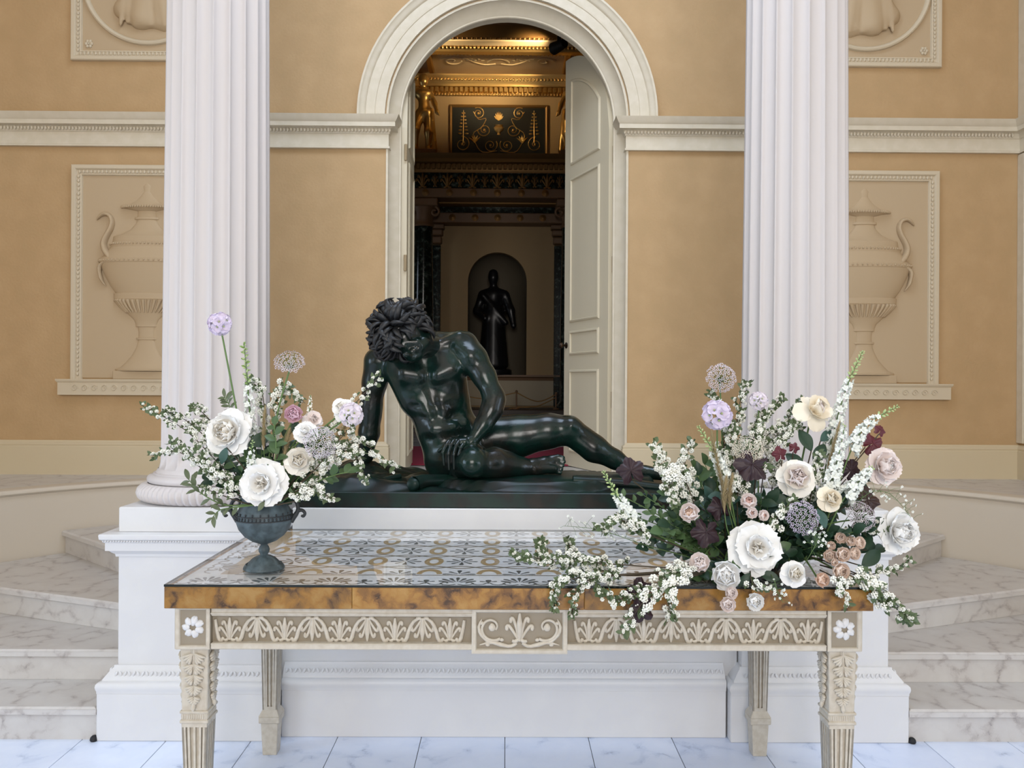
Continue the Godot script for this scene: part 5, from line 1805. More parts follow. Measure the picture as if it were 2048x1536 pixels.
		b.taper_box(Vector3(0, 0.176, 0), Vector3(0.086, 0.026, 0.086), Vector3(0.062, 0.026, 0.062), 0.002)
		b.box(Vector3(0, 0.15, 0), Vector3(0.086, 0.028, 0.086), 0.003)
		b.taper_box(Vector3(0, 0.068, 0), Vector3(0.058, 0.136, 0.058), Vector3(0.07, 0.136, 0.07), 0.002)
		part("foot", b.mesh(), M.table, rl)
	# sheet of glass over the top
	var g := thing("glass_sheet", "clear glass sheet with dark polished edge covering the inlaid table top", "glass", Vector3(cx, 0.9172, -3.06))
	b = MB.new()
	b.poly(PackedVector3Array([Vector3(-1.099, 0.0074, zf), Vector3(1.099, 0.0074, zf), Vector3(1.099, 0.0074, zb), Vector3(-1.099, 0.0074, zb)]))
	var gm := mat(Color(0.9, 0.97, 0.95, 0.04), 0.0)
	gm.transparency = BaseMaterial3D.TRANSPARENCY_ALPHA
	gm.metallic_specular = 0.5
	part("pane", b.mesh(), gm, g)
	b = MB.new()
	b.mould([Vector2(0, 0.0), Vector2(0.0012, 0.0004), Vector2(0.0012, 0.0072), Vector2(0, 0.0076)], [Vector3(-1.099, 0, zf), Vector3(1.099, 0, zf), Vector3(1.099, 0, zb), Vector3(-1.099, 0, zb)], Vector3.UP, true)
	part("polished_edge", b.mesh(), mat(hexc("0f1714"), 0.15), g)


func flat_piece(o: PackedVector2Array) -> ArrayMesh:
	# outline in plan (x, towards the back) as a thin sheet lying on the slab
	var b := MB.new()
	b.xf = Transform3D(Basis(Vector3.RIGHT, Vector3.FORWARD, Vector3.UP), Vector3.ZERO)
	b.extrude(o, 0.0, 0.0006)
	return b.mesh()


func teardrop(a: float, r0: float, r1: float, w: float) -> PackedVector2Array:
	var o := PackedVector2Array()
	var d := Vector2(cos(a), sin(a))
	var n := Vector2(-d.y, d.x)
	for q in [[0.0, 0.12], [0.3, 0.35], [0.6, 0.75], [0.82, 1.0], [0.95, 0.7], [1.0, 0.0], [0.95, -0.7], [0.82, -1.0], [0.6, -0.75], [0.3, -0.35], [0.0, -0.12]]:
		o.append(d * lerpf(r0, r1, q[0]) + n * (w * q[1]))
	return o


func ribbon(pts: Array, w: float) -> PackedVector2Array:
	var l := PackedVector2Array()
	var r := PackedVector2Array()
	for i in pts.size():
		var d: Vector2 = (pts[mini(i + 1, pts.size() - 1)] - pts[maxi(i - 1, 0)]).normalized()
		l.append(pts[i] + Vector2(-d.y, d.x) * w)
		r.append(pts[i] - Vector2(-d.y, d.x) * w)
	r.reverse()
	l.append_array(r)
	return l


func join_flat(list: Array) -> ArrayMesh:
	var b := MB.new()
	b.xf = Transform3D(Basis(Vector3.RIGHT, Vector3.FORWARD, Vector3.UP), Vector3.ZERO)
	for o in list:
		b.extrude(o, 0.0, 0.0006)
	return b.mesh()


func inlay(slab: Node3D, zf: float, zb: float) -> void:
	var y: float = 0.914
	# rosettes of dark petals
	var pet := []
	for k in 8:
		pet.append(teardrop(TAU * k / 8.0, 0.006, 0.056 if k % 2 == 0 else 0.05, 0.0085 if k % 4 == 2 else 0.006))
	var ros := join_flat(pet)
	var ring := PackedVector2Array()
	for i in 33:
		ring.append(Vector2(0.034 * cos(TAU * i / 32.0), 0.066 * sin(TAU * i / 32.0)))
	for i in 33:
		ring.append(Vector2(0.017 * cos(-TAU * i / 32.0), 0.036 * sin(-TAU * i / 32.0)))
	var b := MB.new()
	b.xf = Transform3D(Basis(Vector3.RIGHT, Vector3.FORWARD, Vector3.UP), Vector3.ZERO)
	var rp := PackedVector3Array()
	for i in 33:
		rp.append(Vector3(0.034 * cos(TAU * i / 32.0), 0.066 * sin(TAU * i / 32.0), 0.0006))
	for i in 33:
		rp.append(Vector3(0.016 * cos(TAU * i / 32.0), 0.036 * sin(TAU * i / 32.0), 0.0006))
	b.grid(rp, 33, 2)
	var rg := b.mesh()
	var small := join_flat([ribbon(arc2(0, 0, 0.02, 0, TAU, 16), 0.005)])
	var wave := []
	for e in [0.0, PI]:
		var pts := []
		for i in 25:
			pts.append(Vector2(-0.1 + i * 0.2 / 24.0, 0.017 * sin(TAU * i / 24.0 + PI / 2 + e)))
		wave.append(ribbon(pts, 0.0042))
	var wv := join_flat(wave)
	for r in 4:
		var z: float = 3.06 - (2.96 + r * 0.185)
		if r == 3:
			z -= 0.0
		for k in range(-4, 5):
			part("inlaid_rosette", ros, M.inlay_dark, slab, Transform3D(Basis.IDENTITY, Vector3(k * 0.2, y, z)))
		for k in range(-5, 5):
			part("inlaid_ring", rg, M.inlay_ochre, slab, Transform3D(Basis.IDENTITY, Vector3(k * 0.2 + 0.1, y, z)))
	for r in 4:
		var z: float = 3.06 - (2.96 + r * 0.185) + 0.0925
		for k in range(-4, 5):
			part("inlaid_ribbon", wv, M.inlay_brown, slab, Transform3D(Basis.IDENTITY, Vector3(k * 0.2, y, z)))
	for k in range(-4, 5):
		part("inlaid_rosette", join_flat([pet[0], pet[1], pet[2], pet[3], pet[4]]) , M.inlay_dark, slab, Transform3D(Basis.IDENTITY, Vector3(k * 0.2, y, 3.06 - 2.765)))
	for k in range(-5, 5):
		part("inlaid_arch", join_flat([ribbon(arc2(0, 0, 0.034, 0, PI, 14), 0.009)]), M.inlay_ochre, slab, Transform3D(Basis(Vector3.RIGHT, Vector3.UP, Vector3(0, 0, 1.7)), Vector3(k * 0.2 + 0.1, y, 3.06 - 2.765)))
	# border strips
	var x0: float = -0.93
	var z0: float = 3.06 - 2.752
	var z1: float = 3.06 - 3.54
	for q in [[Vector2(-0.94, -z0 - 0.008), Vector2(0.94, -z0 - 0.008), Vector2(0.94, -z0), Vector2(-0.94, -z0)], [Vector2(-0.99, -z0), Vector2(-0.93, -z0), Vector2(-0.93, -z1), Vector2(-0.99, -z1)], [Vector2(0.93, -z0), Vector2(0.99, -z0), Vector2(0.99, -z1), Vector2(0.93, -z1)]]:
		part("inlaid_border", flat_piece(PackedVector2Array(q)), M.inlay_brown if q[0].x > -0.95 and q[2].x > 0.935 and q[0].x < 0 else M.inlay_ochre, slab, Transform3D(Basis.IDENTITY, Vector3(0, y - 0.0002, 0)))
	part("inlaid_border", flat_piece(PackedVector2Array([Vector2(-1.08, -zf + 0.014), Vector2(1.08, -zf + 0.014), Vector2(1.08, -zf + 0.02), Vector2(-1.08, -zf + 0.02)])), M.inlay_brown, slab, Transform3D(Basis.IDENTITY, Vector3(0, y, 0)))
	# palmettes along the front border
	var pal := []
	for k in 7:
		pal.append(teardrop(deg_to_rad(22.0 + k * 22.6), 0.012, 0.072 if k % 2 else 0.066, 0.0065))
	var scr := []
	for s in [-1, 1]:
		scr.append(ribbon([Vector2(s * 0.004, -0.02), Vector2(s * 0.022, -0.03), Vector2(s * 0.044, -0.024), Vector2(s * 0.052, -0.008), Vector2(s * 0.044, 0.006), Vector2(s * 0.032, 0.004), Vector2(s * 0.03, -0.006)], 0.0035))
		scr.append(ribbon([Vector2(s * 0.05, -0.016), Vector2(s * 0.066, -0.026), Vector2(s * 0.084, -0.02), Vector2(s * 0.096, 0.0)], 0.003))
	var bud := join_flat([teardrop(PI / 2, -0.02, 0.03, 0.01), teardrop(deg_to_rad(20), 0.0, 0.03, 0.005), teardrop(deg_to_rad(160), 0.0, 0.03, 0.005)])
	var pm := join_flat(pal)
	var sc := join_flat(scr)
	for k in range(-5, 6):
		var at := Vector3(k * 0.2, y, 3.06 - 2.645)
		part("inlaid_palmette", pm, M.inlay_dark, slab, Transform3D(Basis.IDENTITY, at))
		part("inlaid_scroll", sc, M.inlay_dark, slab, Transform3D(Basis.IDENTITY, at))
		if k < 5:
			part("inlaid_bud", bud, M.inlay_dark, slab, Transform3D(Basis.IDENTITY, at + Vector3(0.1, 0, -0.01)))
	for s in [-1, 1]:
		for k in 4:
			var at := Vector3(s * 1.03, y, 3.06 - 2.86 - k * 0.2)
			var bs := Basis(Vector3.UP, s * PI / 2)
			part("inlaid_palmette", pm, M.inlay_brown, slab, Transform3D(bs, at))
			part("inlaid_scroll", sc, M.inlay_brown, slab, Transform3D(bs, at))


# ------------------------------------------------------------------ flowers
var cache := {}
var fr := RandomNumberGenerator.new()


func flower_materials() -> void:
	fr.seed = 2024
	for q in [["white", "fdfcf9"], ["ivory", "fbf6ec"], ["cream", "f9efdb"], ["blush", "faefea"], ["peach", "f3d8c4"], ["nude", "ecd8c8"], ["pink", "f0cfda"], ["rosepink", "eecabf"], ["lilac", "ddd1e4"], ["palelilac", "e6dde4"], ["blossom", "fcfbf0"], ["floret", "f3f6ee"], ["bud", "b5c78a"]]:
		var m := mat(hexc(q[1]), 0.6)
		m.backlight_enabled = true
		m.backlight = hexc(q[1]).darkened(0.45)
		M[q[0]] = m
	for q in [["leaf_mid", "47603a"], ["leaf_dark", "1f3a26"], ["leaf_blue", "38574f"], ["leaf_olive", "5a6548"], ["leaf_lime", "7d9a4e"], ["leaf_sprig", "4f5f3c"], ["burgundy", "2b141b"], ["redleaf", "5a1c28"], ["brownleaf", "3d2822"]]:
		var m := mat(hexc(q[1]), 0.5)
		m.backlight_enabled = true
		m.backlight = hexc(q[1]).darkened(0.5)
		M[q[0]] = m
	M.stem = mat(hexc("5f7a45"), 0.6)
	M.twig = mat(hexc("4a4030"), 0.7)
	M.plume = mat(hexc("a8966e"), 0.8)
	M.eye = mat(hexc("5f3a48"), 0.7)


func petal(l: float, w: float, a0: float, a1: float, cup: float, ruf: float, ph: float) -> ArrayMesh:
	# grows from the origin; axis of the flower is +z, the petal opens towards +x
	var b := MB.new()
	var p := PackedVector3Array()
	var nu: int = 7
	var nv: int = 8
	var r: float = 0.0
	var z: float = 0.0
	for j in nv:
		var t: float = float(j) / (nv - 1)
		var a: float = deg_to_rad(lerpf(a0, a1, t))
		if j > 0:
			r += sin(a) * l / (nv - 1)
			z += cos(a) * l / (nv - 1)
		var ww: float = w * (lerpf(0.3, 1.0, sin(t / 0.62 * PI / 2)) if t < 0.62 else sqrt(maxf(0.02, 1.0 - pow((t - 0.62) / 0.4, 2.0))))
		for i in nu:
			var u: float = 2.0 * i / (nu - 1) - 1.0
			var off: float = cup * ww * u * u + ruf * t * t * sin(u * 5.0 + ph) - 0.04 * l * t * t * (1.0 - u * u) * 0.0
			var notch: float = ruf * 0.5 * t * t * cos(u * 6.0 + ph * 2.0)
			p.append(Vector3(r - cos(a) * off + sin(a) * notch, u * ww, z + sin(a) * off + cos(a) * notch))
	b.grid(p, nu, nv)
	return b.mesh()


const KINDS := {
	"peony": [[8, 1.18, 0.6, 84, 72, 0.2, 0.055], [8, 1.15, 0.56, 68, 30, 0.28, 0.055], [8, 1.06, 0.5, 50, 2, 0.35, 0.06], [8, 0.96, 0.4, 33, -8, 0.4, 0.04], [6, 0.86, 0.32, 14, -10, 0.5, 0.04]],
	"open": [[7, 1.16, 0.62, 86, 92, 0.14, 0.06], [7, 1.08, 0.56, 68, 52, 0.2, 0.07], [7, 0.9, 0.45, 50, 18, 0.3, 0.05], [6, 0.66, 0.3, 26, -4, 0.4, 0.04]],
	"rose": [[5, 1.14, 0.7, 78, 112, 0.2, 0.02], [5, 1.14, 0.68, 66, 24, 0.3, 0.015], [5, 1.08, 0.6, 48, -4, 0.42, 0.01], [5, 1.0, 0.5, 31, -12, 0.55, 0.01], [4, 0.96, 0.38, 17, -9, 0.7, 0.0], [3, 0.92, 0.26, 7, -5, 0.9, 0.0]],
	"cup": [[5, 1.3, 0.72, 84, 8, 0.3, 0.02], [6, 1.22, 0.64, 66, -16, 0.38, 0.02], [6, 1.08, 0.54, 48, -22, 0.48, 0.02], [5, 0.98, 0.42, 30, -18, 0.6, 0.02], [4, 0.9, 0.28, 13, -12, 0.8, 0.01]],
	"small": [[5, 1.25, 0.7, 84, 6, 0.3, 0.015], [5, 1.12, 0.58, 58, -16, 0.45, 0.01], [4, 1.0, 0.42, 32, -14, 0.65, 0.01], [3, 0.94, 0.26, 10, -8, 0.9, 0.0]],
	"loose": [[4, 1.25, 0.62, 80, 122, 0.08, 0.04], [4, 1.15, 0.62, 55, 40, 0.25, 0.03], [4, 1.05, 0.55, 34, -4, 0.5, 0.02], [3, 1.0, 0.38, 14, -8, 0.75, 0.01]],
}


func facing(fx: float, fy: float) -> Basis:
	var f := Vector3(fx, fy, 1.0).normalized()
	var x: Vector3 = Vector3.UP.cross(f).normalized()
	return Basis(x, f.cross(x), f)


func stem_to(t: Node3D, from: Vector3, to: Vector3, r: float, m: Material, sag := 0.03) -> void:
	# stem from the holder to the flower (both in the flower's own axes)
	var b := MB.new()
	var mid: Vector3 = from.lerp(to, 0.5) + Vector3(0, sag, 0)
	b.tube(curve([from, mid, to], 8), ramp(r * 1.2, r, 8), 6)
	part("stem", b.mesh(), m, t)


func bloom(called: String, label: String, kind: String, at: Vector3, rad: float, f: Vector2, mats: Array, root: Vector3, group := "") -> Node3D:
	var t := thing(called, label, "flower", at, group)
	var bs := facing(f.x, f.y)
	var layers: Array = KINDS[kind]
	for k in layers.size():
		var q: Array = layers[k]
		for v in 3:
			var key: String = "%s%d%d" % [kind, k, v]
			if not cache.has(key):
				cache[key] = petal(q[1], q[2], q[3], q[4], q[5], q[6], v * 2.1 + k)
		var m: Material = mats[mini(int(float(k) / layers.size() * mats.size()), mats.size() - 1)]
		for i in int(q[0]):
			var a: float = TAU * (i + 0.5 * (k % 2)) / q[0] + fr.randf_range(-0.12, 0.12)
			var sc: float = rad * fr.randf_range(0.93, 1.06)
			part("petal", cache["%s%d%d" % [kind, k, i % 3]], m, t, Transform3D(bs * Basis(Vector3.BACK, a) * Basis(Vector3.UP, fr.randf_range(-0.1, 0.1)) * Basis.from_scale(Vector3.ONE * sc), bs.z * (-rad * (0.42 - 0.03 * k))))
	if not cache.has("calyx"):
		var b := MB.new()
		b.lathe([Vector2(0.0, -0.34), Vector2(0.1, -0.3), Vector2(0.2, -0.16), Vector2(0.26, 0.02)], 9)
		cache["calyx"] = b.mesh()
	part("calyx", cache["calyx"], M.stem, t, Transform3D(bs * Basis(Vector3.RIGHT, PI / 2) * Basis.from_scale(Vector3.ONE * rad), bs.z * (-rad * 0.42)))
	stem_to(t, root - at, bs.z * (-rad * 0.7), 0.003, M.stem)
	return t


func spray_roses(label: String, spots: Array, d: float, mats: Array, root: Vector3) -> void:
	# one branching stem carrying several small roses
	var at := P(spots[0][0], spots[0][1], d)
	var t := thing("spray_rose", label, "flower", at, "")
	for q in spots:
		var c: Vector3 = P(q[0], q[1], d - q[3]) - at
		var rad: float = q[2] / F * d
		var bs := facing(q[4], q[5])
		var h := Node3D.new()
		h.name = "rose_head"
		t.add_child(h, true)
		h.transform = Transform3D(bs, c)
		var layers: Array = KINDS["small"] if q[2] < 15 else KINDS["cup"]
		var kind: String = "small" if q[2] < 15 else "cup"
		for k in layers.size():
			var lq: Array = layers[k]
			for v in 3:
				var key: String = "%s%d%d" % [kind, k, v]
				if not cache.has(key):
					cache[key] = petal(lq[1], lq[2], lq[3], lq[4], lq[5], lq[6], v * 2.1 + k)
			for i in int(lq[0]):
				var a: float = TAU * (i + 0.5 * (k % 2)) / lq[0] + fr.randf_range(-0.1, 0.1)
				part("petal", cache["%s%d%d" % [kind, k, i % 3]], mats[mini(int(float(k) / layers.size() * mats.size()), mats.size() - 1)], h, Transform3D(Basis(Vector3.BACK, a) * Basis.from_scale(Vector3.ONE * rad * 1.05), Vector3(0, 0, -rad * 0.4)))
		stem_to(t, (root - at).lerp(c, 0.15), c - bs.z * rad * 0.5, 0.0022, M.stem, 0.01)


func blossom_cluster() -> Array:
	if not cache.has("cl0"):
		for v in 4:
			var b := MB.new()
			for k in 15:
				var y: float = 1.0 - 1.5 * (k + 0.5) / 15
				var a: float = k * 2.399963 + v
				var n := Vector3(sqrt(1 - y * y) * cos(a), sqrt(1 - y * y) * sin(a), y)
				b.blob(n * 0.72, Vector3.ONE * fr.randf_range(0.24, 0.34), 5, 3)
			cache["cl%d" % v] = b.mesh()
	return [cache.cl0, cache.cl1, cache.cl2, cache.cl3]


func leaf_mesh(l: float, w: float, fold: float, curl: float, ruf := 0.0, lobes := 0.0, nu := 5, nv := 7) -> MB:
	# grows along +y, upper face towards +z
	var b := MB.new()
	var p := PackedVector3Array()
	for j in nv:
		var t: float = float(j) / (nv - 1)
		var ww: float = w * pow(sin(PI * clampf(t * 0.94 + 0.03, 0.0, 1.0)), 0.8) * (1.0 + lobes * absf(sin(t * 9.0)))
		for i in nu:
			var u: float = 2.0 * i / (nu - 1) - 1.0
			p.append(Vector3(u * ww, l * t * (1.0 - 0.1 * curl * t), fold * ww * absf(u) - curl * l * t * t * 0.5 + ruf * l * sin(u * 4.0 + t * 7.0) * absf(u)))
	b.grid(p, nu, nv)
	return b


func leaf_at(dir: Vector3, up: Vector3) -> Basis:
	var y: Vector3 = dir.normalized()
	var x: Vector3 = y.cross(up).normalized() if absf(y.dot(up.normalized())) < 0.98 else y.cross(Vector3.RIGHT).normalized()
	return Basis(x, y, x.cross(y))


# arching twig with small leaves and clusters of tiny flowers: pts in pixels with depths
func sprig(label: String, pts: Array, dens: float, size: float, leafmat: Material, flowermat: Material, leafy: float, bare := 0.3, group := "") -> void:
	var w := []
	for q in pts:
		w.append(P(q[0], q[1], q[2]))
	var at: Vector3 = w[0]
	var c := curve(w, 24)
	var len: float = 0.0
	for i in 24:
		len += c[i].distance_to(c[i + 1])
	for i in c.size():
		c[i] -= at
	var t := thing("blossom_sprig", label, "flower sprig", at, group)
	var b := MB.new()
	b.tube(c, ramp(0.0026, 0.001, 24), 5)
	part("twig", b.mesh(), M.twig, t)
	var cl := blossom_cluster()
	var lf := MB.new()
	var key: String = "sl"
	if not cache.has(key):
		cache[key] = leaf_mesh(0.0165, 0.0046, 0.3, 0.4, 0.0, 0.0, 3, 4)
	size *= 1.18
	var n: int = int(len * (1.0 - bare) / 0.0112 * dens)
	for k in n:
		var s: float = bare + (1.0 - bare) * (k + fr.randf()) / n
		var f: float = s * 24.0
		var i: int = mini(int(f), 23)
		var pos: Vector3 = c[i].lerp(c[i + 1], f - i)
		var tg: Vector3 = (c[i + 1] - c[i]).normalized()
		var side := Vector3(fr.randf_range(-1, 1), fr.randf_range(-0.7, 1), fr.randf_range(-0.5, 1.0)).normalized()
		side = (side - tg * side.dot(tg)).normalized()
		var taper: float = 1.0 - 0.45 * smoothstep(0.6, 1.0, s)
		var out: float = fr.randf_range(0.006, 0.02) * taper * size
		part("blossom_cluster", cl[k % 4], flowermat, t, Transform3D(leaf_at(side, tg) * Basis(Vector3.RIGHT, -PI / 2) * Basis.from_scale(Vector3.ONE * fr.randf_range(0.006, 0.0105) * taper * size), pos + side * out))
		for m in int(leafy * 3.0 + fr.randf()):
			var d: Vector3 = (side.rotated(tg, fr.randf_range(-2.0, 2.0)) + tg * fr.randf_range(0.2, 1.0)).normalized()
			lf.put(cache[key], Transform3D(leaf_at(d, side + Vector3(0, 0.3, 0.6)) * Basis.from_scale(Vector3.ONE * fr.randf_range(0.7, 1.25) * size), pos + side * fr.randf_range(0.0, out)))
	if lf.v.size() > 0:
		stuff(part("leaves", lf.mesh(), leafmat, t))


# stem with larger leaves, each its own part
func leafy(called: String, label: String, pts: Array, n: int, l: float, w: float, m: Material, start := 0.3, group := "", spread := 1.0) -> void:
	var wv := []
	for q in pts:
		wv.append(P(q[0], q[1], q[2]))
	var at: Vector3 = wv[0]
	var c := curve(wv, 16)
	for i in c.size():
		c[i] -= at
	var t := thing(called, label, "foliage", at, group)
	var b := MB.new()
	b.tube(c, ramp(0.003, 0.0012, 16), 5)
	part("stem", b.mesh(), M.stem, t)
	for v in 2:
		var key: String = "lf%.3f%.3f%d" % [l, w, v]
		if not cache.has(key):
			cache[key] = leaf_mesh(l, w, 0.25 + 0.1 * v, 0.3 + 0.3 * v, 0.02).mesh()
	for k in n:
		var s: float = start + (1.0 - start) * float(k) / maxf(n - 1, 1)
		var f: float = s * 16.0
		var i: int = mini(int(f), 15)
		var pos: Vector3 = c[i].lerp(c[i + 1], f - i)
		var tg: Vector3 = (c[i + 1] - c[i]).normalized()
		var side := Vector3(1 if k % 2 else -1, fr.randf_range(-0.3, 0.6), fr.randf_range(-0.4, 0.9))
		side = (side - tg * side.dot(tg)).normalized()
		var d: Vector3 = (side * spread + tg * (0.6 if k < n - 1 else 3.0)).normalized()
		part("leaf", cache["lf%.3f%.3f%d" % [l, w, k % 2]], m, t, Transform3D(leaf_at(d, Vector3(fr.randf_range(-0.4, 0.4), 0.7, 0.9)) * Basis.from_scale(Vector3.ONE * fr.randf_range(0.75, 1.15)), pos))


# rounded leaf with lobes and a crinkled surface, base at the origin, reaching to y = 2
func lobed_leaf(ph: float) -> MB:
	var b := MB.new()
	var p := PackedVector3Array()
	var na: int = 49
	for j in 7:
		var q: float = maxf(j / 6.0, 0.001)
		for i in na:
			var a: float = -PI / 2 + 0.12 + (TAU - 0.24) * i / (na - 1)
			var rim: float = 0.86 + 0.13 * cos(5.0 * (a - PI / 2)) + 0.035 * sin(a * 19.0 + ph) + 0.03 * sin(a * 11.0 + ph * 0.7)
			rim *= 0.72 + 0.28 * smoothstep(0.0, 0.6, absf(wrapf(a + PI / 2, -PI, PI)))
			var z: float = 0.1 * q * q * sin(a * 5.0 + ph) + 0.05 * q * sin(a * 13.0 + ph * 1.3) - 0.28 * q * q + 0.03 * sin(q * 14.0 + a * 3.0)
			p.append(Vector3(q * rim * cos(a), 0.75 + q * rim * sin(a), z))
	b.grid(p, na, 7)
	return b


# one broad leaf on its stalk
func big_leaf(label: String, px: float, py: float, d: float, rpx: float, turn: float, f: Vector2, m: Material, root: Vector3, round_ := true) -> void:
	var at := P(px, py, d)
	var r: float = rpx / F * d
	var t := thing("broad_leaf", label, "leaf", at)
	var b := lobed_leaf(px) if round_ else leaf_mesh(2.0, 0.5, 0.12, 0.45, 0.02, 0.0, 9, 12)
	var bs := facing(f.x, f.y) * Basis(Vector3.BACK, turn)
	var xf := Transform3D(bs * Basis.from_scale(Vector3.ONE * r), -bs.y * r)
	var lf := part("blade", b.mesh(), m, t, xf)
	b = MB.new()
	if round_:
		for k in 5:
			var a: float = PI / 2 + (k - 2) * TAU / 5.0
			b.tube([Vector3(0, 0.75, 0.03), Vector3(0.4 * cos(a), 0.75 + 0.4 * sin(a), -0.01), Vector3(0.82 * cos(a), 0.75 + 0.82 * sin(a), -0.16)], [0.03, 0.02, 0.006], 4)
	else:
		b.tube([Vector3(0, 0.02, 0.02), Vector3(0, 1.0, -0.2), Vector3(0, 1.6, -0.56)], [0.035, 0.025, 0.008], 5)
	part("vein", b.mesh(), m, lf)
	stem_to(t, root - at, -bs.y * r, 0.002, M.twig, 0.01)


func umbel(label: String, px: float, py: float, d: float, rpx: float, f: Vector2, m: Material, root: Vector3, dome := 0.7, n := 70) -> void:
	var at := P(px, py, d)
	var r: float = rpx / F * d
	var t := thing("starry_umbel", label, "flower", at)
	var bs := facing(f.x, f.y)
	if not cache.has("star"):
		var b := MB.new()
		for k in 6:
			var a: float = TAU * k / 6
			b.xf = Transform3D(Basis(Vector3.BACK, a), Vector3.ZERO)
			b.blob(Vector3(0.62, 0, 0.08), Vector3(0.42, 0.17, 0.07), 5, 3)
		cache["star"] = b
		b = MB.new()
		b.blob(Vector3(0, 0, 0.12), Vector3(0.16, 0.16, 0.16), 5, 4)
		cache["eye"] = b
	var fl := MB.new()
	var ey := MB.new()
	var ray := MB.new()
	for k in n:
		var y: float = 1.0 - (1.0 - cos(deg_to_rad(88.0))) * (k + 0.5) / n
		var a: float = k * 2.399963
		var nn := Vector3(sqrt(1 - y * y) * cos(a), sqrt(1 - y * y) * sin(a), y * dome)
		var p: Vector3 = bs * (nn * r * fr.randf_range(0.9, 1.05))
		var dirn: Vector3 = (bs * (nn + Vector3(0, 0, 0.6))).normalized()
		var xf := Transform3D(leaf_at(dirn, Vector3.UP) * Basis(Vector3.RIGHT, -PI / 2) * Basis(Vector3.BACK, fr.randf() * 3.0) * Basis.from_scale(Vector3.ONE * r * 0.135), p)
		fl.put(cache["star"], xf)
		ey.put(cache["eye"], xf)
		if k % 2 == 0:
			ray.tube([-bs.z * r * 0.6, p], [0.0009], 3, false)
	stuff(part("florets", fl.mesh(), m, t))
	stuff(part("floret_eyes", ey.mesh(), M.eye, t))
	stuff(part("rays", ray.mesh(), M.stem, t))
	stem_to(t, root - at, -bs.z * r * 0.6, 0.0028, M.stem)


func globe(label: String, px: float, py: float, d: float, rpx: float, f: Vector2, m: Material, root: Vector3, bow := 0.03) -> void:
	var at := P(px, py, d)
	var r: float = rpx / F * d
	var t := thing("lilac_globe_flower", label, "flower", at)
	if not cache.has("cupfloret"):
		var b := MB.new()
		for k in 5:
			b.xf = Transform3D(Basis(Vector3.BACK, TAU * k / 5), Vector3.ZERO)
			var p := PackedVector3Array()
			for j in 4:
				var v: float = j / 3.0
				for i in 4:
					var u: float = i / 1.5 - 1.0
					p.append(Vector3(0.12 + 0.95 * v - 0.1 * u * u * v, u * (0.12 + 0.42 * sin(v * 2.4)), 0.75 * sqrt(v) - 0.2 * v * v + 0.12 * u * u))
			b.grid(p, 4, 4)
		cache["cupfloret"] = b.mesh()
		b = MB.new()
		b.blob(Vector3(0, 0, 0.22), Vector3(0.15, 0.15, 0.25), 6, 4)
		cache["cupeye"] = b.mesh()
	var bs := facing(f.x, f.y)
	for k in 17:
		var y: float = 1.0 - 1.55 * (k + 0.5) / 17
		var a: float = k * 2.399963
		var nn: Vector3 = bs * Vector3(sqrt(1 - y * y) * cos(a), sqrt(1 - y * y) * sin(a), y)
		var xf := Transform3D(leaf_at(nn, Vector3.UP) * Basis(Vector3.RIGHT, -PI / 2) * Basis(Vector3.BACK, fr.randf() * 3.0) * Basis.from_scale(Vector3.ONE * r * fr.randf_range(0.38, 0.46)), nn * r * 0.55)
		var h := part("floret", cache["cupfloret"], m, t, xf)
		part("floret_eye", cache["cupeye"], M.bud, h)
	stem_to(t, root - at, Vector3.ZERO, 0.0028, M.stem, bow)


func spire(label: String, pts: Array, w0: float, m: Material, budfrac: float, bare := 0.35) -> void:
	var wv := []
	for q in pts:
		wv.append(P(q[0], q[1], q[2]))
	var at: Vector3 = wv[0]
	var c := curve(wv, 20)
	var len: float = 0.0
	for i in 20:
		len += c[i].distance_to(c[i + 1])
	for i in c.size():
		c[i] -= at
	var t := thing("flower_spire", label, "flower", at)
	var b := MB.new()
	b.tube(c, ramp(0.0032, 0.0012, 20), 6)
	part("stem", b.mesh(), M.stem, t)
	if not cache.has("spfl"):
		b = MB.new()
		for k in 6:
			b.xf = Transform3D(Basis(Vector3.BACK, TAU * k / 6 + 0.2) * Basis(Vector3.UP, -0.35 - 0.3 * (k % 2)), Vector3.ZERO)
			b.blob(Vector3(0.55, 0, 0), Vector3(0.52, 0.34, 0.08), 6, 4)
		b.xf = Transform3D.IDENTITY
		b.blob(Vector3(0, 0, 0.2), Vector3(0.2, 0.2, 0.25), 6, 4)
		cache["spfl"] = b.mesh()
		b = MB.new()
		b.blob(Vector3(0, 0.5, 0), Vector3(0.32, 0.55, 0.32), 6, 5)
		cache["spbud"] = b.mesh()
	var n: int = int(len * (1.0 - bare) / 0.0062)
	for k in n:
		var s: float = bare + (1.0 - bare) * (k + 0.5) / n
		var f: float = s * 20.0
		var i: int = mini(int(f), 19)
		var pos: Vector3 = c[i].lerp(c[i + 1], f - i)
		var tg: Vector3 = (c[i + 1] - c[i]).normalized()
		var e1: Vector3 = tg.cross(Vector3.BACK).normalized()
		var a: float = k * 2.399963
		var side: Vector3 = e1 * cos(a) + tg.cross(e1) * sin(a)
		var q: float = (s - bare) / (1.0 - bare)
		var w: float = w0 * lerpf(1.0, 0.25, q)
		if q < 1.0 - budfrac:
			part("floret", cache["spfl"], m, t, Transform3D(leaf_at(side + tg * 0.25, tg) * Basis(Vector3.RIGHT, -PI / 2) * Basis(Vector3.BACK, a) * Basis.from_scale(Vector3.ONE * w * 0.62), pos + side * w * 0.5))
		else:
			part("bud", cache["spbud"], M.bud, t, Transform3D(leaf_at(side + tg * 0.7, tg) * Basis.from_scale(Vector3.ONE * w * 0.75), pos + side * w * 0.25))


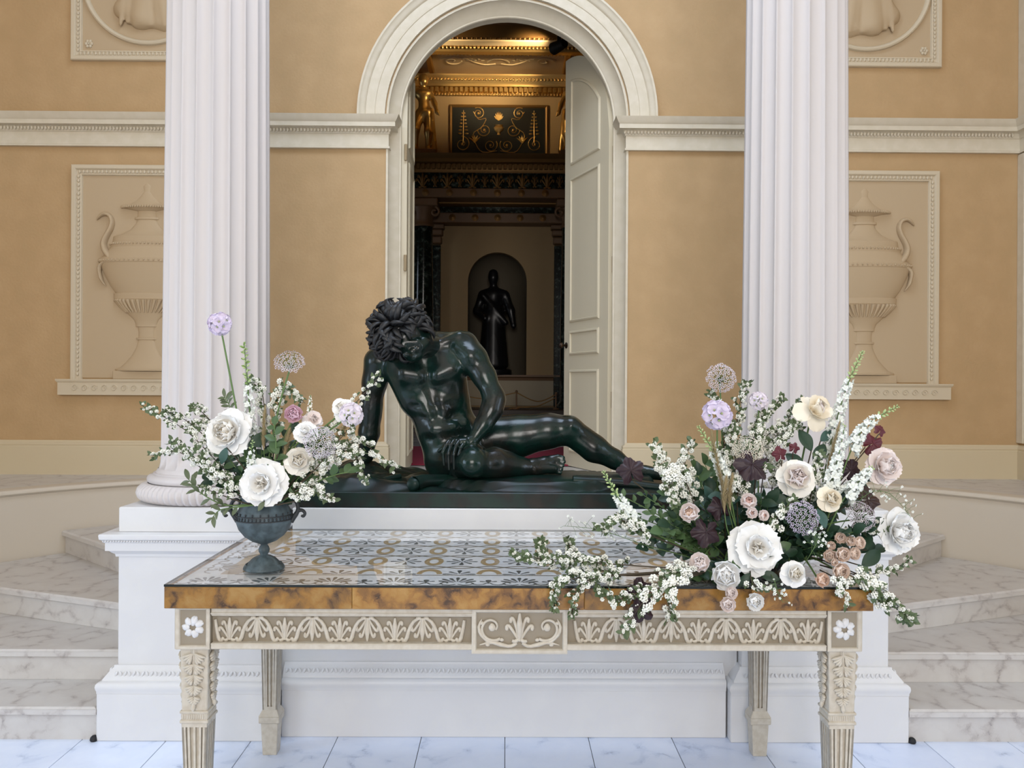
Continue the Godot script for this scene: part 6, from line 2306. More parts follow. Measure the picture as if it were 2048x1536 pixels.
func plume(label: String, pts: Array, w: float) -> void:
	var wv := []
	for q in pts:
		wv.append(P(q[0], q[1], q[2]))
	var at: Vector3 = wv[0]
	var c := curve(wv, 20)
	for i in c.size():
		c[i] -= at
	var t := thing("grass_plume", label, "grass", at)
	var b := MB.new()
	b.tube(c, ramp(0.002, 0.0008, 20), 5)
	part("stem", b.mesh(), M.stem, t)
	b = MB.new()
	for k in 520:
		var s: float = 0.5 + 0.5 * k / 520.0
		var f: float = s * 20.0
		var i: int = mini(int(f), 19)
		var pos: Vector3 = c[i].lerp(c[i + 1], f - i)
		var tg: Vector3 = (c[i + 1] - c[i]).normalized()
		var e1: Vector3 = tg.cross(Vector3.BACK).normalized()
		var a: float = fr.randf() * TAU
		var side: Vector3 = e1 * cos(a) + tg.cross(e1) * sin(a)
		var ww: float = w * sin(PI * clampf((s - 0.46) / 0.56, 0.0, 1.0))
		var d: Vector3 = side * ww + tg * 0.02
		var x: Vector3 = tg.cross(side) * 0.0006
		b.poly(PackedVector3Array([pos - x * 1.8, pos + x * 1.8, pos + d]))
	stuff(part("bristles", b.mesh(), M.plume, t))


func mist(label: String, pts: Array, n: int, reach: float) -> void:
	# fine branching spray of tiny white flowers
	var wv := []
	for q in pts:
		wv.append(P(q[0], q[1], q[2]))
	var at: Vector3 = wv[0]
	var c := curve(wv, 14)
	for i in c.size():
		c[i] -= at
	var t := thing("fine_flower_spray", label, "flower sprig", at)
	var b := MB.new()
	b.tube(c, ramp(0.0014, 0.0006, 14), 4)
	var tips := []
	for k in n:
		var s: float = 0.35 + 0.65 * (k + fr.randf()) / n
		var i: int = mini(int(s * 14.0), 13)
		var pos: Vector3 = c[i].lerp(c[i + 1], s * 14.0 - i)
		var e: Vector3 = pos + Vector3(fr.randf_range(-1, 1), fr.randf_range(-0.6, 0.9), fr.randf_range(-0.4, 0.8)).normalized() * reach * fr.randf_range(0.5, 1.0)
		b.tube([pos, pos.lerp(e, 0.5) + Vector3(0, 0.004, 0), e], [0.0006, 0.0005], 3, false)
		tips.append(e)
	stuff(part("stems", b.mesh(), M.stem, t))
	if not cache.has("tiny"):
		b = MB.new()
		for k in 5:
			b.xf = Transform3D(Basis(Vector3.BACK, TAU * k / 5) * Basis(Vector3.UP, -0.4), Vector3.ZERO)
			b.blob(Vector3(0.6, 0, 0), Vector3(0.5, 0.34, 0.1), 5, 3)
		cache["tiny"] = b.mesh()
	for e in tips:
		part("blossom", cache["tiny"], M.floret, t, Transform3D(facing(fr.randf_range(-1, 1), fr.randf_range(-0.5, 1)) * Basis.from_scale(Vector3.ONE * fr.randf_range(0.0035, 0.0065)), e))


func build_left_flowers() -> void:
	flower_materials()
	var base := P(528, 1141, 2.787)
	base.y = 0.9252
	# blue grey metal urn
	M.urn = tmat(ntex(noise(0.02, 101, false, 5), 512, [hexc("333e42"), hexc("3f4c51"), hexc("4f5e65"), hexc("5d6d74")], [0.25, 0.45, 0.6, 0.8]), 2.2, 0.55)
	M.urn_dark = mat(hexc("2b2f32"), 0.55)
	var t := thing("flower_urn", "small blue grey metal urn with two scroll handles on the glass table top", "urn", base)
	var b := MB.new()
	b.lathe([Vector2(0.0, 0.0), Vector2(0.066, 0.0), Vector2(0.068, 0.003), Vector2(0.066, 0.009), Vector2(0.058, 0.018), Vector2(0.055, 0.014), Vector2(0.048, 0.024), Vector2(0.036, 0.036), Vector2(0.022, 0.044), Vector2(0.011, 0.047)], 96, func(r: float, y: float, a: float) -> float: return r + (0.0022 * absf(sin(a * 7.0)) * smoothstep(0.011, 0.02, y) * smoothstep(0.046, 0.036, y)))
	part("foot", b.mesh(), M.urn, t)
	b = MB.new()
	b.lathe([Vector2(0.011, 0.045), Vector2(0.013, 0.05), Vector2(0.0175, 0.058), Vector2(0.0185, 0.066), Vector2(0.015, 0.075), Vector2(0.011, 0.08), Vector2(0.014, 0.086)], 24)
	part("knop", b.mesh(), M.urn, t)
	b = MB.new()
	b.lathe([Vector2(0.0, 0.084), Vector2(0.016, 0.085), Vector2(0.04, 0.094), Vector2(0.065, 0.112), Vector2(0.083, 0.135), Vector2(0.091, 0.158), Vector2(0.0925, 0.172), Vector2(0.09, 0.187), Vector2(0.083, 0.203), Vector2(0.076, 0.214), Vector2(0.072, 0.224), Vector2(0.072, 0.234), Vector2(0.078, 0.24), Vector2(0.079, 0.245), Vector2(0.074, 0.246), Vector2(0.066, 0.238), Vector2(0.062, 0.2), Vector2(0.0, 0.19)], 64)
	part("bowl", b.mesh(), M.urn, t)
	b = MB.new()
	b.lathe([Vector2(0.091, 0.166), Vector2(0.0955, 0.167), Vector2(0.0955, 0.17), Vector2(0.092, 0.171)], 64)
	b.lathe([Vector2(0.0905, 0.181), Vector2(0.0935, 0.182), Vector2(0.0925, 0.185), Vector2(0.089, 0.186)], 64)
	for k in 44:
		var a: float = TAU * k / 44
		b.blob(Vector3(0.093 * cos(a), 0.176, 0.093 * sin(a)), Vector3(0.0032, 0.0055, 0.0032), 5, 4)
		if k % 2 == 0:
			b.blob(Vector3(0.0905 * cos(a), 0.19, 0.0905 * sin(a)), Vector3(0.003, 0.005, 0.003), 5, 4)
	stuff(part("beaded_band", b.mesh(), M.urn_dark, t))
	for s in [-1, 1]:
		b = MB.new()
		b.tube(curve([Vector3(s * 0.09, 0.158, 0), Vector3(s * 0.099, 0.172, 0), Vector3(s * 0.108, 0.185, 0), Vector3(s * 0.113, 0.203, 0), Vector3(s * 0.108, 0.222, 0), Vector3(s * 0.095, 0.232, 0), Vector3(s * 0.083, 0.225, 0), Vector3(s * 0.084, 0.215, 0)], 24), ramp(0.0085, 0.004, 24), 8)
		b.tube(curve([Vector3(s * 0.1, 0.175, 0), Vector3(s * 0.112, 0.193, 0), Vector3(s * 0.126, 0.197, 0), Vector3(s * 0.136, 0.187, 0), Vector3(s * 0.131, 0.176, 0), Vector3(s * 0.124, 0.18, 0)], 18), ramp(0.0075, 0.004, 18), 8)
		part("handle", b.mesh(), M.urn_dark, t)
	var root: Vector3 = base + Vector3(0, 0.235, 0)

	# large blooms
	bloom("peony", "large cream peony at the left of the urn bouquet, warm at its centre", "peony", P(455, 864, 2.71), 0.071, Vector2(-0.25, 0.25), [M.white, M.ivory, M.cream], root)
	bloom("peony", "large white peony low in front, above the rim of the urn", "open", P(522, 966, 2.66), 0.068, Vector2(-0.02, 0.12), [M.white, M.white, M.ivory], root)
	bloom("rose", "ivory rose right of the low white peony in the urn", "rose", P(597, 921, 2.69), 0.042, Vector2(0.15, 0.35), [M.ivory, M.ivory, M.cream], root)
	bloom("peony", "small pink peony near the top of the urn bouquet", "cup", P(588, 829, 2.74), 0.036, Vector2(0.1, 0.25), [M.pink, M.pink], root)
	bloom("peony", "flat white flower just below the small pink peony", "open", P(611, 861, 2.7), 0.036, Vector2(0.1, 0.8), [M.white, M.white], root)
	bloom("peony", "pale pink half-open flower right of the small pink peony", "loose", P(627, 838, 2.76), 0.03, Vector2(0.4, 0.4), [M.blush, M.blush], root)
	bloom("peony", "white flower tucked behind the lilac globe flower on the right of the urn", "loose", P(683, 815, 2.74), 0.034, Vector2(-0.3, 0.5), [M.white, M.ivory], root)
	bloom("rose", "small white double flower at the right edge of the urn bouquet", "cup", P(663, 925, 2.7), 0.03, Vector2(0.5, 0.1), [M.white, M.ivory], root)
	globe("lilac globe flower at the right of the urn bouquet beside a white flower", 702, 830, 2.71, 27, Vector2(0.3, 0.3), M.palelilac, root)
	globe("lilac globe flower on the tallest bare stem, against the left column", 440, 648, 2.78, 26, Vector2(-0.1, 0.25), M.lilac, P(500, 960, 2.78), 0.0)
	umbel("flat white umbel with dark eyes, highest on the right of the urn", 579, 724, 2.76, 29, Vector2(0.15, 0.9), M.palelilac, P(535, 930, 2.78), 0.35)
	umbel("rounded pinkish umbel with dark eyes above the ivory rose", 641, 886, 2.68, 33, Vector2(0.25, 0.5), M.palelilac, root, 0.55, 90)
	spire("green tipped white spire in the middle of the urn bouquet", [[520, 1000, 2.78], [505, 900, 2.77], [496, 780, 2.77], [488, 684, 2.79]], 0.026, M.floret, 0.5, 0.4)
	spire("short white spire between the cream peony and the ivory rose", [[525, 1000, 2.74], [508, 950, 2.7], [502, 915, 2.68], [506, 880, 2.68]], 0.024, M.floret, 0.3, 0.3)
	spire("slim green and white spike right of the small pink peony", [[560, 1000, 2.78], [605, 900, 2.77], [618, 830, 2.77], [621, 790, 2.78]], 0.014, M.blossom, 0.1, 0.6)
	# blossom sprigs
	var sp := [
		["white blossom sprig reaching farthest up-left over the column base", [[510, 1000, 2.78], [440, 930, 2.8], [370, 860, 2.84], [286, 812, 2.88]], 1.0, 1.0, 1.0],
		["second blossom sprig on the left, ending in front of the left column", [[505, 1000, 2.8], [450, 920, 2.84], [385, 850, 2.88], [330, 822, 2.9]], 1.2, 1.1, 0.9],
		["blossom sprig pointing level to the left, tip beside the column shaft", [[500, 1005, 2.76], [430, 960, 2.76], [360, 905, 2.78], [304, 912, 2.8]], 1.1, 1.0, 0.9],
		["blossom sprig drooping left under the cream peony", [[505, 1005, 2.74], [450, 960, 2.7], [395, 920, 2.7], [345, 880, 2.72]], 1.3, 1.05, 1.0],
		["dense blossom sprig close to the column base, below the cream peony", [[510, 1010, 2.72], [470, 975, 2.68], [430, 940, 2.67], [392, 895, 2.68]], 1.3, 1.0, 1.0],
		["blossom sprig behind the cream peony, left of the tall bare stem", [[515, 1000, 2.82], [470, 900, 2.86], [410, 830, 2.9], [388, 815, 2.92]], 1.2, 1.0, 0.8],
		["upright blossom sprig arching over the middle of the urn bouquet", [[535, 1000, 2.82], [530, 880, 2.84], [525, 790, 2.85], [500, 762, 2.86]], 1.4, 1.05, 0.7],
		["blossom sprig arching right behind the small pink peony", [[540, 1000, 2.82], [550, 870, 2.83], [565, 775, 2.82], [602, 805, 2.8]], 1.5, 1.15, 0.6],
		["long blossom sprig rising right across the statue's supporting arm", [[560, 1000, 2.78], [630, 900, 2.78], [690, 830, 2.8], [762, 750, 2.84]], 1.5, 1.15, 0.25],
		["blossom sprig arching right and down in front of the bronze plinth", [[560, 1005, 2.76], [640, 930, 2.74], [715, 885, 2.74], [794, 940, 2.74]], 1.6, 1.15, 0.5],
		["blossom sprig falling right below the arching one, tip over the plinth", [[560, 1005, 2.74], [640, 950, 2.71], [700, 900, 2.7], [735, 968, 2.7]], 1.4, 1.1, 0.8],
		["blossom sprig right of the ivory rose, under the lilac globe flower", [[555, 1005, 2.74], [620, 950, 2.7], [670, 890, 2.69], [705, 850, 2.7]], 1.3, 1.05, 0.9],
		["low blossom sprig over the right handle of the urn", [[550, 1010, 2.72], [590, 985, 2.68], [625, 975, 2.66], [655, 995, 2.66]], 1.6, 1.15, 0.8],
		["small drooping blossom sprig at the lower right of the urn, tip over white marble", [[555, 1010, 2.7], [600, 1000, 2.66], [640, 985, 2.65], [668, 1002, 2.65]], 1.3, 1.0, 0.6],
		["leafy blossom sprig at the left rim of the urn, above the left handle", [[510, 1012, 2.72], [470, 1000, 2.68], [430, 985, 2.67], [400, 975, 2.68]], 0.8, 0.9, 1.4],
	]
	for q in sp:
		sprig(q[0], q[1], q[2], q[3], M.leaf_sprig, M.blossom, q[4], 0.3)
	# foliage
	leafy("olive_branch", "dark olive branch with long leaves left of the urn's handle", [[505, 1008, 2.72], [450, 1010, 2.68], [400, 985, 2.67], [378, 960, 2.68]], 14, 0.042, 0.0075, M.leaf_olive, 0.3)
	leafy("olive_branch", "olive branch drooping beside the left handle of the urn", [[508, 1010, 2.7], [470, 1015, 2.67], [440, 1020, 2.66], [425, 1035, 2.66]], 9, 0.036, 0.007, M.leaf_olive, 0.3)
	leafy("olive_branch", "grey olive shoot in front of the left column, above the cream peony", [[510, 980, 2.8], [480, 880, 2.8], [462, 820, 2.8], [450, 795, 2.8]], 10, 0.036, 0.007, M.leaf_olive, 0.65)
	leafy("leafy_stem", "leafy green stem pointing right over the bronze plinth", [[560, 1005, 2.74], [620, 970, 2.7], [670, 950, 2.68], [696, 945, 2.68]], 6, 0.045, 0.014, M.leaf_mid, 0.4)
	leafy("leafy_stem", "bright green leafy stem in the middle, under the flat white flower", [[545, 1000, 2.74], [550, 930, 2.7], [552, 885, 2.69], [548, 850, 2.7]], 8, 0.04, 0.013, M.leaf_mid, 0.3)
	for k in 26:
		var a: float = -1.55 + 3.1 * k / 25.0
		var r: float = 60.0 + 62.0 * fposmod(k * 0.618, 1.0)
		leafy("leafy_stem", "dark green leafy stem in the heart of the urn bouquet", [[528, 1010, 2.8], [528 + sin(a) * r * 0.5, 990 - cos(a) * r * 0.4, 2.79], [528 + sin(a) * r * 1.1, 975 - cos(a) * r * 1.05, 2.77 + 0.05 * (k % 3)]], 10, 0.044, 0.014, M.leaf_dark if k % 3 else M.leaf_mid, 0.15, "dark leafy stems in the urn bouquet")
	big_leaf("broad dark green leaf right of the cream peony", 520, 878, 2.73, 26, -1.0, Vector2(0.2, 0.3), M.leaf_dark, root, false)
	big_leaf("pointed green leaf hanging below the cream peony", 446, 912, 2.68, 18, 2.8, Vector2(-0.1, 0.2), M.leaf_blue, root, false)
	big_leaf("broad green leaf under the small pink peony", 548, 892, 2.69, 19, 0.5, Vector2(0.1, 0.4), M.leaf_mid, root, false)
	big_leaf("folded grey green leaf lying over the urn's rim under the white peony", 522, 1012, 2.66, 11, 2.6, Vector2(0.2, 0.5), M.leaf_olive, root, false)
	plume("upright beige grass plume behind the low white peony", [[535, 1000, 2.76], [530, 930, 2.73], [527, 880, 2.72], [530, 820, 2.73]], 0.014)
	plume("beige grass plume left of the ivory rose", [[555, 1000, 2.74], [562, 950, 2.71], [570, 900, 2.71], [578, 865, 2.72]], 0.016)
	plume("pale grass plume leaning right under the lilac globe flower", [[560, 1000, 2.76], [620, 930, 2.74], [670, 880, 2.72], [694, 845, 2.73]], 0.016)
	leafy("thin_shoot", "thin green shoot with tiny leaves rising above the urn bouquet", [[525, 980, 2.79], [505, 860, 2.79], [495, 760, 2.79], [488, 692, 2.79]], 16, 0.016, 0.004, M.leaf_lime, 0.5)


func build_right_flowers() -> void:
	# low dark bowl that holds the display
	var base := P(1500, 1140, 2.86)
	base.y = 0.9252
	var t := thing("flower_bowl", "low dark bowl hidden under the large flower display on the table", "bowl", base)
	var b := MB.new()
	b.lathe([Vector2(0.0, 0.0), Vector2(0.1, 0.0), Vector2(0.14, 0.03), Vector2(0.155, 0.075), Vector2(0.15, 0.078), Vector2(0.13, 0.04), Vector2(0.0, 0.03)], 40)
	part("bowl", b.mesh(), M.urn_dark, t)
	var rt: Vector3 = base + Vector3(0, 0.05, 0)
	var R := func(px: float) -> Vector3: return rt + Vector3(clampf((px - 1500.0) / F * 2.3, -0.13, 0.13), 0.0, 0.0)
	# blooms
	bloom("peony", "large open white peony in the middle of the big display", "open", P(1515, 1095, 2.58), 0.077, Vector2(0.0, 0.25), [M.white, M.white, M.ivory], R.call(1515))
	bloom("peony", "white peony at the front edge of the table, lower left of the open one", "cup", P(1450, 1150, 2.54), 0.054, Vector2(-0.15, 0.1), [M.white, M.white, M.ivory], R.call(1450))
	bloom("peony", "large white peony at the far right of the big display", "peony", P(1800, 1064, 2.66), 0.066, Vector2(0.35, 0.1), [M.white, M.white], R.call(1760))
	bloom("peony", "pale blush peony at the upper right, above the white one", "peony", P(1770, 932, 2.74), 0.059, Vector2(0.3, 0.15), [M.blush, M.blush, M.white], R.call(1740))
	bloom("rose", "open cream rose at the top, in front of the right column", "loose", P(1634, 818, 2.8), 0.056, Vector2(0.2, 0.55), [M.cream, M.cream, M.blush], R.call(1620))
	bloom("rose", "large blush rose in the centre of the big display", "rose", P(1594, 956, 2.66), 0.056, Vector2(-0.25, 0.35), [M.ivory, M.blush, M.blush], R.call(1594))
	bloom("rose", "cream rose right of the large blush rose", "rose", P(1662, 997, 2.63), 0.036, Vector2(0.1, 0.3), [M.cream, M.cream], R.call(1650))
	bloom("rose", "peach rosebud at the left, before the dark burgundy leaves", "cup", P(1379, 1027, 2.6), 0.037, Vector2(-0.2, 0.45), [M.blush, M.peach, M.peach], R.call(1400))
	bloom("rose", "blush double rose left of the white peony at the table edge", "cup", P(1400, 1126, 2.56), 0.036, Vector2(-0.3, 0.4), [M.blush, M.blush], R.call(1420))
	bloom("rose", "white rose with pale yellow heart on the glass, right of the open peony", "rose", P(1590, 1147, 2.55), 0.037, Vector2(0.0, 0.2), [M.white, M.ivory, M.cream], R.call(1580))
	bloom("rose", "small white rose hanging over the ochre marble edge", "cup", P(1509, 1203, 2.52), 0.033, Vector2(0.0, 0.1), [M.white, M.ivory], R.call(1505))
	bloom("rose", "small peach rose on the glass right of the white rose", "cup", P(1643, 1160, 2.55), 0.027, Vector2(0.1, 0.3), [M.peach, M.peach], R.call(1630))
	spray_roses("spray of three peach pink roses above the open white peony", [[1496, 1004, 19, 0.0, -0.1, 0.5], [1503, 1026, 14, 0.03, -0.1, 0.2], [1525, 1031, 14, 0.02, 0.3, 0.2]], 2.64, [M.blush, M.rosepink, M.peach], R.call(1500))
	spray_roses("spray of nine beige pink roses clustered at the right of the display", [[1680, 1077, 14, 0.0, -0.2, 0.4], [1700, 1083, 13, 0.01, 0, 0.4], [1716, 1086, 15, 0.0, 0.4, 0.3], [1660, 1112, 15, 0.02, -0.4, 0.2], [1684, 1109, 17, 0.04, 0, 0.2], [1706, 1107, 15, 0.02, 0.4, 0.2], [1668, 1124, 9, 0.05, 0, 0], [1679, 1142, 20, 0.05, 0.1, 0.1], [1662, 1092, 11, 0.0, -0.2, 0.4]], 2.6, [M.nude, M.nude, M.blush], R.call(1670))
	spray_roses("two blush spray roses with pink hearts hanging below the table edge", [[1461, 1186, 15, 0.0, 0.1, 0.2], [1455, 1208, 18, 0.01, -0.1, 0.1]], 2.52, [M.blush, M.blush, M.rosepink], R.call(1460))
	# round heads
	globe("lilac globe flower at the upper left of the big display", 1434, 830, 2.74, 33, Vector2(-0.1, 0.2), M.lilac, R.call(1420), 0.0)
	globe("pale lilac flower against the right column, half hidden by blossom", 1517, 802, 2.84, 21, Vector2(0, 0.4), M.palelilac, R.call(1520), 0.0)
	umbel("pinkish umbel with dark eyes, highest at the left of the big display", 1442, 757, 2.8, 29, Vector2(-0.1, 0.3), M.palelilac, R.call(1440), 0.8, 80)
	umbel("beige umbel above the dark burgundy leaf in the middle", 1496, 900, 2.72, 31, Vector2(-0.1, 0.7), M.cream, R.call(1480), 0.4, 80)
	umbel("lilac umbel with spiky stars right of the open white peony", 1603, 1036, 2.6, 33, Vector2(0.15, 0.3), M.lilac, R.call(1590), 0.85, 80)
	umbel("pale fuzzy umbel left of the far right white peony", 1722, 1033, 2.66, 30, Vector2(0.2, 0.5), M.palelilac, R.call(1700), 0.6, 90)
	# spires
	spire("tall white spire with green tip in front of the right column", [[1620, 1120, 2.8], [1650, 940, 2.8], [1688, 790, 2.8], [1726, 702, 2.8]], 0.034, M.floret, 0.38, 0.35)
	spire("white spire leaning right with a curling green tip", [[1630, 1120, 2.76], [1680, 960, 2.74], [1725, 860, 2.74], [1796, 812, 2.74]], 0.032, M.floret, 0.4, 0.5)
	spire("thick white spire beside the large blush rose", [[1610, 1120, 2.72], [1655, 990, 2.68], [1675, 920, 2.67], [1690, 850, 2.68]], 0.036, M.floret, 0.05, 0.3)
	spire("white spire below the pale blush peony", [[1630, 1120, 2.7], [1680, 1010, 2.66], [1720, 960, 2.66], [1745, 935, 2.67]], 0.036, M.floret, 0.15, 0.4)
	spire("green tipped white spire left of centre under the lilac globe flower", [[1480, 1110, 2.74], [1460, 990, 2.68], [1430, 910, 2.68], [1396, 852, 2.7]], 0.03, M.floret, 0.45, 0.35)
	spire("green tipped white spire at the left edge, before the bronze plinth", [[1400, 1110, 2.7], [1280, 1050, 2.62], [1240, 1000, 2.6], [1206, 942, 2.6]], 0.03, M.floret, 0.5, 0.4)
	# blossom sprigs
	var sp := [
		["thick white blossom sprig rising left beside the statue's foot", [[1420, 1110, 2.76], [1370, 1010, 2.7], [1330, 940, 2.7], [1306, 886, 2.72]], 2.2, 1.35, 0.3],
		["second thick blossom sprig left of centre, tip by the lilac globe flower", [[1430, 1110, 2.78], [1390, 1000, 2.76], [1370, 930, 2.76], [1384, 882, 2.78]], 1.8, 1.2, 0.6],
		["blossom sprig bending down in front of the peach rosebud", [[1420, 1110, 2.72], [1370, 960, 2.66], [1340, 960, 2.62], [1346, 1010, 2.6]], 1.8, 1.25, 0.5],
		["blossom sprig beside the highest umbel, left of the right column", [[1470, 1110, 2.84], [1450, 930, 2.84], [1445, 830, 2.84], [1420, 785, 2.85]], 1.2, 1.05, 0.9],
		["blossom sprig reaching up right of the highest umbel", [[1480, 1110, 2.84], [1470, 930, 2.85], [1475, 830, 2.85], [1492, 762, 2.86]], 1.3, 1.0, 0.9],
		["blossom sprig rising in front of the right column's left edge", [[1500, 1110, 2.84], [1505, 930, 2.86], [1515, 850, 2.87], [1565, 795, 2.88]], 1.4, 1.05, 0.9],
		["blossom sprig spreading level in front of the right column", [[1510, 1110, 2.84], [1510, 950, 2.85], [1535, 870, 2.86], [1602, 855, 2.87]], 1.5, 1.05, 0.9],
		["blossom sprig with bare top against the right column, left of the cream rose", [[1510, 1110, 2.86], [1530, 930, 2.88], [1560, 860, 2.9], [1605, 800, 2.92]], 1.2, 1.0, 0.8],
		["blossom sprig behind the burgundy leaf in the middle of the display", [[1480, 1110, 2.74], [1475, 1000, 2.7], [1490, 950, 2.69], [1540, 930, 2.7]], 1.5, 1.1, 0.9],
		["blossom sprig between the peach spray roses and the lilac umbel", [[1520, 1110, 2.68], [1545, 1060, 2.63], [1565, 1020, 2.62], [1590, 1000, 2.63]], 1.5, 1.1, 0.9],
		["leafy blossom branch lying over the table, tip farthest to the left", [[1400, 1140, 2.66], [1250, 1130, 2.6], [1120, 1120, 2.57], [1025, 1112, 2.6]], 1.3, 1.0, 1.6],
		["leafy blossom branch pointing up from the one lying on the table", [[1390, 1140, 2.68], [1220, 1150, 2.6], [1100, 1120, 2.62], [1078, 1082, 2.64]], 1.3, 1.0, 1.5],
		["upright leafy sprig left of the display, over the inlaid top", [[1390, 1140, 2.7], [1240, 1150, 2.64], [1150, 1110, 2.66], [1138, 1078, 2.68]], 1.0, 0.9, 1.3],
		["leafy blossom branch hanging over the table edge at the left", [[1390, 1140, 2.64], [1230, 1150, 2.55], [1120, 1165, 2.51], [1108, 1215, 2.51]], 1.2, 1.0, 1.4],
		["thin leafy branch dangling in front of the carved tablet", [[1390, 1145, 2.64], [1240, 1150, 2.54], [1160, 1170, 2.5], [1144, 1232, 2.5]], 1.0, 0.9, 1.3],
		["leafy branch running right along the table edge from the dangling one", [[1400, 1145, 2.62], [1290, 1180, 2.53], [1230, 1200, 2.5], [1190, 1180, 2.5]], 1.1, 1.0, 1.5],
		["white blossom sprig hanging over the edge below the burgundy leaf", [[1420, 1145, 2.62], [1340, 1165, 2.52], [1290, 1200, 2.5], [1246, 1266, 2.49]], 1.7, 1.3, 0.4],
		["full white blossom sprig over the carved frieze, left of the hanging roses", [[1420, 1145, 2.62], [1370, 1150, 2.52], [1335, 1190, 2.49], [1346, 1240, 2.48]], 1.7, 1.3, 0.5],
		["blossom sprig on the glass left of the blush double rose", [[1420, 1140, 2.62], [1380, 1150, 2.56], [1350, 1140, 2.54], [1318, 1150, 2.53]], 1.7, 1.25, 0.5],
		["cream blossom sprig over the left edge, before the bronze plinth", [[1400, 1110, 2.7], [1300, 1070, 2.62], [1240, 1040, 2.6], [1195, 1060, 2.6]], 1.5, 1.2, 0.9],
		["small blossom sprig over the ochre edge beside the small white rose", [[1500, 1145, 2.6], [1505, 1165, 2.53], [1520, 1175, 2.52], [1540, 1168, 2.52]], 1.4, 1.0, 0.8],
		["small blossom sprig hanging at the right of the ochre marble edge", [[1640, 1140, 2.62], [1675, 1160, 2.53], [1685, 1185, 2.51], [1700, 1212, 2.51]], 1.6, 1.05, 0.5],
		["green and white blossom branch drooping past the table's right corner", [[1640, 1130, 2.66], [1710, 1150, 2.56], [1760, 1190, 2.53], [1822, 1240, 2.53]], 2.4, 1.35, 1.2],
		["small blossom twig pointing right over the marble steps", [[1640, 1130, 2.7], [1720, 1150, 2.64], [1775, 1140, 2.62], [1822, 1122, 2.62]], 1.0, 1.0, 1.0],
		["blossom sprig under the pale lilac flower, before the right column", [[1500, 1110, 2.82], [1500, 960, 2.8], [1510, 880, 2.8], [1530, 830, 2.82]], 1.7, 1.15, 0.7],
		["blossom sprig left of the open cream rose, over the column's foot", [[1530, 1110, 2.82], [1545, 970, 2.8], [1560, 890, 2.8], [1590, 845, 2.82]], 1.7, 1.15, 0.7],
		["blossom sprig between the lilac globe flower and the beige umbel", [[1470, 1110, 2.8], [1460, 980, 2.76], [1462, 900, 2.76], [1466, 850, 2.78]], 1.6, 1.1, 0.7],
		["blossom sprig between the large blush rose and the thick white spire", [[1590, 1110, 2.76], [1620, 1000, 2.72], [1632, 950, 2.72], [1640, 905, 2.73]], 1.5, 1.1, 0.7],
		["blossom sprig beneath the far right white peony", [[1640, 1120, 2.72], [1700, 1070, 2.68], [1740, 1050, 2.67], [1770, 1060, 2.68]], 1.4, 1.05, 0.9],
	]
	for q in sp:
		sprig(q[0], q[1], q[2], q[3], M.leaf_sprig, M.blossom, q[4], 0.32)
	mist("fine white flower spray over the inlaid top, left of the display", [[1400, 1120, 2.68], [1290, 1090, 2.64], [1200, 1060, 2.66], [1128, 1052, 2.7]], 26, 0.05)
	mist("fine spray of tiny white flowers above the far right white peony", [[1650, 1110, 2.7], [1720, 1000, 2.68], [1775, 985, 2.68], [1826, 1040, 2.68]], 34, 0.05)
	mist("fine white spray between the white rose and the beige pink roses", [[1600, 1140, 2.62], [1620, 1110, 2.57], [1632, 1085, 2.56], [1628, 1062, 2.57]], 24, 0.04)
	mist("fine pale spray hanging over the ochre edge right of the white rose", [[1540, 1145, 2.6], [1550, 1165, 2.53], [1556, 1185, 2.52], [1566, 1205, 2.52]], 18, 0.03)
	# broad coloured leaves
	for q in [
		["dark burgundy leaf at the left, touching the statue's foot", 1259, 934, 2.68, 30, 0.3, Vector2(-0.2, 0.2), M.burgundy],
		["large burgundy leaf in the middle, below the beige umbel", 1502, 936, 2.66, 38, 2.6, Vector2(0.1, 0.6), M.burgundy],
		["small red leaf right of the large burgundy leaf", 1560, 904, 2.7, 17, 0.2, Vector2(0.2, 0.1), M.redleaf],
		["dark red leaf peeping out beside the right column", 1590, 893, 2.74, 12, -0.4, Vector2(0.0, 0.2), M.redleaf],
		["red leaf above the pale blush peony", 1752, 885, 2.8, 27, -1.2, Vector2(0.1, 0.5), M.redleaf],
		["small red leaf highest at the right, over the wall", 1762, 857, 2.82, 14, -0.6, Vector2(0.2, 0.5), M.redleaf],
		["dark burgundy leaf left of the open white peony", 1412, 1072, 2.6, 32, 2.9, Vector2(0.1, 0.3), M.burgundy],
		["burgundy leaf under the peach rosebud", 1438, 1010, 2.66, 26, 0.4, Vector2(0.1, 0.2), M.burgundy],
		["large burgundy leaf lying on the table edge at the left", 1276, 1180, 2.54, 31, 1.4, Vector2(0.0, 0.6), M.burgundy],
		["dark burgundy leaf hanging in front of the carved frieze", 1282, 1228, 2.5, 27, 2.8, Vector2(0.0, 0.1), M.burgundy],
		["brown leaf left of the far right white peony", 1742, 1000, 2.72, 33, -1.6, Vector2(0.1, 0.4), M.brownleaf],
		["dark shadowed leaf behind the pale blush peony", 1705, 935, 2.78, 28, -0.6, Vector2(0.1, 0.2), M.burgundy],
	]:
		big_leaf(q[0], q[1], q[2], q[3], q[4], q[5], q[6], q[7], R.call(q[1]))
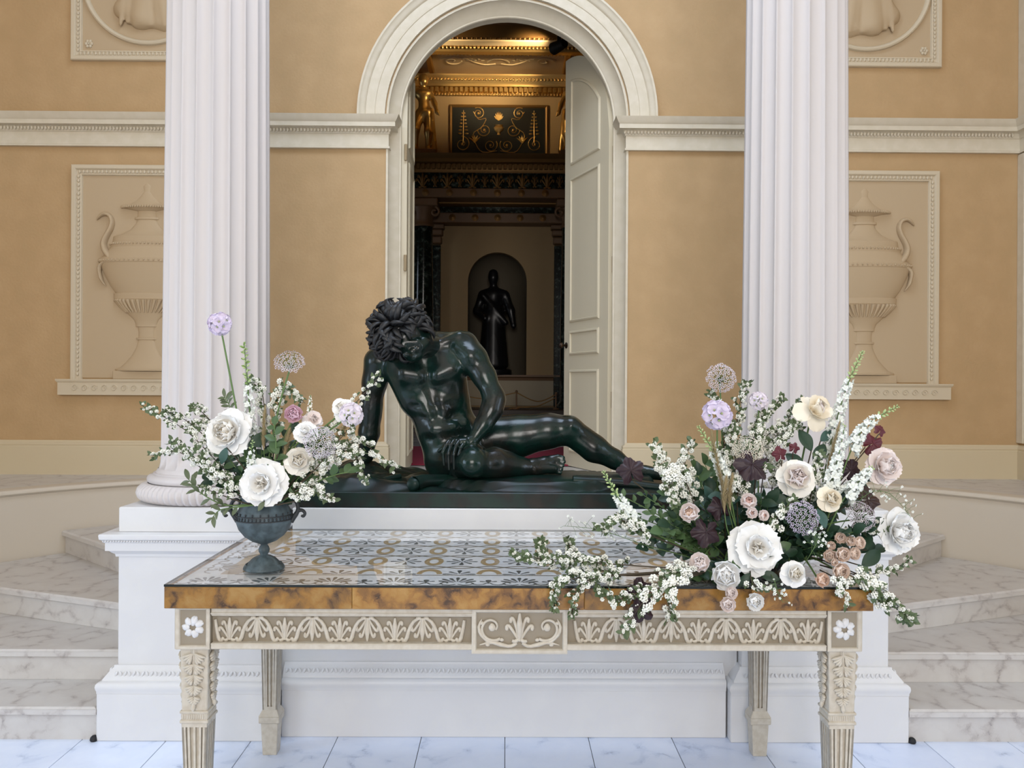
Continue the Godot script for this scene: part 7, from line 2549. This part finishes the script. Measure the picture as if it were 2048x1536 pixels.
	for q in [
		["dark green rose leaf under the open cream rose", 1612, 878, 2.78, 26, 0.3, M.leaf_dark],
		["second dark green leaf below the open cream rose", 1640, 905, 2.76, 25, -0.5, M.leaf_dark],
		["blue green leaf beside the stem of the open cream rose", 1655, 870, 2.79, 20, -0.9, M.leaf_blue],
		["dark green leaf left of the stem of the open cream rose", 1590, 920, 2.75, 24, 0.8, M.leaf_dark],
		["blue green leaf under the cream rose", 1645, 1035, 2.62, 22, 0.1, M.leaf_blue],
		["dark leaf right of the lilac umbel", 1625, 1075, 2.6, 26, 0.9, M.leaf_dark],
		["large green leaf right of the beige pink roses", 1745, 1115, 2.64, 28, -0.9, M.leaf_dark],
		["glossy green leaf behind the beige pink roses", 1735, 1075, 2.68, 26, -0.3, M.leaf_dark],
		["pale blue green leaf at the right table corner", 1728, 1142, 2.58, 17, 0.4, M.leaf_blue],
		["green leaf left of the white rose on the glass", 1540, 1152, 2.58, 21, 1.2, M.leaf_dark],
		["dark leaf left of the blush double rose", 1375, 1150, 2.6, 24, 2.0, M.leaf_dark],
		["dark leaf between the two roses at the table edge", 1490, 1160, 2.57, 18, 2.4, M.leaf_dark],
		["dark green leaf under the large blush rose", 1560, 1000, 2.68, 26, 1.0, M.leaf_dark],
	]:
		big_leaf(q[0], q[1], q[2], q[3], q[4], q[5], Vector2(fr.randf_range(-0.3, 0.3), 0.35), q[6], R.call(q[1]), false)
	# green mass at the left and dark stems in the heart
	for k in 9:
		var x: float = 1240 + (k % 3) * 42 + k * 5
		var y: float = 990 + int(k / 3) * 38
		leafy("leafy_stem", "bright green leafy stem at the left of the big display", [[1420, 1120, 2.72], [(1420 + x) * 0.5 + 10, (1100 + y) * 0.5, 2.68], [x, y, 2.64 + 0.02 * (k % 2)]], 13, 0.032, 0.0095, M.leaf_mid, 0.3, "bright leafy stems in the big display")
	for k in 34:
		var u: float = k / 33.0
		var a: float = -1.5 + 3.0 * fposmod(k * 0.618, 1.0)
		var r: float = 90.0 + 120.0 * fposmod(k * 0.377, 1.0)
		var x: float = 1520 + sin(a) * r * 1.15
		var y: float = 1130 - cos(a) * r
		leafy("leafy_stem", "dark green leafy stem in the heart of the big display", [[1510, 1130, 2.86], [lerpf(1510, x, 0.5), lerpf(1130, y, 0.45), 2.8], [x, y, 2.66 + 0.14 * fposmod(k * 0.71, 1.0)]], 12, 0.05, 0.017, M.leaf_dark if k % 4 else M.leaf_blue, 0.2, "dark leafy stems in the big display")
	# foliage at the back of the display
	for k in 30:
		var x: float = 1335 + 400.0 * fposmod(k * 0.618 + 0.3, 1.0)
		var y: float = 890 + 190.0 * fposmod(k * 0.377, 1.0) + absf(x - 1560) * 0.22
		leafy("leafy_stem", "dark green leafy stem at the back of the big display", [[1510, 1135, 2.88], [lerpf(1510, x, 0.6), lerpf(1135, y, 0.5), 2.88], [x, y, 2.8 + 0.1 * fposmod(k * 0.71, 1.0)]], 12, 0.05, 0.017, M.leaf_dark if k % 4 else M.leaf_mid, 0.2, "back leafy stems in the big display")
	# leaves close to the glass, between and under the blooms
	for k in 34:
		var x: float = 1325 + 430.0 * fposmod(k * 0.618, 1.0)
		var y: float = 1035 + 125.0 * fposmod(k * 0.377 + 0.2, 1.0)
		leafy("leafy_stem", "dark green leafy stem low in the big display, near the glass", [[lerpf(1500, x, 0.2), 1140, 2.8], [lerpf(1500, x, 0.6), lerpf(1135, y, 0.6), 2.72], [x, y, 2.6 + 0.08 * fposmod(k * 0.71, 1.0)]], 9, 0.046, 0.0165, M.leaf_dark if k % 5 else M.leaf_mid, 0.35, "low leafy stems in the big display")
	plume("beige grass plume left of centre, beside the green tipped spire", [[1480, 1110, 2.7], [1462, 1040, 2.66], [1440, 950, 2.65], [1424, 868, 2.66]], 0.017)
	plume("short beige grass plume above the peach spray roses", [[1490, 1110, 2.68], [1470, 1050, 2.64], [1458, 1000, 2.63], [1464, 955, 2.64]], 0.018)
	plume("beige grass plume leaning beside the tall white spire", [[1620, 1110, 2.76], [1645, 980, 2.72], [1660, 920, 2.72], [1678, 850, 2.74]], 0.014)
	plume("grass plume crossing the middle, right of the peach rosebud", [[1480, 1110, 2.66], [1455, 1060, 2.62], [1448, 1000, 2.61], [1452, 960, 2.62]], 0.017)
